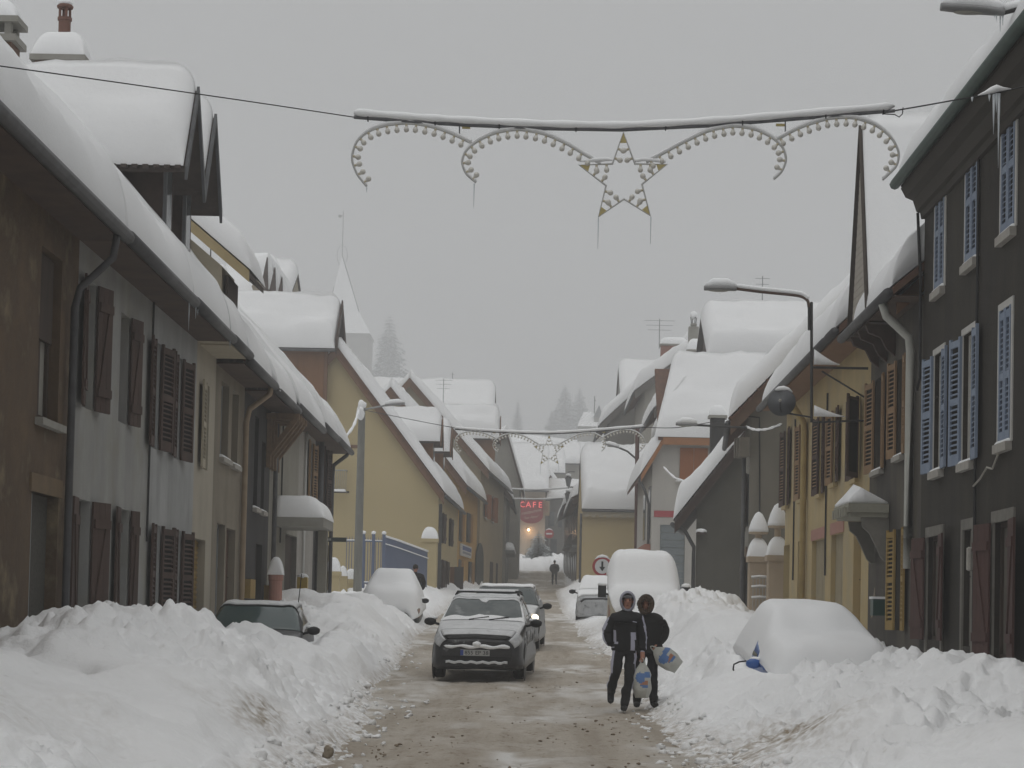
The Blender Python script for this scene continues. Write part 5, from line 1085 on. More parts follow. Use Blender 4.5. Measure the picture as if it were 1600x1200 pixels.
# dim fronts on the way to the cafe
DIM = mat('dim_slate_front', (.12, .115, .105), (.09, .087, .08), scale=.6, streak=.4)
for k, (Ya, Yb, pa, pb, ze_, zr_) in enumerate(((126, 150, 908, 893, 9.3, 11.6), (150.5, 176, 893, 881, 10.2, 12.8))):
    x0, x1 = at(pa, 850, Ya).x, at(pb, 850, Yb).x
    h, fr, zw = gable_house('stone_house', ['slate-coloured terrace front beyond the yellow hall', 'last slate front before the cafe with hanging lanterns'][k], Ya, Yb, x0, x0+9, (x0-.6, ze_-.6), (x0+9.6, ze_-.6), (x0+4.5, zr_), DIM, seed=170+k, dx=x1-x0, gut='L', snowT=.7)
    f3 = side_frame(1, Ya, Yb, x0, x1)
    for j in range(5):
        for z0 in (4.2, 7.2):
            m = M(); f3.box(m, 2+j*4.6, 3+j*4.6, gz(Ya)+z0-3.4, gz(Ya)+z0-1.5, -.03, .05); m.build('window', GLASS, h); 
    m = M(); f3.box(m, 1, 9, gz(Ya)+2.7, gz(Ya)+2.9, -.5, -.01); m.build('shop_awning', W_GREY, h)
# ---------------------------------------------------------------- vehicles
HATCH = [  # y, (w1,z1) sill, (w2,z2) widest, (w3,z3) belt, (w4,z4) roof edge, z5 crown
 (0.00, .50, .28, .62, .42, .60, .58, .48, .68, .70), (0.06, .66, .22, .74, .44, .71, .66, .58, .78, .81), (0.22, .76, .19, .80, .48, .77, .74, .64, .86, .89),
 (0.50, .79, .18, .82, .50, .79, .81, .66, .92, .95), (0.85, .80, .18, .83, .52, .80, .87, .68, .97, 1.0), (1.08, .80, .18, .83, .54, .80, .92, .72, 1.0, 1.03),
 (1.45, .80, .18, .83, .55, .80, .92, .66, 1.22, 1.26), (1.80, .80, .18, .83, .55, .80, .93, .60, 1.39, 1.42), (2.40, .80, .18, .83, .55, .80, .94, .60, 1.43, 1.46),
 (3.10, .80, .19, .83, .55, .80, .95, .58, 1.40, 1.43), (3.50, .79, .22, .82, .56, .78, .96, .56, 1.24, 1.27), (3.74, .76, .26, .79, .56, .74, .92, .52, 1.0, 1.02), (3.82, .62, .32, .66, .5, .62, .78, .44, .86, .87)]
VAN = [
 (0.00, .78, .35, .86, .55, .86, .80, .70, .92, .94), (0.08, .88, .30, .94, .60, .94, .95, .80, 1.08, 1.10), (0.35, .92, .28, .98, .65, .97, 1.08, .84, 1.24, 1.26),
 (0.55, .93, .28, .99, .70, .97, 1.15, .84, 1.40, 1.42), (0.95, .94, .28, 1.0, .75, .97, 1.25, .84, 1.95, 1.98), (1.25, .94, .28, 1.0, .8, .97, 1.35, .84, 2.12, 2.16), (2.5, .94, .28, 1.0, .8, .98, 1.4, .86, 2.18, 2.22),
 (4.6, .94, .28, 1.0, .8, .98, 1.4, .86, 2.18, 2.22), (4.9, .9, .32, .96, .8, .94, 1.4, .84, 2.1, 2.14), (4.95, .8, .4, .9, .8, .88, 1.3, .76, 1.9, 1.94)]
def cr(P, s):
    n = len(P); s = np.clip(s, 0, n-1); i = np.minimum(np.floor(s).astype(int), n-2); f = (s-i)[..., None]
    g = lambda k: P[np.clip(k, 0, n-1)]
    p0, p1, p2, p3 = g(i-1), g(i), g(i+1), g(i+2)
    m1, m2 = (p2-p0)*.5*.8, (p3-p1)*.5*.8
    return (2*f**3-3*f**2+1)*p1+(f**3-2*f**2+f)*m1+(-2*f**3+3*f**2)*p2+(f**3-f**2)*m2
class Car:
    def __init__(s, st, sx=1, sy=1, sz=1):
        s.P = np.array([[(0, y*sy, z1*sz), (w1*sx, y*sy, z1*sz), (w2*sx, y*sy, z2*sz), (w3*sx, y*sy, z3*sz), (w4*sx, y*sy, z4*sz), (w4*.6*sx, y*sy, (z5-.012)*sz), (0, y*sy, z5*sz)] for (y, w1, z1, w2, z2, w3, z3, w4, z4, z5) in st])
        s.n, s.K = s.P.shape[:2]
    def S(s, a, t, side=1):
        a = np.asarray(a, float); t = np.asarray(t, float); sh = np.broadcast(a, t).shape; a = np.broadcast_to(a, sh); t = np.broadcast_to(t, sh)
        cols = np.stack([cr(s.P[:, k], a) for k in range(s.K)], 0)           # K, ..., 3
        t_ = np.clip(t, 0, s.K-1); i = np.minimum(np.floor(t_).astype(int), s.K-2); f = (t_-i)[..., None]
        g = lambda k: np.take_along_axis(cols, np.clip(k, 0, s.K-1)[None, ..., None].repeat(3, -1), 0)[0]
        p0, p1, p2, p3 = g(i-1), g(i), g(i+1), g(i+2); m1, m2 = (p2-p0)*.4, (p3-p1)*.4
        r = (2*f**3-3*f**2+1)*p1+(f**3-2*f**2+f)*m1+(-2*f**3+3*f**2)*p2+(f**3-f**2)*m2
        r = r.copy(); r[..., 0] = np.maximum(r[..., 0], 0)*side; return r
    def full(s, a0, a1, t0, na=20, nt=12, tend=None):
        """whole-width grid, from t0 on one side over the top to t0 on the other"""
        a = np.linspace(a0, a1, na); u = np.linspace(-1, 1, 2*nt+1); A, U = np.meshgrid(a, u, indexing='ij'); T = (s.K-1)-np.abs(U)*((s.K-1)-t0)
        R_ = s.S(A, T, 1); L_ = s.S(A, T, -1); return np.where((U > 0)[..., None], R_, L_)
    def patch(s, a0, a1, t0, t1, side, na=10, nt=6):
        A, T = np.meshgrid(np.linspace(a0, a1, na), np.linspace(t0, t1, nt), indexing='ij'); return s.S(A, T, side)
def normals(G):
    du = np.gradient(G, axis=0); dv = np.gradient(G, axis=1); n = np.cross(du, dv); n /= np.maximum(np.linalg.norm(n, axis=-1, keepdims=True), 1e-9)
    c = np.array([0, G[..., 1].mean(), .5]); flip = ((G-c)*n).sum(-1).mean() < 0
    return -n if flip else n
def smoothg(G, it=3, lo=None):
    for _ in range(it):
        H = G.copy(); H[1:-1, 1:-1] = (G[:-2, 1:-1]+G[2:, 1:-1]+G[1:-1, :-2]+G[1:-1, 2:]+G[1:-1, 1:-1]*2)/6; G = H
    return G
def off_shell(m, G, o0, o1):
    n = normals(G); return m.shell(G+n*o1, G+n*o0)
TYRE = mat('tyre_rubber', (.012, .012, .012), (.03, .03, .03), rough=.9, scale=10, blotch=(.25, .25, .25), blotchscale=9, blotchlo=.6, blotchhi=.72)
RIM = mat('rim_metal', (.12, .12, .125), (.3, .3, .3), rough=.4, metal=.6, scale=8)
LENS = mat('headlamp_lens', (.38, .39, .40), (.6, .61, .62), rough=.15, scale=14, spec=.6)
def thin_snow(name, paint, lo, hi, sc_=5.0):
    m = mat(name, (.34, .345, .35), (.5, .51, .52), rough=.8, scale=7, blotch=paint, blotchscale=sc_, blotchlo=lo, blotchhi=hi, spec=.2); return m
def build_car(name, label, loc, yaw, pitch, st, paint, sx=1, sy=1, sz=1, wheels=((.62, .29), (3.1, .29)), hatch=True, group=None):
    c = Car(st, sx, sy, sz); h = thing(name, loc, label, 'van' if st is VAN else 'car', group); h.rotation_euler = (pitch, 0, yaw); WLOC[h.name] = V3((0, 0, 0))
    G_ = c.full(0, c.n-1, 0, 72, 26); m = M(); m.grid(G_); nc = G_.shape[1]
    for row in (G_[0], G_[-1]):
        ce = row.mean(0); m.add([tuple(p) for p in row]+[tuple(ce)], [(j, j+1, nc) for j in range(nc-1)])
    m.build('body', paint, h, smooth=True, fix=True)
    for (yy, r) in wheels:
        for s_ in (-1, 1):
            x = (c.P[3, 2, 0]-.10)*s_
            m = M(); m.lathe((x-.095*s_, yy*sy, r), [(r*.62, 0), (r*.9, 0), (r, .03), (r, .16), (r*.9, .19), (r*.6, .19)], 26, axis=(s_, 0, 0)); wh = m.build('wheel', TYRE, h, smooth=True, autosmooth=40)
            m = M(); m.lathe((x+.05*s_, yy*sy, r), [(r*.62, 0), (r*.6, .03), (r*.2, .02), (.02, .035)], 16, axis=(s_, 0, 0)); m.build('rim', RIM, wh)
            m = M(); m.lathe((c.P[4, 2, 0]*s_-.01*s_, yy*sy, r+.02), [(r*1.16, 0), (r*1.14, .012), (.01, .012)], 24, axis=(s_, 0, 0)); m.build('wheel_arch', BLACK, h)
    return h, c
def mirror(h, c, s_, a, z, m_=None, snow=True, fold=0):
    p = c.S(np.array(a), np.array(3.1), s_); m = M(); x = p[0]+s_*.12; 
    m.blob((x+s_*.06, p[1]-.02, z+.06), (.115, .055, .075), 3, .05, 2); m.tube([(p[0]-s_*.02, p[1], z), (x, p[1], z+.04)], .025, 6); o = m.build('door_mirror', m_ or BLACK, h, smooth=True)
    if snow: mm_ = M(); mm_.blob((x+s_*.02, p[1]+.01, z+.125), (.1, .05, .035), 5, .2, 2); mm_.build('mirror_snow', SNOW, o, smooth=True)
    return o
# --- black hatchback driving towards us
BPAINT = mat('black_car_paint', (.014, .014, .016), (.03, .03, .032), rough=.35, scale=8, blotch=(.22, .225, .23), blotchscale=7, blotchlo=.62, blotchhi=.75, spec=.5)
TS_HOOD = mat('thin_snow_on_bonnet', (.56, .565, .57), (.68, .69, .7), rough=.8, scale=5, blotch=(.33, .335, .34), blotchscale=7, blotchlo=.6, blotchhi=.75)
TS_GLASS = thin_snow('frosted_glass_snow', (.09, .11, .11), .5, .6, 4)
TS_ROOF = mat('car_roof_snow', (.6, .61, .62), (.75, .76, .77), rough=.8, scale=4, blotch=(.45, .46, .47), blotchscale=5, blotchlo=.58, blotchhi=.7)
h, c = build_car('hatchback_car', 'black hatchback with roof bars and thin snow driving on the slushy road', (-1.02, 36.5, gz(36.8)+.02), -.06, .033, HATCH, BPAINT)
m = M(); G = c.full(5.15, 6.92, 3.55, 14, 10); off_shell(m, G, .001, .008); ws = m.build('windscreen', mat('dusted_windscreen', (.035, .05, .05), (.11, .125, .125), rough=.15, scale=2.2, blotch=(.2, .21, .21), blotchscale=3.0, blotchlo=.58, blotchhi=.7, spec=.6), h, smooth=True)
def arc_patch(u0, u1, a0, a1): pass
for (ua, ub, aa, ab) in ((-1.0, -.9, 5.1, 6.95), (.86, 1.0, 5.1, 6.95)):
    a = np.linspace(aa, ab, 10); u = np.linspace(ua, ub, 5); A, U = np.meshgrid(a, u, indexing='ij'); T = 6-np.abs(U)*(6-3.55); G = np.where((U > 0)[..., None], c.S(A, T, 1), c.S(A, T, -1)); m = M(); off_shell(m, G, .006, .018); m.build('windscreen_snow', SNOW, ws, smooth=True)
a = np.linspace(0, 1, 10); u = np.linspace(-.95, .95, 30); A, U = np.meshgrid(a, u, indexing='ij')
sw = 6.62+.22*np.sin(np.clip((U+.95)/1.0, 0, 1)*math.pi)*(U < .05)-.25*((U < .05) & (U > -.1))+.16*(U >= .05)*np.sin(np.clip((U-.05)/.9, 0, 1)*math.pi)
AA = sw+(6.98-sw)*A; T = 6-np.abs(U)*(6-3.6); G = np.where((U > 0)[..., None], c.S(AA, T, 1), c.S(AA, T, -1)); m = M(); off_shell(m, G, .006, .02); m.build('windscreen_snow', TS_ROOF, ws, smooth=True)
A, U = np.meshgrid(a, u, indexing='ij'); up_ = 5.32+.07*np.sin(U*9)+.16*np.exp(-((U+.1)/.1)**2); AA = 5.02+(up_-5.02)*A; T = 6-np.abs(U)*(6-3.5); G = np.where((U > 0)[..., None], c.S(AA, T, 1), c.S(AA, T, -1)); m = M(); off_shell(m, G, .006, .03); m.build('windscreen_snow', SNOW, ws, smooth=True)
m = M(); G = c.full(2.15, 4.95, 3.42, 20, 12); off_shell(m, G, .002, .016); bo = m.build('bonnet_snow', TS_HOOD, h, smooth=True)
m = M(); G = c.full(1.05, 2.1, 3.85, 8, 8); off_shell(m, G, .002, .014); m.build('bonnet_snow', TS_HOOD, h, smooth=True)
m = M(); G = c.full(6.95, 10.1, 3.95, 20, 10); off_shell(m, G, .0, .035); m.build('roof_snow', TS_ROOF, h, smooth=True)
for s_ in (-1, 1):
    m = M(); off_shell(m, c.patch(.5, 2.3, 2.78, 3.8, s_, 12, 6), .002, .012); hl = m.build('headlamp', LENS, h, smooth=True)
    m = M(); off_shell(m, c.patch(5.4, 8.0, 3.25, 3.85, s_, 14, 5), .001, .006); m.build('side_window', CARGLASS, h, smooth=True)
    m = M(); off_shell(m, c.patch(8.15, 9.6, 3.25, 3.8, s_, 10, 5), .001, .006); m.build('side_window', CARGLASS, h, smooth=True)
    m = M(); off_shell(m, c.patch(4.9, 6.9, 3.55, 3.9, s_, 10, 3), .004, .02); m.build('pillar_snow', SNOW, h, smooth=True)
    m = M(); off_shell(m, c.patch(3.2, 9.5, 2.2, 2.75, s_, 26, 4), .001, .006); m.build('side_frost', thin_snow('side_spray', (.016, .016, .018), .46, .56, 6), h, smooth=True)
    mirror(h, c, s_, 5.35, .93)
    m = M(); x = .57*s_; m.tube([(x, 1.95, 1.42), (x, 2.1, 1.5), (x, 3.0, 1.5), (x, 3.2, 1.42)], .018, 6); m.build('roof_rail', DARKM, h)
for yy in (2.05, 2.9):
    m = M(); m.tube([(-.6, yy, 1.46), (-.57, yy, 1.53), (.57, yy, 1.53), (.6, yy, 1.46)], .02, 6); rb = m.build('roof_bar', BLACK, h)
    m = M(); m.tube([(-.52, yy, 1.555), (.52, yy, 1.555)], .018, 6); m.build('bar_snow', SNOW, rb)
m = M(); off_shell(m, c.full(.45, 1.0, 3.95, 6, 8), .001, .008); m.build('grille', BLACK, h, smooth=True)
# snow packed along the bumper, with the plate showing
xs_ = np.linspace(-.74, .74, 31); m = M(); m.tube([(x, -.03+.15*abs(x/.74)**4, .60+.012*math.sin(x*17)) for x in xs_], [.03+.012*float(vnoise(x*6+3, .5, 4))-.015*abs(x/.74)**6 for x in xs_], 8); m.build('bumper_snow', SNOW, h, smooth=True)
m = M(); m.blob((0, -.04, .645), (.075, .04, .05), 3, .15); m.build('emblem_snow', SNOW, h, smooth=True)
m = M(); m.abox(-.29, .23, -.045, -.015, .44, .545); pl_ = m.build('number_plate', mat('plate_white', (.5, .5, .49), (.36, .36, .35), scale=12), h)
m = M(); m.abox(-.29, -.235, -.049, -.046, .445, .54); m.build('plate_band', mat('plate_blue', (.05, .08, .3)), pl_)
text('855 EP 38', .095, (-.0, -.048, .49), BLACK, pl_, wid=.42, ext=.002)
m = M(); m.abox(-.62, .62, -.028, .1, .36, .43); m.build('bumper_insert', BLACK, h)
G = np.array([[(-.55+1.1*i/20, -.035+.01*math.sin(i), .30+.045*j/3+.012*math.sin(i*1.7)) for j in range(4)] for i in range(21)]); m = M(); m.shell(G+np.array([0, -.02, 0]), G+np.array([0, .04, 0])); m.build('spoiler_snow', TS_ROOF, h, smooth=True)
for x0 in (-.25, .12):
    m = M(); m.tube([(x0, 1.06, 1.045), (x0+.36, 1.14, 1.10)], .012, 5); m.build('wiper', BLACK, h)
for s_, x0 in ((1, .36), (-1, -.34)):
    m = M(); m.blob((x0, 2.1, .98), (.2, .14, .28), 4, .03); m.blob((x0, 2.05, 1.24), (.11, .1, .13), 4, .03); m.build('seat', BLACK, h, smooth=True)

# --- silver car with lit headlamp following
SIL = mat('silver_paint', (.30, .31, .32), (.22, .225, .23), rough=.4, metal=.4, scale=5, blotch=(.5, .51, .52), blotchscale=5, blotchlo=.55, blotchhi=.7)
LIT = mat('lit_headlamp', (1, .9, .75), emit=(1, .82, .55), estr=9)
h, c = build_car('saloon_car', 'silver car with lit headlamp close behind the black hatchback', (-.78, 47.0, gz(47.5)+.02), -.05, .03, HATCH, SIL, sx=1.04, sz=1.0)
m = M(); off_shell(m, c.full(5.15, 6.9, 3.55, 12, 10), .001, .008); m.build('windscreen', CARGLASS, h, smooth=True)
m = M(); off_shell(m, c.full(6.95, 10, 3.95, 14, 8), 0, .03); m.build('roof_snow', SNOW, h, smooth=True)
m = M(); off_shell(m, c.full(1.6, 4.9, 3.5, 14, 8), .001, .012); m.build('bonnet_snow', TS_ROOF, h, smooth=True)
for s_ in (-1, 1):
    m = M(); off_shell(m, c.patch(1.3, 2.5, 2.75, 3.5, s_, 10, 6), .002, .012); hl = m.build('headlamp', LENS, h, smooth=True)
    p = c.S(np.array(1.6), np.array(3.05), s_); m = M(); m.blob((p[0], p[1]-.03, p[2]+.03), (.085, .04, .08), 3, 0); m.build('lamp_glow', LIT, hl, smooth=True)
    m = M(); off_shell(m, c.patch(5.4, 8.8, 3.25, 3.85, s_, 14, 5), .001, .006); m.build('side_window', CARGLASS, h, smooth=True); mirror(h, c, s_, 5.35, .93, snow=False)
# --- far car with its lamps lit, turning in at the top
h, c = build_car('saloon_car', 'far pale car with two lit lamps emerging beside the sand house', (-2.75, 166, gz(166)+.02), .15, .06, HATCH, SIL)
m = M(); off_shell(m, c.full(5.15, 6.9, 3.55, 8, 8), .001, .008); m.build('windscreen', CARGLASS, h, smooth=True)
m = M(); off_shell(m, c.full(6.95, 10, 3.95, 8, 6), 0, .1); m.build('roof_snow', SNOW, h, smooth=True)
for s_ in (-1, 1):
    p = c.S(np.array(1.6), np.array(3.05), s_); m = M(); m.blob((p[0], p[1]-.03, p[2]), (.1, .05, .09), 3, 0); m.build('headlamp', LIT, h, smooth=True)
# --- dark estate buried to the windscreen
h, c = build_car('estate_car', 'dark car buried to its windscreen by the snow bank', (-4.8, 34.2, gz(36)-.2), .03, .03, HATCH, BPAINT, sx=1.05, sz=1.02)
m = M(); off_shell(m, c.full(5.1, 6.9, 3.5, 12, 10), .001, .008); ws = m.build('windscreen', mat('teal_windscreen', (.05, .08, .08), rough=.1, spec=.6), h, smooth=True)
m = M(); off_shell(m, c.full(6.95, 10, 3.9, 14, 8), 0, .03); m.build('roof_snow', TS_ROOF, h, smooth=True)
m = M(); off_shell(m, c.full(6.86, 6.99, 3.7, 3, 10), .006, .02); m.build('windscreen_trim', BLACK, ws, smooth=True)
for s_ in (-1, 1):
    m = M(); off_shell(m, c.patch(5.1, 6.95, 3.4, 3.75, s_, 10, 3), .006, .014); m.build('pillar', BLACK, h, smooth=True)
    m = M(); off_shell(m, c.patch(5.4, 9.4, 3.2, 3.85, s_, 14, 5), .001, .006); m.build('side_window', CARGLASS, h, smooth=True); mirror(h, c, s_, 5.5, .98, snow=s_ > 0)
m = M(); m.tube([(.62, 2.6, 1.45), (.66, 2.7, 2.0)], .008, 4); m.build('aerial', BLACK, h)

def snow_cover(h, c, a0, a1, t0R, t0L, T, side, seed, bulge=.0, nt=16, na=44, smooth=6, flare=0):
    a = np.linspace(a0, a1, na); u = np.linspace(-1, 1, 2*nt+1); A, U = np.meshgrid(a, u, indexing='ij')
    Tt = np.where(U > 0, 6-np.abs(U)*(6-t0R), 6-np.abs(U)*(6-t0L)); G = np.where((U > 0)[..., None], c.S(A, Tt, 1), c.S(A, Tt, -1))
    n = normals(G); up_ = np.clip(n[..., 2], 0, 1); th = side+T*up_**.7; H = G+n*(side*np.ones_like(th))[..., None]+np.array([0, 0, 1])*(T*up_)[..., None]
    if flare: H[..., 0] += np.sign(U)*flare*np.clip((np.abs(U)-.55)/.45, 0, 1)**1.5
    H = smoothg(H, smooth); H = H+np.array([0, 0, 1])*(.05*fbm(H[..., 0]*1.1, H[..., 1]*1.1, 3, seed))[..., None]
    lo = G.copy(); lo[..., 2] = np.minimum(lo[..., 2], H[..., 2])-.05; lo[..., 0] *= .96
    m = M(); m.shell(H, lo); return m.build('snow_cover', SNOW, h, smooth=True)
# --- car wholly under snow by the yellow house
h, c = build_car('snowed_car', 'car wholly buried under a smooth white hood of snow near the concrete post', (-4.2, 59.0, gz(60)-.2), .02, .03, HATCH, mat('dark_green_paint', (.02, .03, .03), rough=.4), sx=1.02)
snow_cover(h, c, .02, c.n-1.02, 2.3, 2.3, .38, .05, 5, smooth=8, flare=.06)
for s_ in (-1, 1):
    mirror(h, c, s_, 5.35, .9); m = M(); off_shell(m, c.patch(1.3, 2.3, 2.2, 3.1, s_, 8, 5), .05, .09); m.build('headlamp', mat('amber_lens', (.4, .22, .12), (.2, .2, .2), scale=12), h, smooth=True)
# --- blue car under snow
BLUEC = mat('blue_car_paint', (.035, .12, .38), (.03, .1, .32), rough=.3, spec=.5)
h, c = build_car('snowed_car', 'blue car almost wholly buried under smooth snow by the green letter box', (4.22, 28.6, gz(29.5)-.1), 0.06, .02, HATCH, BLUEC, sx=1.03, sz=1.0)
snow_cover(h, c, .02, c.n-1.02, 1.9, 2.75, .30, .04, 9, smooth=8, flare=.05)
m = M(); off_shell(m, c.patch(3.6, 5.2, 2.78, 3.02, -1, 10, 4), .03, .085); m.build('wing_panel', BLUEC, h, smooth=True)
m = M(); off_shell(m, c.patch(5.45, 6.75, 3.0, 3.5, -1, 10, 4), .05, .10); sw_ = m.build('door_panel', BLUEC, h, smooth=True)
m = M(); off_shell(m, c.patch(5.55, 6.6, 3.08, 3.22, -1, 10, 3), .10, .115); m.build('window_seal', mat('grey_seal', (.17, .17, .14)), h, smooth=True)
mirror(h, c, -1, 5.0, .82, BLUEC, snow=True)
bz = lambda x, y: bank_top(BANK_R, x, y, 23)[0]
bl = thing('wiper_blade', (2.98, 29.6, bz(2.98, 29.6)), 'black hooked rod poking out of the snow beside the blue car', 'rod')
m = M(); p = at(1130, 1000, 29.6); b_ = V3((2.9, 29.6, bz(2.9, 29.6)-.03)); m.tube([b_, b_+V3((-.03, 0, .07)), b_+V3((-.02, 0, .14)), b_+V3((.06, 0, .18)), b_+V3((.16, .05, .19))], .013, 6); m.build('hook', BLACK, bl, smooth=True)
# --- snowed van
VANP = mat('cream_van_paint', (.45, .40, .31), (.38, .34, .26), rough=.4, scale=4)
h, c = build_car('delivery_van', 'cream van with a thick block of snow over its windscreen', (2.88, 54.2, gz(55.5)-.1), -.03, .03, VAN, VANP, sx=.95, sz=.95, wheels=((.75, .33), (3.9, .33)))
snow_cover(h, c, .15, c.n-1.03, 2.0, 3.5, .28, .08, 13, smooth=5, flare=.03)
for s_ in (-1, 1): m = M(); off_shell(m, c.patch(.8, 2.0, 2.2, 2.9, s_, 8, 5), .003, .02); m.build('headlamp', mat('amber_lens', (.4, .22, .12)), h, smooth=True); m = M(); off_shell(m, c.patch(3.6, 5.2, 3.1, 3.8, s_, 8, 5), .001, .01); m.build('side_window', CARGLASS, h, smooth=True)
for s_ in (-1, 1):
    m = M(); x = 1.12*s_; m.abox(x-.11, x+.11, .62, .76, 1.18, 1.5); m.tube([(x-.25*s_, .72, 1.25), (x, .7, 1.3)], .03, 6); o = m.build('door_mirror', BLACK, h); m = M(); m.blob((x, .7, 1.53), (.13, .09, .07), 4, .2); m.build('mirror_snow', SNOW, o, smooth=True)
m = M(); m.blob((-.70, 1.3, 2.28), (.1, .2, .14), 9, .4); m.build('snow_tuft', SNOW, h, smooth=True)
# --- small silver car ahead of the van
h, c = build_car('hatchback_car', 'small silver car dusted with snow parked behind the cream van', (2.15, 66.0, gz(67)), -.04, .03, HATCH, mat('silver_dusted', (.34, .35, .36), (.5, .51, .52), scale=4, blotch=(.16, .165, .17), blotchscale=3, blotchlo=.52, blotchhi=.62), sx=1.02)
m = M(); off_shell(m, c.full(5.1, 10.2, 3.75, 20, 10), .0, .06); m.build('roof_snow', SNOW, h, smooth=True)
m = M(); off_shell(m, c.full(1.9, 4.9, 3.4, 14, 10), .0, .06); m.build('bonnet_snow', SNOW, h, smooth=True)
for s_ in (-1, 1):
    m = M(); off_shell(m, c.patch(1.3, 2.5, 2.75, 3.4, s_, 8, 5), .002, .012); m.build('headlamp', LENS, h, smooth=True); m = M(); off_shell(m, c.patch(5.5, 9.3, 3.2, 3.7, s_, 12, 5), .001, .008); m.build('side_window', CARGLASS, h, smooth=True); mirror(h, c, s_, 5.35, .92)
m = M(); off_shell(m, c.full(.6, 1.0, 3.2, 4, 8), .001, .008); m.build('grille', BLACK, h, smooth=True)

# ---------------------------------------------------------------- people
SKIN = mat('skin', (.42, .21, .145), rough=.6); JBLK = mat('black_tracksuit', (.010, .010, .011), (.016, .016, .017), rough=.85, scale=8, bump=.4, bscale=14); JWHT = mat('pale_lilac_stripe', (.45, .45, .54), rough=.8)
BOOT = mat('black_boot', (.012, .012, .013), (.03, .03, .03), rough=.6, scale=20); HOODM = mat('lilac_grey_hood', (.35, .35, .41), (.29, .29, .34), rough=.85, scale=6)
COATM = mat('black_brown_coat', (.013, .012, .012), (.02, .018, .017), rough=.9, scale=6, bump=.4, bscale=12); FUR = mat('brown_fur', (.11, .075, .05), (.05, .035, .025), rough=1, scale=40); DENIM = mat('dark_trousers', (.014, .014, .017), rough=.9)
def skin_mesh(name, nodes, edges, root, sub=2):
    names = list(nodes); idx = {k: i for i, k in enumerate(names)}
    me = bpy.data.meshes.new(name); me.from_pydata([nodes[k][0] for k in names], [(idx[a], idx[b]) for a, b in edges], [])
    o = bpy.data.objects.new(name, me); COL.objects.link(o)
    o.modifiers.new('Skin', 'SKIN').use_smooth_shade = True; ss = o.modifiers.new('Sub', 'SUBSURF'); ss.levels = sub; ss.render_levels = sub
    dat = me.skin_vertices[0].data
    for k in names:
        r = nodes[k][1]; dat[idx[k]].radius = (r, r) if not isinstance(r, tuple) else r; dat[idx[k]].use_root = (k == root)
    bpy.context.view_layer.update()
    out = bpy.data.meshes.new_from_object(o.evaluated_get(bpy.context.evaluated_depsgraph_get())); bpy.data.objects.remove(o)
    return out
def put(name, me, mats, parent, chooser=None):
    me.materials.clear()
    for m_ in mats: me.materials.append(m_)
    if chooser:
        for p in me.polygons: p.material_index = chooser(p.center)
    me.polygons.foreach_set('use_smooth', [True]*len(me.polygons))
    if name in ('jacket', 'body'):       # soft cloth folds
        for v in me.vertices:
            c_ = v.co
            if name == 'body' and (c_.z > .88 or c_.z < .2): continue
            k = float(vnoise(c_.x*5+c_.y*3+2, c_.z*11+c_.x*4, 5))*.014+float(vnoise(c_.x*14+c_.y*9, c_.z*26+c_.x*9, 6))*.006
            v.co = c_+v.normal*k
    o = bpy.data.objects.new(name, me); COL.objects.link(o); o.parent = parent; WLOC[o.name] = V3((0, 0, 0)); return o
def fingers(nodes, edges, wrist, palm, dr, tag_, side=1, spread=(1, 0, 0)):
    """palm plus four curled fingers and a thumb hanging from the wrist"""
    w0 = V3(wrist); p = V3(palm); d = (p-w0).normalized(); sp = V3(spread).normalized(); c = V3(dr).normalized()
    nodes[tag_+'palm'] = (tuple(p), (.036, .022))
    for k in range(4):
        b = p+sp*(.027-.018*k)+d*.03; l = (.030, .034, .032, .025)[k]
        nodes[f'{tag_}f{k}a'] = (tuple(b), .0095); nodes[f'{tag_}f{k}b'] = (tuple(b+d*l+c*.008), .009); nodes[f'{tag_}f{k}c'] = (tuple(b+d*l*1.2+c*.032), .0085); nodes[f'{tag_}f{k}d'] = (tuple(b+d*l*.7+c*.045), .008)
        edges += [(tag_+'palm', f'{tag_}f{k}a'), (f'{tag_}f{k}a', f'{tag_}f{k}b'), (f'{tag_}f{k}b', f'{tag_}f{k}c'), (f'{tag_}f{k}c', f'{tag_}f{k}d')]
    t = p+sp*.035-d*.005; nodes[tag_+'t1'] = (tuple(t), .011); nodes[tag_+'t2'] = (tuple(t+sp*.008+d*.025+c*.02), .010); nodes[tag_+'t3'] = (tuple(t-sp*.004+d*.045+c*.035), .009)
    edges += [(tag_+'palm', tag_+'t1'), (tag_+'t1', tag_+'t2'), (tag_+'t2', tag_+'t3')]
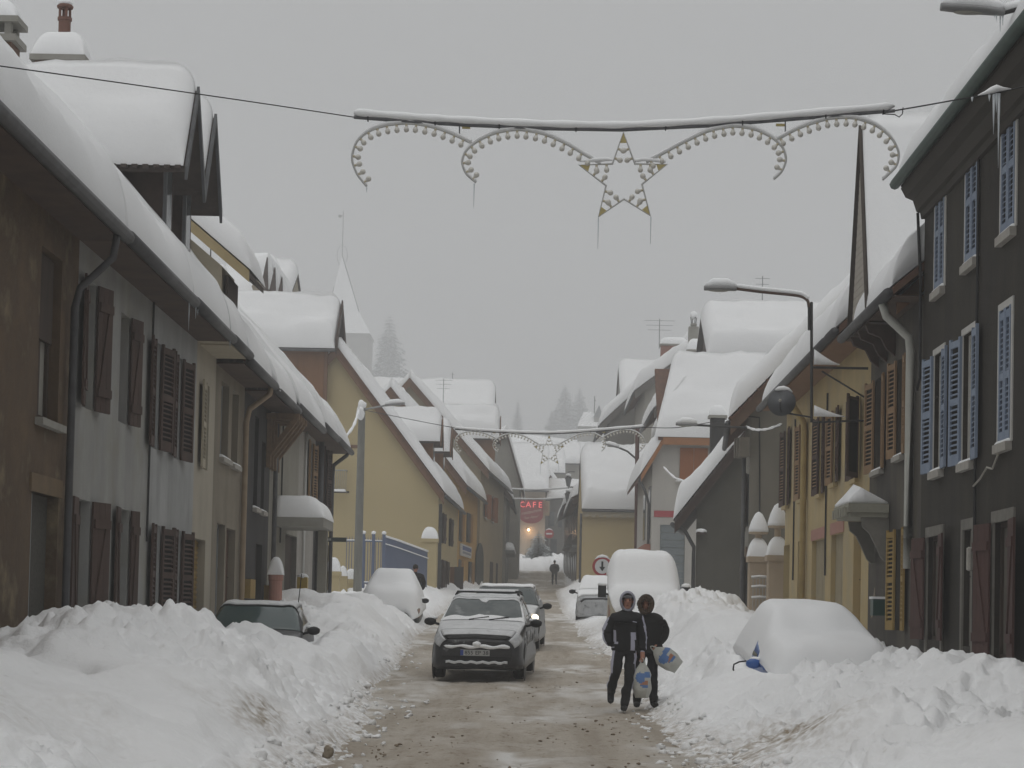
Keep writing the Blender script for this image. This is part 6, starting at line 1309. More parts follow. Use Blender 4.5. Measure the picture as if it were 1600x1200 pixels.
def person(name, label, loc, J, skinJ, group=None, yaw=0, trou=None, top=None, stripes=False, hood=None, hands=('R',), bulk=1.0, hair=None):
    h = thing(name, loc, label, 'person', group); h.rotation_euler = (0, 0, yaw); WLOC[h.name] = V3((0, 0, 0))
    g = lambda k: J[k]
    N = {'pelvis': (g('pelvis'), (.15, .11)), 'spine': (g('spine'), (.145, .105)), 'chest': (g('chest'), (.16, .11)), 'neck': (g('neck'), .058), 'jaw': (g('jaw'), (.062, .066)), 'head': (g('head'), (.078, .09)), 'top': (g('top'), (.06, .07))}
    E = [('pelvis', 'spine'), ('spine', 'chest'), ('chest', 'neck'), ('neck', 'jaw'), ('jaw', 'head'), ('head', 'top')]
    hd = V3(g('head')); fc = V3(J.get('face', (0, -1, 0))); nz_ = hd*.55+V3(g('jaw'))*.45+fc*.098; N['nose'] = (tuple(nz_), .014); N['nose0'] = (tuple(nz_-fc*.03+V3((0, 0, .02))), .016); E += [('head', 'nose0'), ('nose0', 'nose')]
    for s_ in 'LR':
        N['sh'+s_] = (g('sh'+s_), .066); N['el'+s_] = (g('el'+s_), .046); N['wr'+s_] = (g('wr'+s_), .030); N['hip'+s_] = (g('hip'+s_), .11); N['kn'+s_] = (g('kn'+s_), .088); N['an'+s_] = (g('an'+s_), .075); N['heel'+s_] = (g('heel'+s_), .048); N['toe'+s_] = (g('toe'+s_), (.045, .032))
        E += [('chest', 'sh'+s_), ('sh'+s_, 'el'+s_), ('el'+s_, 'wr'+s_), ('pelvis', 'hip'+s_), ('hip'+s_, 'kn'+s_), ('kn'+s_, 'an'+s_), ('an'+s_, 'heel'+s_), ('heel'+s_, 'toe'+s_)]
        fingers(N, E, g('wr'+s_), g('pa'+s_), J.get('curl'+s_, (0, -1, 0)), s_, spread=J.get('sp'+s_, (0, 1, 0)))
        E.append(('wr'+s_, s_+'palm'))
    zk = V3(g('neck')).z
    legx = lambda s_, z: float(np.interp(z, [g('an'+s_)[2], g('kn'+s_)[2], g('hip'+s_)[2]], [g('an'+s_)[0], g('kn'+s_)[0], g('hip'+s_)[0]]))
    def ch(cc):
        if cc.z > zk+.03: return 0
        for s_ in 'LR':
            if J.get('glove') == s_: continue
            if (cc-V3(g('pa'+s_))).length < .085 or (cc-V3(g('wr'+s_))).length < .02: return 0
        for s_ in 'LR':
            if (cc-V3(g('heel'+s_))).length < .14 or (cc-V3(g('toe'+s_))).length < .12: return 2
        if stripes and .18 < cc.z < .95:
            s_ = 'R' if cc.x > g('pelvis')[0] else 'L'; dx = (cc.x-legx(s_, cc.z))*(1 if s_ == 'R' else -1)
            if dx > .062: return 3
        return 1
    body = put('body', skin_mesh('body', N, E, 'pelvis'), [SKIN, trou or JBLK, BOOT, JWHT], h, ch)
    # boots
    for s_ in 'LR':
        B = {'a': (tuple(V3(g('an'+s_))+V3((0, 0, .12))), .068*bulk), 'b': (g('an'+s_), .066), 'c': (g('heel'+s_), .058), 'd': (tuple((V3(g('heel'+s_))+V3(g('toe'+s_)))/2), .056), 'e': (g('toe'+s_), (.055, .04))}
        put('boot', skin_mesh('boot', B, [('a', 'b'), ('b', 'c'), ('c', 'd'), ('d', 'e')], 'a'), [BOOT], h)
    # jacket
    mid = lambda a, b, f: tuple(V3(g(a)).lerp(V3(g(b)), f))
    N = {'hem': (tuple(V3(g('pelvis'))-V3((0, 0, .06))), (.225*bulk, .17*bulk)), 'waist': (tuple(V3(g('spine'))-V3((0, 0, .05))), (.225*bulk, .175*bulk)), 'chest': (tuple(V3(g('chest'))-V3((0, 0, .02))), (.23*bulk, .165*bulk)), 'yoke': (tuple(V3(g('chest')).lerp(V3(g('neck')), .55)), (.165, .13)), 'collar': (tuple(V3(g('neck'))+V3((0, 0, .015))), .09)}
    E = [('hem', 'waist'), ('waist', 'chest'), ('chest', 'yoke'), ('yoke', 'collar')]
    for s_ in 'LR':
        N['s'+s_] = (tuple(V3(g('sh'+s_))-V3((0, 0, .03))), .088*bulk); N['u'+s_] = (mid('sh'+s_, 'el'+s_, .55), .096*bulk); N['e'+s_] = (g('el'+s_), .085*bulk); N['f'+s_] = (mid('el'+s_, 'wr'+s_, .6), .074*bulk); N['w'+s_] = (mid('el'+s_, 'wr'+s_, .97), .06)
        E += [('yoke', 's'+s_), ('s'+s_, 'u'+s_), ('u'+s_, 'e'+s_), ('e'+s_, 'f'+s_), ('f'+s_, 'w'+s_)]
    def cj(cc):
        if not stripes: return 0
        for s_, sg in (('L', -1), ('R', 1)):
            P0, P1, P2 = V3(g('sh'+s_)), V3(g('el'+s_)), V3(g('wr'+s_)); z = cc.z
            ax = float(np.interp(z, [P2.z, P1.z, P0.z], [P2.x, P1.x, P0.x]))
            if (cc.x-ax)*sg > .05 and cc.z < P0.z+.06: return 1
        px_ = g('spine')[0]
        if 0.08 < (cc.x-px_) < .15 and cc.z < 1.16 and cc.y < -.02: return 1
        if -.17 < (cc.x-px_) < -.125 and 1.0 < cc.z < 1.2 and cc.y < -.02: return 1
        return 0
    jk = put('jacket', skin_mesh('jacket', N, E, 'waist', 3), [top or JBLK, JWHT], h, cj)
    # face
    ctr = hd*.7+V3(g('jaw'))*.3; sdv = V3((0, 0, 1)).cross(fc).normalized()
    for s_ in (-1, 1):
        m = M(); m.blob(ctr+fc*.084+sdv*s_*.032+V3((0, 0, .018)), (.013, .008, .008), 3, 0, 1); m.build('eye', BLACK, body, smooth=True)
        m = M(); m.blob(ctr+sdv*s_*.083, (.014, .022, .032), 3, 0, 1); m.build('ear', SKIN, body, smooth=True)
    m = M(); m.blob(V3(g('jaw'))+fc*.068+V3((0, 0, -.005)), (.026, .008, .007), 3, 0, 1); m.build('mouth', mat('lips', (.22, .08, .07)), body, smooth=True)
    if hood:
        hm, open_, rr, fur = hood; P = []
        base = hd+V3((0, .01, -.01))-fc*.01
        for i in range(15):
            th = open_+(math.pi-open_)*i/14; row = []
            for j in range(21):
                ph = 2*math.pi*j/20; v = fc*math.cos(th)+(sdv*math.cos(ph)+V3((0, 0, 1))*math.sin(ph))*math.sin(th)
                k = 1+.25*max(0, -v.z); q = base+V3((v.x*rr[0], v.y*rr[1], v.z*rr[2]*k)); row.append(tuple(q))
            P.append(row)
        P = np.array(P); c_ = np.array(base); m = M(); m.shell(P, c_+(P-c_)*.9); ho = m.build('hood', hm, h, smooth=True)
        if fur:
            rnd = random.Random(3); m = M(); ring = [V3(p) for p in P[0][:-1]]
            for k, p in enumerate(ring):
                for q in range(3): m.blob(p+fc*rnd.uniform(0, .02)+V3((rnd.uniform(-.012, .012), 0, rnd.uniform(-.012, .012))), (.034, .03, .034), k*7+q, .6, 1)
            m.build('fur_trim', FUR, ho, kind='stuff')
    if hair:
        m = M(); m.blob(hd+V3((0, 0, .03))-fc*.015, (.094, .105, .105), 5, .12, 2); m.build('hair', hair, h, smooth=True)
    return h
JA = dict(glove='L', pelvis=(-.06, 0, .95), spine=(-.06, 0, 1.15), chest=(-.055, .0, 1.34), neck=(-.045, -.01, 1.49), jaw=(-.04, -.035, 1.575), head=(-.035, -.03, 1.655), top=(-.035, -.02, 1.74),
 shL=(-.245, .01, 1.40), elL=(-.34, .05, 1.14), wrL=(-.26, -.06, .965), paL=(-.2, -.07, .94), shR=(.135, .01, 1.40), elR=(.205, .04, 1.12), wrR=(.20, -.05, .875), paR=(.2, -.075, .80),
 hipL=(-.16, 0, .90), knL=(-.20, -.1, .55), anL=(-.245, .2, .31), heelL=(-.25, .26, .24), toeL=(-.255, .12, .1), hipR=(.03, 0, .90), knR=(.01, -.14, .50), anR=(-.06, -.18, .10), heelR=(-.06, -.16, .055), toeR=(-.08, -.36, .04), spL=(0, -1, 0), spR=(0, -1, 0), curlL=(1, 0, 0), curlR=(-1, 0, 0))
pA = person('person', 'person in black tracksuit with pale stripes and lilac hood carrying a plastic bag', (1.42, 30.8, gz(30.8)+.02), JA, None, stripes=True, hood=(HOODM, .92, (.122, .135, .15), False))
m = M(); m.blob((-.035, -.085, 1.70), (.075, .04, .028), 6, .05, 2); m.build('cap', mat('grey_cap', (.12, .12, .13)), pA, smooth=True)
m = M(); m.box((.04, -.168, 1.33), (.06, 0, -.012), (0, -.004, 0), (0, 0, .012)); m.build('chest_logo', JWHT, pA)
JB = dict(pelvis=(.0, 0, .93), spine=(.0, .0, 1.12), chest=(.0, .0, 1.30), neck=(-.01, -.02, 1.45), jaw=(-.02, -.05, 1.525), head=(-.02, -.045, 1.60), top=(-.02, -.03, 1.68),
 shL=(-.2, .01, 1.36), elL=(-.27, .05, 1.12), wrL=(-.24, -.05, .9), paL=(-.24, -.07, .83), shR=(.2, .01, 1.36), elR=(.29, .05, 1.12), wrR=(.17, -.12, .985), paR=(.12, -.16, .94),
 hipL=(-.09, 0, .88), knL=(-.1, -.05, .5), anL=(-.13, .02, .1), heelL=(-.13, .04, .055), toeL=(-.14, -.14, .04), hipR=(.09, 0, .88), knR=(.1, -.1, .5), anR=(.12, -.14, .11), heelR=(.12, -.12, .06), toeR=(.15, -.3, .045), spL=(0, -1, 0), spR=(0, -1, 0), curlL=(1, 0, 0), curlR=(0, 0, -1), face=(-.15, -.98, -.1))
pB = person('person', 'person in bulky black coat and fur-trimmed hood walking behind the tracksuit wearer', (1.72, 31.5, gz(31.5)+.02), JB, None, trou=DENIM, top=COATM, hood=(mat('dark_brown_hood', (.02, .016, .014)), .75, (.13, .14, .15), True), bulk=1.15)
JC = dict(pelvis=(0, 0, .95), spine=(0, 0, 1.15), chest=(0, 0, 1.34), neck=(0, 0, 1.5), jaw=(0, .02, 1.57), head=(0, .02, 1.65), top=(0, .01, 1.74), shL=(-.21, 0, 1.4), elL=(-.29, -.03, 1.13), wrL=(-.22, .06, .95), paL=(-.18, .1, .9), shR=(.21, 0, 1.4), elR=(.29, -.03, 1.13), wrR=(.22, .06, .95), paR=(.18, .1, .9),
 hipL=(-.1, 0, .9), knL=(-.12, .08, .5), anL=(-.12, .1, .1), heelL=(-.12, .08, .055), toeL=(-.13, .26, .04), hipR=(.1, 0, .9), knR=(.12, .02, .5), anR=(.14, -.14, .14), heelR=(.14, -.16, .1), toeR=(.14, 0, .04), face=(0, 1, 0), spL=(0, 1, 0), spR=(0, 1, 0))
p = at(866, 912, 147)
pC = person('person', 'person in dark clothes seen from the back walking up towards the cafe', (p.x, 147, gz(147)+.02), JC, None, trou=DENIM, top=COATM, hair=mat('dark_hair', (.02, .016, .013)), bulk=1.1)
JD = {k: (v if not isinstance(v, tuple) else (v[0], -v[1] if k != 'face' else -1, v[2])) for k, v in JC.items()}; JD['face'] = (.3, -.95, 0)
p = at(649, 905, 66)
pD = person('person', 'dark-haired person half hidden behind the snow-buried car', (p.x, 66, gz(66)+.02), JD, None, trou=DENIM, top=COATM, hair=mat('dark_hair', (.02, .016, .013)))
# carrier bags
def bag(label, loc, hand, w_, hgt, tilt, seed):
    t = thing('carrier_bag', loc, label, 'bag', None); me = M(); n, k = 25, 44; A = []; dep = .10
    for i in range(n):
        z = -hgt*i/(n-1); f = i/(n-1); ww = w_*(.18+.82*min(1, (f/.35))**.7)*(1-.25*max(0, f-.75)/.25); dd = dep*(.12+.88*min(1, f/.5))*(1-.5*max(0, f-.8)/.2); row = []
        for j in range(k):
            a_ = 2*math.pi*j/k; cr_ = 1+.10*float(vnoise(math.cos(a_)*3+seed, math.sin(a_)*3+z*12, seed)); row.append((ww/2*math.copysign(abs(math.cos(a_))**.7, math.cos(a_))*cr_, dd*math.sin(a_)*cr_, z))
        A.append(row)
    vs = [p for r_ in A for p in r_]; fs = [(i*k+j, i*k+(j+1) % k, (i+1)*k+(j+1) % k, (i+1)*k+j) for i in range(n-1) for j in range(k)]+[tuple((n-1)*k+j for j in range(k))]
    me.add(vs, fs); ob = me.mesh('sack', [mat('bag_plastic', (.50, .50, .46), (.42, .42, .38), rough=.4, scale=12), mat('bag_print_blue', (.10, .19, .40), rough=.4), mat('bag_print_orange', (.40, .19, .11), rough=.4)], smooth=True)
    for p in ob.polygons:
        c_ = p.center
        if c_.y < 0:
            u_, v_ = c_.x/w_, -c_.z/hgt
            if ((u_+.12)/.26)**2+((v_-.42)/.15)**2 < 1 or (u_ > .1 and .25 < v_ < .42): p.material_index = 1
            elif abs(u_-.08) < .24 and .5 < v_ < .72 and u_ > -.2+(v_-.5)*.9: p.material_index = 2 if v_ < .62 else 1
    o = bpy.data.objects.new('sack', ob); COL.objects.link(o); o.parent = t
    m = M()
    for s_ in (-1, 1): m = M(); m.tube([(s_*w_*.12, 0, -.02), (s_*w_*.07, 0, .05), (0, -.005, .075)], [.014, .009, .008], 6); m.build('bag_handle', mat('bag_plastic', (.5, .5, .46)), None).parent = t
    t.rotation_euler = (0, tilt, 0); return t
b1_ = V3((1.42, 30.8, gz(30.8)+.02))+V3((.2, -.12, .72)); bag('plump plastic carrier bag with blue and orange print hanging straight down', b1_, None, .27, .52, .0, 3)
b2_ = V3((1.72, 31.5, gz(31.5)+.02))+V3((.11, -.22, .90)); bag('white plastic carrier bag swinging out sideways from the fur-hooded walker', b2_, None, .30, .46, -.95, 8)
# ---------------------------------------------------------------- light garlands
STRIP = mat('white_light_strip', (.55, .55, .54), (.46, .46, .45), scale=20); BULB = mat('frosted_bulb', (.62, .60, .55), rough=.25, spec=.5); CAPB = mat('bulb_cap', (.5, .45, .33)); PLATE = mat('yellowed_plate', (.50, .42, .20), (.42, .35, .16), scale=20); STEEL = mat('garland_bar_steel', (.10, .105, .115), (.16, .16, .165), rough=.5, metal=.3, scale=12)
SG = 21.0; PXM = SG/3200.0
gp = lambda x, y, dy=0.0: at(x, y, SG)+V3((0, dy, 0))
def smooth_path(pts, n=6):
    P = np.array(pts, float); s = np.linspace(0, len(P)-1, (len(P)-1)*n+1); return cr(P, s)
bm1 = M(); bm1.lathe((0, 0, 0), [(.009, 0), (.011, .003), (.011, .016), (.018, .028), (.0275, .045), (.029, .057), (.023, .072), (.01, .082)], 10, axis=(0, 0, -1)); BULBME = bm1.mesh('bulb', BULB, smooth=True)
cm1 = M(); cm1.lathe((0, 0, .004), [(.013, 0), (.013, .022), (.009, .024)], 8, axis=(0, 0, -1)); CAPME = cm1.mesh('bulb_socket', CAPB)
BAR = [(553, 183), (640, 190), (720, 195), (850, 201), (970, 203), (1100, 197), (1230, 187), (1398, 173)]
ARCS = [([(573, 291), (558, 272), (550, 248), (557, 222), (577, 205), (605, 196), (641, 193), (680, 200), (712, 212), (737, 224)], (650, 265)),
        ([(744, 285), (729, 272), (722, 254), (728, 236), (746, 221), (775, 208), (810, 203), (850, 210), (885, 225), (912, 241), (938, 256)], (812, 275)),
        ([(1010, 254), (1040, 238), (1066, 224), (1105, 206), (1145, 198), (1178, 202), (1206, 215), (1223, 231), (1228, 249), (1222, 267), (1209, 280)], (1140, 270)),
        ([(1213, 219), (1250, 200), (1295, 186), (1335, 185), (1370, 197), (1393, 216), (1404, 238), (1400, 260), (1379, 281)], (1310, 262))]
STAR = [(974, 207), (957, 256), (905, 258), (947, 290), (935, 339), (975, 311), (1016, 337), (1003, 288), (1042, 257), (992, 256)]
def garland(label, xf):
    t = thing('star_garland', xf(gp(974, 203)), label, 'light garland', 'star light garlands strung across the street')
    X = lambda x, y, dy=0.0: xf(gp(x, y, dy))
    m = M(); m.tube([X(*p) for p in BAR], .019, 8); bar = m.build('bar', STEEL, t)
    P = smooth_path(BAR, 8); m = M(); m.tube([X(p[0], p[1]-7.5) for p in P], [.02]+[.042+.005*math.sin(i*1.3) for i in range(len(P)-2)]+[.01], 8); m.build('bar_snow', SNOW, bar, smooth=True)
    for k, (x, y) in enumerate([(575, 186), (680, 193), (780, 198), (900, 202), (1040, 200), (1160, 193), (1290, 182), (1380, 175)]):
        m = M(); p = X(x, y); m.box(p-V3((.006, .024, .024)), (.012, 0, 0), (0, .048, 0), (0, 0, .048)); m.build('clip', BLACK, bar)
    for pts, cen in ARCS:
        P = smooth_path(pts, 6); m = M(); m.tube([X(*p) for p in P], .0135, 6); ar = m.build('light_arc', STRIP, t, smooth=True)
        m = M(); sel = []
        for i, p in enumerate(P):
            tg = P[min(i+1, len(P)-1)]-P[max(i-1, 0)]; fl = abs(tg[0])/max(np.hypot(*tg), .01); sel.append((X(p[0], p[1]-1.5-2.2*fl), .004+.014*fl*fl))
        m.tube([q[0] for q in sel], [q[1] for q in sel], 6); m.build('arc_snow', SNOW, ar, smooth=True)
        d = np.concatenate([[0], np.cumsum(np.hypot(*np.diff(P, axis=0).T))]); n = int(d[-1]/15.6)
        for k in range(n):
            s = 7+k*15.6; x = np.interp(s, d, P[:, 0]); y = np.interp(s, d, P[:, 1]); x2 = np.interp(s+1, d, P[:, 0]); y2 = np.interp(s+1, d, P[:, 1])
            nx, ny = -(y2-y), x2-x; l = math.hypot(nx, ny) or 1; nx, ny = nx/l, ny/l
            if nx*(cen[0]-x)+ny*(cen[1]-y) < 0: nx, ny = -nx, -ny
            a_ = math.atan2(nx, ny); mt = Matrix.Translation(X(x+nx*1.5, y+ny*1.5)) @ Matrix.Rotation(-a_, 4, 'Y')
            b = inst('bulb', BULBME, t, None, mtx=mt); inst('bulb_socket', CAPME, t, None, mtx=mt)
    m = M(); m.tube([X(*p) for p in STAR], .0125, 6, closed=True); st_ = m.build('star_frame', STRIP, t)
    cen = (974, 278)
    for k in range(0, 10, 2):
        a, o, b = STAR[k-1], STAR[k], STAR[(k+1) % 10]; m = M(); q1 = (o[0]+(a[0]-o[0])*.33, o[1]+(a[1]-o[1])*.33); q2 = (o[0]+(b[0]-o[0])*.33, o[1]+(b[1]-o[1])*.33)
        m.prism([X(*o, -.008), X(*q1, -.008), X(*q2, -.008)], (0, .016, 0)); m.build('tip_plate', PLATE, st_)
    for k in range(10):
        a, b = STAR[k], STAR[(k+1) % 10]
        for f in (.52, .82) if k % 2 == 0 else (.18, .48):
            x, y = a[0]+(b[0]-a[0])*f, a[1]+(b[1]-a[1])*f; nx, ny = -(b[1]-a[1]), b[0]-a[0]; l = math.hypot(nx, ny); nx, ny = nx/l, ny/l
            if nx*(cen[0]-x)+ny*(cen[1]-y) < 0: nx, ny = -nx, -ny
            mt = Matrix.Translation(X(x+nx*1.2, y+ny*1.2)) @ Matrix.Rotation(-math.atan2(nx, ny), 4, 'Y'); inst('bulb', BULBME, t, None, mtx=mt); inst('bulb_socket', CAPME, t, None, mtx=mt)
    m = M(); P = smooth_path([(905, 252), (930, 250), (950, 249), (957, 251)], 4); m.tube([X(*p) for p in P], [.006, .012, .014, .02, .024, .026, .024, .02, .02, .016, .014, .01, .008][:len(P)], 6); m.build('star_snow', SNOW, st_, smooth=True)
    m = M(); P = smooth_path([(992, 251), (1005, 249), (1020, 250), (1040, 252)], 4); m.tube([X(*p) for p in P], .02, 6); m.build('star_snow', SNOW, st_, smooth=True)
    for (x, y, l) in ((935, 341, .32), (1017, 339, .28), (741, 287, .25), (573, 293, .05)): icicles(t, [X(x, y)], [l], r=.008)
    for (x, y) in ((718, 195), (1227, 187)):
        m = M(); m.tube([X(x, y), X(x, y+20)], .007, 5); m.build('hanger', STEEL, t)
    m = M(); m.box(X(722, 197), (.085, 0, 0), (0, .03, 0), (0, 0, -.022)); m.build('terminal_box', PLATE, t)
    m = M(); m.box(X(1213, 193), (.095, 0, 0), (0, .03, 0), (0, 0, -.022)); m.build('terminal_box', PLATE, t)
    return t
garland('large bulb garland with hanging star between the brown and charcoal houses', lambda p: p)
D2 = at(858, 678, 60.5)-gp(974, 203)
garland('second star garland hung farther up near the concrete post', lambda p: p+D2)
def cable(label, pts, r=.012, snow=0, m_=None, name='overhead_cable'):
    P = smooth_path([tuple(V3(p)) for p in pts], 6); m = M(); m.tube([tuple(p) for p in P], r, 5); o = m.build(name, m_ or WIRE, None, label=label, cat='cable', base=tuple(P[0]))
    if snow: m = M(); m.tube([(p[0], p[1], p[2]+snow*.8) for p in P], [.004]+[snow*(1+.25*math.sin(i*2.1)) for i in range(len(P)-2)]+[.004], 6); s_ = m.build('cable_snow', SNOW, o, smooth=True)
    return o
cable('thin wire holding the large star garland to the brown house', [gp(553, 183), at(400, 160, 19.8), at(200, 131, 18.3), at(0, 103, 17.0), at(-120, 87, 16.2), (XW(-1, 15.4), 15.4, 5.75)], .006)
wr_ = XW(1, 21); o = cable('wire with icicles tying the large star garland to the charcoal house', [gp(1398, 173), gp(1450, 164), gp(1500, 155), gp(1555, 146), gp(1600, 135), gp(836+3200*wr_/21, 96)], .008)
m = M(); m.tube([gp(1528, 149), gp(1540, 145), gp(1550, 141), gp(1558, 138), gp(1568, 139), gp(1580, 139)], [.006, .02, .036, .04, .02, .006], 8); m.build('snow_lump', SNOW, o, smooth=True)
icicles(o, [gp(1553, 147), gp(1561, 146), gp(1557, 146), gp(1519, 152), gp(1546, 148)], [.42, .78, .2, .05, .07], r=.016)
m = M(); m.tube([gp(1380, 178), gp(1398, 179), gp(1405, 183), gp(1410, 178), gp(1411, 168)], .006, 5); m.build('feed_loop', WIRE, o)
cable('wire from the concrete post to the second garland', [at(565, 640, 75), at(650, 657, 68), at(712, 669, 61), D2+gp(553, 183)], .012)
cable('wire from the second garland to the grey gable house', [D2+gp(1398, 173), at(1060, 668, 59.5), at(1135, 655, 58)], .012)
for k, (y0, yy) in enumerate(((770, 762), (783, 777))):
    cable(['upper snow-laden wire crossing below the cafe roof', 'lower snow-laden wire crossing above the cafe sign'][k], [at(765-k*10, yy, 150), at(835, yy+4, 150), at(900, yy, 150)], .02, snow=.07)
cable('snow-crusted cable sagging between grey gable and ochre house', [at(1165, 668, 57.7), at(1180, 673, 56.5), at(1200, 672, 54.5), at(1222, 664, 53.2)], .015, snow=.035)
cable('snow-crusted cable sagging from the off-white house corner', [at(1036, 730, 84.7), at(1055, 748, 80), at(1080, 755, 74)], .015, snow=.04)
cable('snow-crusted stay from the concrete post to the dark end house', [at(561, 642, 75), at(552, 668, 69), at(537, 688, 62)], .02, snow=.05)

# ---------------------------------------------------------------- lamps
def lamp_head(h, p, d, L=.75):
    """cobra lamp: p = outer tip, d = unit vector from tip back to the arm"""
    p = V3(p); d = V3(d).normalized(); s = V3((0, 0, 1)).cross(d).normalized(); m = M(); P = []
    for i in range(9):
        f = i/8; w_ = .11*math.sin(math.pi*min(1, .15+f*.7))+.02; row = []
        for j in range(12):
            a_ = 2*math.pi*j/12; row.append(tuple(p+d*(L*f)+s*(w_*math.cos(a_))+V3((0, 0, (.035 if math.sin(a_) < 0 else .06)*math.sin(a_)))))
        P.append(row)
    vs = [q for r_ in P for q in r_]; fs = [(i*12+j, i*12+(j+1) % 12, (i+1)*12+(j+1) % 12, (i+1)*12+j) for i in range(8) for j in range(12)]+[tuple(range(12)), tuple(8*12+j for j in range(12))]
    m.add(vs, fs); o = m.build('lamp_head', mat('lamp_grey', (.2, .2, .2), (.27, .27, .27), rough=.5), h, smooth=True)
    m = M(); m.blob(p+d*L*.45+V3((0, 0, -.03)), (.2, .07, .03), 3, 0); m.build('lamp_glass', mat('lamp_glass', (.35, .34, .3), rough=.2), o, smooth=True)
    m = M(); q0 = p+d*.03+V3((0, 0, .03)); m.tube([q0+V3((0, 0, .03)), p+d*L*.3+V3((0, 0, .11)), p+d*L*.7+V3((0, 0, .11)), p+d*L*.98+V3((0, 0, .07))], [.04, .1, .1, .05], 10); m.build('lamp_snow', SNOW, o, smooth=True)
# concrete post
b0 = at(558, 940, 75); h = thing('street_lamp', (b0.x, 75, gz(75)), 'tall concrete lamp post in front of the yellow gable house', 'street lamp')
zt = at(562, 636, 75).z; tx = at(562, 636, 75).x
m = M(); m.tube([(b0.x, 75, gz(75)-.5), (b0.x, 75, zt)], [.17, .13], 10); m.build('post', mat('concrete_post', (.22, .22, .2), (.17, .17, .155), scale=2), h)
m = M(); m.blob((b0.x, 74.95, zt+.05), (.17, .16, .22), 5, .4); m.build('post_snow', SNOW, h, smooth=True); m = M(); m.blob((b0.x-.02, 74.82, zt-.25), (.14, .08, .25), 6, .4); m.build('post_snow', SNOW, h, smooth=True)
a1, a2 = at(600, 634, 74.6), at(632, 631, 74.4); m = M(); m.tube([(b0.x, 75, zt-.1), tuple(a1)], .035, 6); m.build('arm', GALV, h); lamp_head(h, a2, a1-a2, .75)
# bracket lamp on the ochre house, with dish
Yb = 39.2; A = lambda x, y: at(x, y, Yb); wx_ = XW(1, Yb)
h = thing('bracket_lamp', A(1350, 655), 'long-armed street lamp on a black wall bracket above the satellite dish', 'street lamp')
pb, pt = A(1270, 660), A(1270, 470)
for nm, pts, r in (('bracket_bar', [pb, (wx_, Yb, A(1270, 655).z)], .022), ('bracket_bar', [A(1270, 574), (wx_, Yb, A(1270, 574).z)], .026), ('bracket_brace', [A(1284, 580), (wx_, Yb, A(1270, 622).z)], .018), ('mast', [A(1268, 660), A(1268, 472)], .03), ('lamp_stem', [A(1264, 516), A(1264, 480)], .026)):
    m = M(); m.tube(pts, r, 6); m.build(nm, DARKM, h)
arm = [A(1264, 480), A(1262, 470), A(1254, 464), A(1240, 461), A(1190, 456), A(1150, 451)]; P = smooth_path([tuple(p) for p in arm], 5)
m = M(); m.tube([tuple(p) for p in P], .03, 8); am = m.build('arm', mat('rusty_arm', (.12, .075, .055), (.09, .06, .05), scale=8), h, smooth=True)
m = M(); m.tube([(p[0], p[1], p[2]+.055) for p in P[4:]], [.02]+[.045]*(len(P)-6)+[.03], 8); m.build('arm_snow', SNOW, am, smooth=True)
lamp_head(h, A(1100, 451), (1, 0, .0), .62)
for (xa, xb, y, hh) in ((1272, 1312, 570, .28), (1272, 1320, 651, .2)):
    p0, p1 = A(xa, y), A(xb, y); P = np.array([[(p0.x+(p1.x-p0.x)*i/10, Yb-.05+.1*j/3, p0.z+.01) for j in range(4)] for i in range(11)]); Q = P.copy(); Q[..., 2] += (hh*(1-np.linspace(0, 1, 11))**1.3)[:, None]*np.array([.5, 1, 1, .5])[None]+.01; m = M(); m.shell(Q, P); m.build('bracket_snow', SNOW, h, smooth=True)
dc = A(1222, 630); dd = thing('satellite_dish', dc, 'grey satellite dish capped with snow fixed to the lamp bracket', 'satellite dish')
ax = V3((-.25, -1, .18)).normalized(); m = M(); m.lathe(dc+ax*.0, [(.27, .06), (.265, .055), (.22, .035), (.15, .015), (.02, .0)], 26, axis=ax); m.lathe(dc-ax*.012, [(.02, 0), (.15, .015), (.22, .035), (.268, .06)], 26, axis=ax); m.build('dish', mat('dish_grey', (.10, .105, .115), (.13, .135, .14), rough=.6), dd, smooth=True)
m = M(); m.tube([dc-V3((0, 0, .2)), dc+ax*.25-V3((0, 0, .2)), dc+ax*.3-V3((0, 0, .06))], .012, 5); m.build('feed_arm', DARKM, dd); m = M(); m.blob(dc+ax*.31-V3((0, 0, .03)), (.03, .04, .03), 3, 0); m.build('feed_horn', STONE, dd, smooth=True)
m = M(); m.tube([dc-ax*.03, dc+V3((.02, .05, -.1)), A(1232, 646), A(1268, 652)], .018, 6); m.build('dish_arm', DARKM, dd)
m = M(); m.tube([dc+V3((.27*math.cos(a_), 0, .27*math.sin(a_)+.02)) for a_ in [R(d_) for d_ in (45, 65, 85, 105, 120)]], [.02, .04, .05, .04, .015], 8); m.build('dish_snow', SNOW, dd, smooth=True)
# lamp at the charcoal house
Yt = 25.0; h = thing('bracket_lamp', at(1500, 14, Yt), 'snow-capped street lamp arm reaching out from the charcoal house eave', 'street lamp'); p0, p1 = at(1470, 12, Yt), at(1568, 20, Yt)
lamp_head(h, p0, p1-p0, .78); m = M(); m.tube([p1, at(1600, 12, Yt), (XW(1, Yt)+.02, Yt, at(1640, 0, Yt).z)], .03, 6); m.build('arm', DARKM, h); m = M(); m.tube([p1+V3((0, 0, .06)), at(1600, 3, Yt)], .05, 8); m.build('arm_snow', SNOW, h, smooth=True)
icicles(h, [at(1563, 22, Yt), at(1557, 20, Yt), at(1554, 20, Yt), at(1567, 22, Yt)], [.22, .1, .06, .14], r=.012)
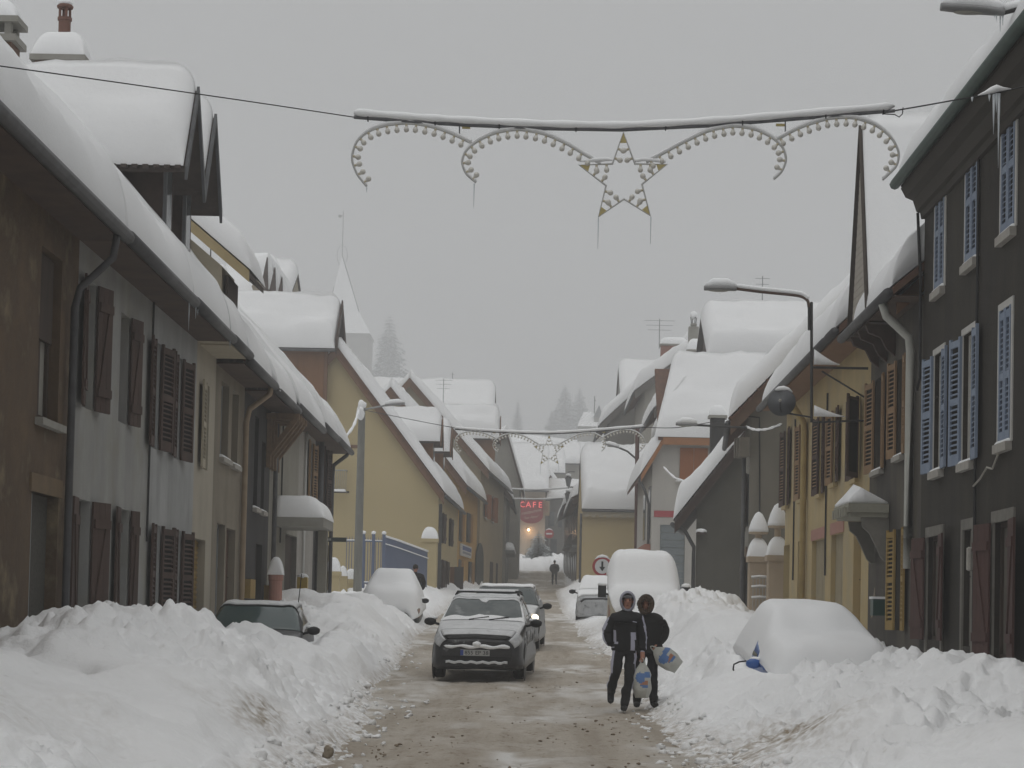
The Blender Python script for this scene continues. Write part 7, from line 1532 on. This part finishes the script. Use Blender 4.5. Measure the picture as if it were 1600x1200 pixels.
# lamp on the grey gable house
Yg = 57.4; h = thing('bracket_lamp', at(1140, 666, Yg), 'small lamp on a plain rod from the corbelled eave', 'street lamp'); m = M(); m.tube([at(1088, 664, Yg), at(1120, 666, Yg), (6.0, Yg, at(1150, 668, Yg).z)], .035, 6); m.build('arm', DARKM, h); lamp_head(h, at(1056, 663, Yg), (1, 0, -.02), .6)
# lamp on timber pole by the yellow hall
Yp = 98.0; p = at(995, 860, Yp); h = thing('street_lamp', (p.x, Yp, gz(Yp)), 'red-brown pole lamp leaning out before the yellow hall', 'street lamp'); m = M(); m.tube([(p.x, Yp, gz(Yp)-.3), (at(996, 665, Yp).x, Yp, at(996, 665, Yp).z)], .1, 8); m.build('pole', mat('red_brown_pole', (.12, .06, .05)), h)
m = M(); m.tube([at(993, 716, Yp), at(980, 705, Yp), at(968, 700, Yp)], .05, 6); m.build('arm', DARKM, h); lamp_head(h, at(944, 694, Yp), at(968, 700, Yp)-at(944, 694, Yp), .75)
# wall lanterns near the cafe
def lantern(p, label, wx):
    h = thing('wall_lantern', p, label, 'lantern', 'wrought lanterns before the cafe'); p = V3(p); m = M(); m.tube([(wx, p.y, p.z+.75), (p.x, p.y, p.z+.75), (p.x, p.y, p.z+.5)], .04, 6); m.build('bracket', DARKM, h)
    m = M(); m.lathe(p, [(.03, .5), (.12, .42), (.3, .28), (.32, .24)], 6); m.build('lantern_cap', DARKM, h); m = M(); m.lathe(p, [(.27, .24), (.15, -.3), (.05, -.34)], 6); m.build('lantern_glass', mat('dim_lantern_glass', (.14, .145, .15), rough=.3), h); m = M(); m.blob(p+V3((0, 0, .5)), (.2, .2, .12), 3, .2); m.build('lantern_snow', SNOW, h, smooth=True)
lantern(at(888, 753, 150), 'black lantern on the slate front, upper one', 2.7); lantern(at(888, 778, 140), 'black lantern on the slate front, lower one', 2.6)

# ---------------------------------------------------------------- fence, walls, pillars, signs
Yf = 80.0; f0, f1 = at(541, 880, Yf).x, at(599, 880, Yf).x; zt, zb_ = at(570, 842, Yf).z, at(570, 918, Yf).z
h = thing('metal_fence', ((f0+f1)/2, Yf, gz(Yf)), 'blue spiked railing fence with solid swooping gate in the yellow house yard', 'fence')
bm_ = M(); bm_.abox(-.014, .014, -.014, .014, 0, 1); bm_.add([(-.014, -.014, 1), (.014, -.014, 1), (.014, .014, 1), (-.014, .014, 1), (0, 0, 1.06)], [(0, 1, 4), (1, 2, 4), (2, 3, 4), (3, 0, 4)]); bme = bm_.mesh('bar', BLUEP)
for k in range(15): inst('bar', bme, h, (f0+(f1-f0)*k/14, Yf, zb_), scale=(1, 1, (zt-zb_)))
for x in (f0+(f1-f0)*.45, f0+(f1-f0)*.72, f1): m = M(); m.abox(x-.06, x+.06, Yf-.06, Yf+.06, gz(Yf)-.3, zt+.2); m.build('post', BLUEP, h); m = M(); m.blob((x, Yf, zt+.24), (.09, .09, .08), 3, .1); m.build('post_snow', SNOW, h, smooth=True)
for z in (zb_+.15, zt-.12): m = M(); m.abox(f0, f1, Yf-.02, Yf+.02, z, z+.05); m.build('rail', BLUEP, h); m = M(); m.tube([(f0, Yf, z+.06), ((f0+f1)/2, Yf, z+.07), (f1, Yf, z+.06)], .03, 6); m.build('rail_snow', SNOW, h, smooth=True)
g0, g1 = at(600, 850, 80.1), at(668, 870, 86.5); n = 12; P = []; 
for i in range(n+1):
    f = i/n; x, y = g0.x+(g1.x-g0.x)*f, 80.1+6.4*f; P.append((x, y, float(np.interp(f, [0, .3, 1], [at(600, 838, 80).z, at(625, 845, 82).z, at(668, 862, 86.5).z]))))
m = M()
for i in range(n): (x0, y0, z0), (x1, y1, z1) = P[i], P[i+1]; m.add([(x0, y0, gz(y0)+.3), (x1, y1, gz(y1)+.3), (x1, y1, z1), (x0, y0, z0), (x0-.05, y0+.01, gz(y0)+.3), (x1-.05, y1+.01, gz(y1)+.3), (x1-.05, y1+.01, z1), (x0-.05, y0+.01, z0)], [(0, 1, 2, 3), (4, 5, 6, 7), (2, 3, 7, 6)])
gp_ = m.build('gate_panel', BLUEP, h)
m = M(); m.tube([(p[0], p[1], p[2]+.02) for p in P], .045, 6); m.build('gate_snow', SNOW, gp_, smooth=True); m = M(); m.tube([(p[0]+.03, p[1], p[2]-.28) for p in P], .025, 6); m.build('gate_snow', SNOW, gp_, smooth=True)
WALLY = PL_YEL
def pillar(label, x, y, wd, z1, m_, snow=.5, round_=False, name='gate_pillar', cone=None, group=None):
    h = thing(name, (x, y, gz(y)), label, 'pillar', group); m = M()
    if round_: m.lathe((x, y, 0), [(wd/2, gz(y)-.3), (wd/2, z1-.14), (wd/2*1.12, z1-.12), (wd/2*1.12, z1)], 16)
    else: m.abox(x-wd/2, x+wd/2, y-wd/2, y+wd/2, gz(y)-.3, z1-.15); m.abox(x-wd*.6, x+wd*.6, y-wd*.6, y+wd*.6, z1-.149, z1)
    m.build('shaft', m_, h); e = wd*.58; m = M(); snow_quad(m, (x-e, y-e, z1), (x+e, y-e, z1), (x+e, y+e, z1), (x-e, y+e, z1), snow, n=9, mm=9, Rr=e*.9, seed=int(abs(x)*7), amp=.05); m.build('pillar_snow', SNOW, h, smooth=True)
    if cone:
        m = M(); m.lathe((x, y, z1+.1), [(.09, 0), (.09, cone[0]), (.26, cone[0]+.02), (.27, cone[0]+.07)], 10); m.build('finial', m_, h)
        m = M(); m.lathe((x, y, z1+.1+cone[0]+.07), [(.27, 0), (.27, .08), (.2, cone[1]*.55), (.1, cone[1]*.9), (.02, cone[1])], 14); m.build('finial_snow', SNOW, h, smooth=True)
    return h
PINK = mat('pink_plaster_pillar', (.45, .24, .19), (.38, .2, .16), scale=4); PEACH = mat('peach_pillar', (.46, .37, .27), (.40, .32, .235), scale=3, streak=.3)
p = at(431, 900, 46.2); pillar('round pink pillar with tall cap of snow beside the door canopy', p.x, 46.2, .3, at(431, 898, 46.2).z, PINK, .42, True)
p = at(473, 900, 52); m = M(); m.abox(p.x-.13, p.x+.13, 51.9, 52.15, at(473, 925, 52).z, at(473, 902, 52).z); lb = m.build('letter_box', mat('yellow_letter_box', (.42, .29, .05), rough=.4), None, label='yellow letter box with snow on top by the roughcast house', cat='letter box', base=(p.x, 52, at(473, 925, 52).z)); m = M(); m.blob((p.x, 52.02, at(473, 901, 52).z), (.15, .14, .08), 4, .1); m.build('box_snow', SNOW, lb, smooth=True); m = M(); m.abox(p.x-.05, p.x+.05, 52, 52.08, gz(52), at(473, 925, 52).z-.002); m.build('box_post', DARKM, lb)
pillar('yellow yard pillar with rounded snow cap before the blue fence', at(521, 900, 74).x, 74, .45, at(521, 893, 74).z, PL_YEL, .55); pillar('yellow yard pillar beside the concrete lamp post', at(549, 900, 76).x, 76, .4, at(549, 905, 76).z, PL_YEL, .4)
x0, x1 = at(528, 900, 75).x, at(545, 900, 75.5).x; m = M(); m.abox(x0, x1, 74.9, 75.15, gz(75)-.3, at(535, 900, 75).z); wl = m.build('garden_wall', PL_YEL, None, label='low yellow garden wall under snow linking the yard pillars', cat='wall', base=(x0, 75, gz(75))); m = M(); snow_quad(m, (x0, 74.85, at(535, 900, 75).z), (x1, 74.85, at(535, 900, 75).z), (x1, 75.2, at(535, 900, 75).z), (x0, 75.2, at(535, 900, 75).z), .45, n=8, mm=6, Rr=.2); m.build('wall_snow', SNOW, wl, smooth=True)
pillar('tall yellow gate pillar with square snow block at the house corner', at(671, 880, 88).x, 88, .62, at(671, 842, 88).z, PL_YEL, .55)
pillar('peach gate pillar with snow-coned finial near the ochre house, outer one', at(1184, 900, 55.6).x, 55.6, .5, at(1184, 870, 55.6).z, PEACH, .5, cone=(.5, .55)); pillar('peach gate pillar half hidden behind the ochre house corner', at(1214, 900, 54.6).x, 54.6, .5, at(1214, 868, 54.6).z, PEACH, .52, cone=(.62, .6))
h = thing('iron_gate', (6.5, 55, gz(55)), 'pale ironwork gate panel between the peach pillars', 'gate')
for k in range(5):
    x = at(1176+k*5, 920, 55.2).x; m = M(); m.tube([(x, 55.1, gz(55)), (x, 55.1, at(1176, 902, 55.2).z)], .015, 5); m.build('gate_bar', STONE, h)
for y_ in (903, 918, 935): m = M(); m.tube([at(1174, y_, 55.1), at(1200, y_, 55.1)], .018, 5); o = m.build('gate_rail', STONE, h); m = M(); m.tube([at(1174, y_-2, 55.1), at(1187, y_-3, 55.1), at(1198, y_-2, 55.1)], .03, 6); m.build('rail_snow', SNOW, o, smooth=True)
# shovel handle leaning by the letter box
m = M(); m.tube([at(1362, 965, 37.6), at(1368, 918, 38.0)], .018, 6); m.build('leaning_stick', mat('pale_wood_handle', (.33, .28, .22)), None, label='pale wooden tool handle leaning by the green letter box', cat='tool', base=tuple(at(1362, 965, 37.6)))
# stick in the snow bank
m = M(); a_ = at(373, 1108, 22.4); m.tube([a_, at(373.5, 1085, 22.4), at(372, 1084, 22.4)], [.016, .018, .01], 6); m.build('wooden_stake', mat('grey_stake', (.25, .235, .2)), None, label='short grey stake sticking out of the snow bank', cat='stake', base=tuple(a_))
# road signs
RED = mat('sign_red', (.33, .045, .05), rough=.5); WHT = mat('sign_white', (.6, .6, .6), rough=.5)
def round_sign(label, c, r, Y, kind, postx):
    h = thing('road_sign', (c.x, Y, gz(Y)), label, 'road sign'); m = M(); m.tube([(c.x, Y+.06, gz(Y)-.2), (c.x, Y+.06, c.z+r)], .035, 6); m.build('sign_post', GALV, h)
    m = M(); m.lathe((c.x, Y, c.z), [(r, 0), (r, .02)], 28, axis=(0, -1, 0)); d = m.build('sign_disc', RED, h)
    if kind == 'arrow':
        m = M(); m.lathe((c.x, Y-.021, c.z), [(r*.74, 0), (r*.74, .004)], 28, axis=(0, -1, 0)); m.build('sign_face', WHT, d)
        m = M(); a_ = r; m.prism([(c.x-a_*.1, Y-.027, c.z+a_*.5), (c.x+a_*.1, Y-.027, c.z+a_*.5), (c.x+a_*.1, Y-.027, c.z-a_*.05), (c.x+a_*.3, Y-.027, c.z-a_*.05), (c.x, Y-.027, c.z-a_*.5), (c.x-a_*.3, Y-.027, c.z-a_*.05), (c.x-a_*.1, Y-.027, c.z-a_*.05)], (0, -.004, 0)); m.build('arrow', BLACK, d)
        m = M(); m.abox(c.x-r*.9, c.x+r*.6, Y-.02, Y, c.z-r*2.1, c.z-r*1.2); m.build('supplementary_plate', WHT, h)
    else: m = M(); m.abox(c.x-r*.65, c.x+r*.65, Y-.026, Y-.021, c.z-r*.16, c.z+r*.16); m.build('white_bar', WHT, d)
    m = M(); m.tube([(c.x+r*math.cos(R(k)), Y-.01, c.z+r*math.sin(R(k))+.02) for k in (40, 65, 90, 115, 140)], [.01, .04, .06, .04, .01], 6); m.build('sign_snow', SNOW, h, smooth=True)
round_sign('round red-ringed sign with black arrow beside the cream van', at(941, 885, 70), .34, 70, 'arrow', 0)
round_sign('round red no-entry sign with white bar before the cafe', at(858, 834, 186), .42, 186, 'bar', 0)

# ---------------------------------------------------------------- firs, church, manor in the mist
NEED = mat('fir_needles', (.030, .045, .036), (.055, .075, .06), rough=.9, scale=3); FSNOW_HAZE = mat('fir_snow_and_haze', (.7, .72, .74), (.35, .38, .38), rough=.9, scale=2.5); BARK = mat('fir_bark', (.08, .065, .05), rough=.95)
def fir(name, label, x, y, z, hgt, rad, seed, snow=.35, tiers=None, group=None, nb=None, leafy=1.0):
    t = thing(name, (x, y, z), label, 'tree', group); rnd = random.Random(seed); m = M(); m.tube([(x, y, z-.3), (x, y, z+hgt)], [hgt*.022, .01], 7); m.build('trunk', BARK, t)
    m = M(); sn = M(); tiers = tiers or 26
    for i in range(tiers):
        f = i/(tiers-1); zz = z+hgt*(.08+.9*f); rr = rad*(1-f)**.85*rnd.uniform(.8, 1.15)+.05*rad; n = nb or int(9+9*(1-f))
        for k in range(n):
            a_ = 2*math.pi*(k+rnd.random()*.8)/n; r_ = rr*rnd.uniform(.65, 1.1); ca, sa = math.cos(a_), math.sin(a_); L = 6
            for j in range(L):
                g = (j+.6)/L; px_, py_ = x+ca*r_*g, y+sa*r_*g; pz = zz-r_*.28*g*g-rnd.uniform(0, .05)*hgt/tiers; w_ = r_*(.42*(1-.5*g))*rnd.uniform(.7, 1.3)+.05*rad; ln = r_/L*1.5
                for s_ in (-1, 1):
                    tip = (px_+ca*ln*.7-sa*w_*s_, py_+sa*ln*.7+ca*w_*s_, pz-w_*rnd.uniform(.25, .6)); q = (sn if rnd.random() < snow else m)
                    q.add([(px_-ca*ln*.4, py_-sa*ln*.4, pz+.02), (px_+ca*ln*.5, py_+sa*ln*.5, pz+.02), tip], [(0, 1, 2)])
    c = m.build('crown', NEED, t, kind='stuff', fix=False); sn.build('crown_snow_and_haze', FSNOW_HAZE, t, kind='stuff', fix=False)
def sx(px, Y): return at(px, 650, Y).x
for k, (px, top, bot, wd, Y, lb) in enumerate(((809, 622, 690, 24, 640, 'slim misty fir standing alone above the cafe roofs'), (882, 600, 700, 62, 640, 'broad misty fir with wide snowy skirts'), (905, 604, 700, 52, 650, 'tall misty fir leaning against the broad one'), (862, 640, 700, 34, 630, 'shorter misty fir at the foot of the broad fir'), (605, 490, 590, 56, 640, 'faint misty fir beside the church spire'))):
    zt = at(px, top, Y).z; zb_ = gz(Y)-.5; wd = wd*(zt-zb_)/(at(px, top, Y).z-at(px, bot, Y).z); fir('fir_tree', lb, sx(px, Y), Y, zb_, zt-zb_, wd/2*Y/3200, 40+k, .5, tiers=40)  # snow share of far crowns raised, its paleness painting in extra haze
p = at(841, 868, 186); fir('fir_tree', 'small snow-laden fir set up before the cafe', p.x, 186, gz(186)+.6, at(838, 830, 186).z-gz(186)-.6, 1.6, 77, .85, tiers=13)
# church
Yk = 500; s = Yk/3200; c0, c1 = at(496, 530, Yk), at(576, 530, Yk); xk = (c0.x+c1.x)/2; hw = (c1.x-c0.x)/2; zE = at(555, 524, Yk).z
h = thing('church', (xk, Yk, gz(Yk)), 'misty church tower with tall snowy spire and weathercock', 'church'); STN = mat('church_stone', (.25, .24, .22), (.2, .195, .18), scale=.4)
m = M(); m.abox(xk-hw, xk+hw, Yk, Yk+2*hw, gz(Yk)-2, zE); m.build('tower', STN, h); m = M(); m.abox(xk-hw-.3, xk+hw+.3, Yk-.3, Yk+2*hw+.3, zE+.002, zE+.5); m.build('cornice', STN, h)
za = at(530, 392, Yk).z; ap = (at(531, 392, Yk).x, Yk+hw, za); e = hw+.4; yc = Yk+hw; base = [(xk-e, yc-e, zE+.5), (xk+e, yc-e, zE+.5), (xk+e, yc+e, zE+.5), (xk-e, yc+e, zE+.5)]
def lerp(a, b, f): return tuple(a[i]+(b[i]-a[i])*f for i in range(3))
mid = [lerp(b, ap, .28) for b in base]; mid = [(xk+(q[0]-xk)*.8, yc+(q[1]-yc)*.8, q[2]) for q in mid]
m = M(); m.add(base+mid+[ap], [(0, 1, 5, 4), (1, 2, 6, 5), (2, 3, 7, 6), (3, 0, 4, 7), (4, 5, 8), (5, 6, 8), (6, 7, 8), (7, 4, 8)]); m.build('spire', SNOWF, h)
m = M(); m.tube([mid[1], ap], .12, 5); m.build('hip_edge', DARKM, h); m = M(); m.tube([mid[0], lerp(mid[0], ap, .45)], .09, 5); m.build('hip_edge', DARKM, h)
m = M(); m.tube([ap, (ap[0], ap[1], at(530, 322, Yk).z)], .1, 5); o = m.build('spire_rod', DARKM, h)
rc = at(529, 330, Yk); m = M(); m.blob((rc.x-.25, ap[1], rc.z), (.45, .12, .4), 3, .1); m.prism([(rc.x+.05, ap[1], rc.z-.2), (rc.x+.7, ap[1], rc.z+.75), (rc.x+.35, ap[1], rc.z+.1)], (0, .1, 0)); m.build('weathercock', DARKM, o)
for s_ in (-1, 1): m = M(); m.tube([(ap[0]+s_*1.3*math.sin(t_), ap[1], za-2.5+5*(1-math.cos(t_))/2) for t_ in [k*math.pi/8 for k in range(9)]], .05, 4); m.build('rod_scroll', DARKM, o)
m = M(); m.abox(xk-.6, xk+.6, Yk-.05, Yk+.05, zE-5, zE-2.5); m.build('belfry_opening', GLASS, h)
# chapel
Yk = 360; c = lambda x, y: at(x, y, Yk); h = thing('chapel', (c(925, 670).x, Yk, gz(Yk)), 'small misty chapel with pointed turret beside the broad firs', 'church')
m = M(); m.abox(c(904, 670).x, c(938, 670).x, Yk, Yk+8, gz(Yk)-3, c(920, 666).z); m.build('nave', STN, h); a, b, zr = c(902, 666), c(928, 666), c(918, 640).z
m = M(); m.add([(a.x, Yk-.3, a.z), (b.x+1.5, Yk-.3, a.z), (c(926, 640).x, Yk+4, zr), (c(913, 640).x, Yk+4, zr), (a.x, Yk+8.3, a.z), (b.x+1.5, Yk+8.3, a.z)], [(0, 1, 2, 3), (1, 5, 2), (5, 4, 3, 2), (4, 0, 3)]); m.build('nave_roof', SNOWF, h)
tx = c(935, 650).x; m = M(); m.abox(tx-.7, tx+.7, Yk+1, Yk+2.4, gz(Yk), c(935, 651).z); m.build('turret', STN, h); zt = c(935, 651).z; m = M(); m.add([(tx-.85, Yk+.85, zt), (tx+.85, Yk+.85, zt), (tx+.85, Yk+2.55, zt), (tx-.85, Yk+2.55, zt), (tx+.15, Yk+1.7, c(936, 631).z)], [(0, 1, 4), (1, 2, 4), (2, 3, 4), (3, 0, 4)]); m.build('turret_spire', mat('grey_slate', (.13, .135, .145)), h)
m = M(); m.tube([(c(929, 640).x, Yk+1, c(929, 645).z), (c(929, 640).x, Yk+1, c(929, 618).z)], .1, 5); m.build('cross_pole', DARKM, h); m = M(); m.tube([c(928, 626), c(931, 626)], .08, 4); m.build('cross_arm', DARKM, h)
# steep manor roof with three dormers, over the terrace
Ym = 108; h, fr = block_house('manor_house', 'steep-roofed manor with small stone gable and thin dormer edges', at(330, 470, Ym).x, at(441, 470, Ym).x, Ym, Ym+12, at(400, 500, Ym).z, at(400, 408, Ym+6).z-.8, mat('manor_stone', (.30, .26, .19), (.25, .215, .16), scale=.5), seed=201, snowT=.8, vx=(.3, .1))
q = lambda x, y: at(x, y, Ym-.9); m = M(); m.prism([q(394, 478), q(440, 478), q(436, 470), q(420, 455), q(416, 447), q(404, 433), q(393, 447), q(396, 456), q(388, 457)], (0, 2.5, 0)); m.build('stone_gable', mat('manor_stone', (.30, .26, .19)), h)
for k, (x, y0, y1) in enumerate(((417, 401, 452), (429, 417, 462), (440, 432, 476))):
    a, b = at(x, y0, Ym-1.2), at(x, y1, Ym-1.2); m = M(); m.prism([(a.x, Ym-1.2, a.z), (a.x-.3, Ym-1.2, b.z), (a.x+.1, Ym-1.2, b.z)], (0, 3.0, 0)); d = m.build('dormer_edge', DBROWN, h)
    m = M(); m.prism([(a.x+.02, Ym-1.1, a.z+.3), (a.x+.11, Ym-1.1, b.z), (a.x+.42, Ym-1.1, b.z+(0 if k else .3)), (a.x+.3, Ym-1.1, a.z-.5)], (0, 2.8, 0)); m.build('dormer_snow', SNOWF, d)
m = M(); pk = at(406, 392, Ym+4); m.blob((pk.x, Ym+5, pk.z-.9), (1.1, 1.2, 1.0), 8, .1, 3); m.build('chimney_snow', SNOW, h, smooth=True)
p = at(331, 330, 60); 
h = thing('roof_finial', (p.x, 60, 11), 'ornate iron finial rising behind the dark dormers', 'finial'); m = M(); m.tube([(p.x, 60, 9.5), (p.x, 60, at(331, 268, 60).z)], .02, 5); m.build('rod', DARKM, h)
for k in range(6):
    a_ = k*math.pi/3; m = M(); zc = at(331, 325, 60).z; m.tube([(p.x, 60, zc-.1), (p.x+.15*math.cos(a_), 60+.15*math.sin(a_), zc+.05), (p.x+.28*math.cos(a_), 60+.28*math.sin(a_), zc-.03)], .012, 4); m.build('scroll', DARKM, h)
m = M(); m.lathe((p.x, 60, at(331, 342, 60).z), [(.02, -.15), (.1, 0), (.07, .12), (.02, .15)], 8); m.build('knob', DARKM, h)

# ---------------------------------------------------------------- air
m = M(); m.abox(-330, 330, -62, 705, -4, 132); hz = m.build('haze', None, None, kind='stuff', label='pale winter mist filling the street and slope')
hm = bpy.data.materials.new('haze'); hm.use_nodes = True; n = hm.node_tree; n.nodes.clear(); o = n.nodes.new('ShaderNodeOutputMaterial'); v = n.nodes.new('ShaderNodeVolumePrincipled')
v.inputs['Density'].default_value = .0020; v.inputs['Color'].default_value = (.82, .825, .83, 1); v.inputs['Anisotropy'].default_value = .1; n.links.new(v.outputs[0], o.inputs['Volume'])
hz.data.materials.clear(); hz.data.materials.append(hm)
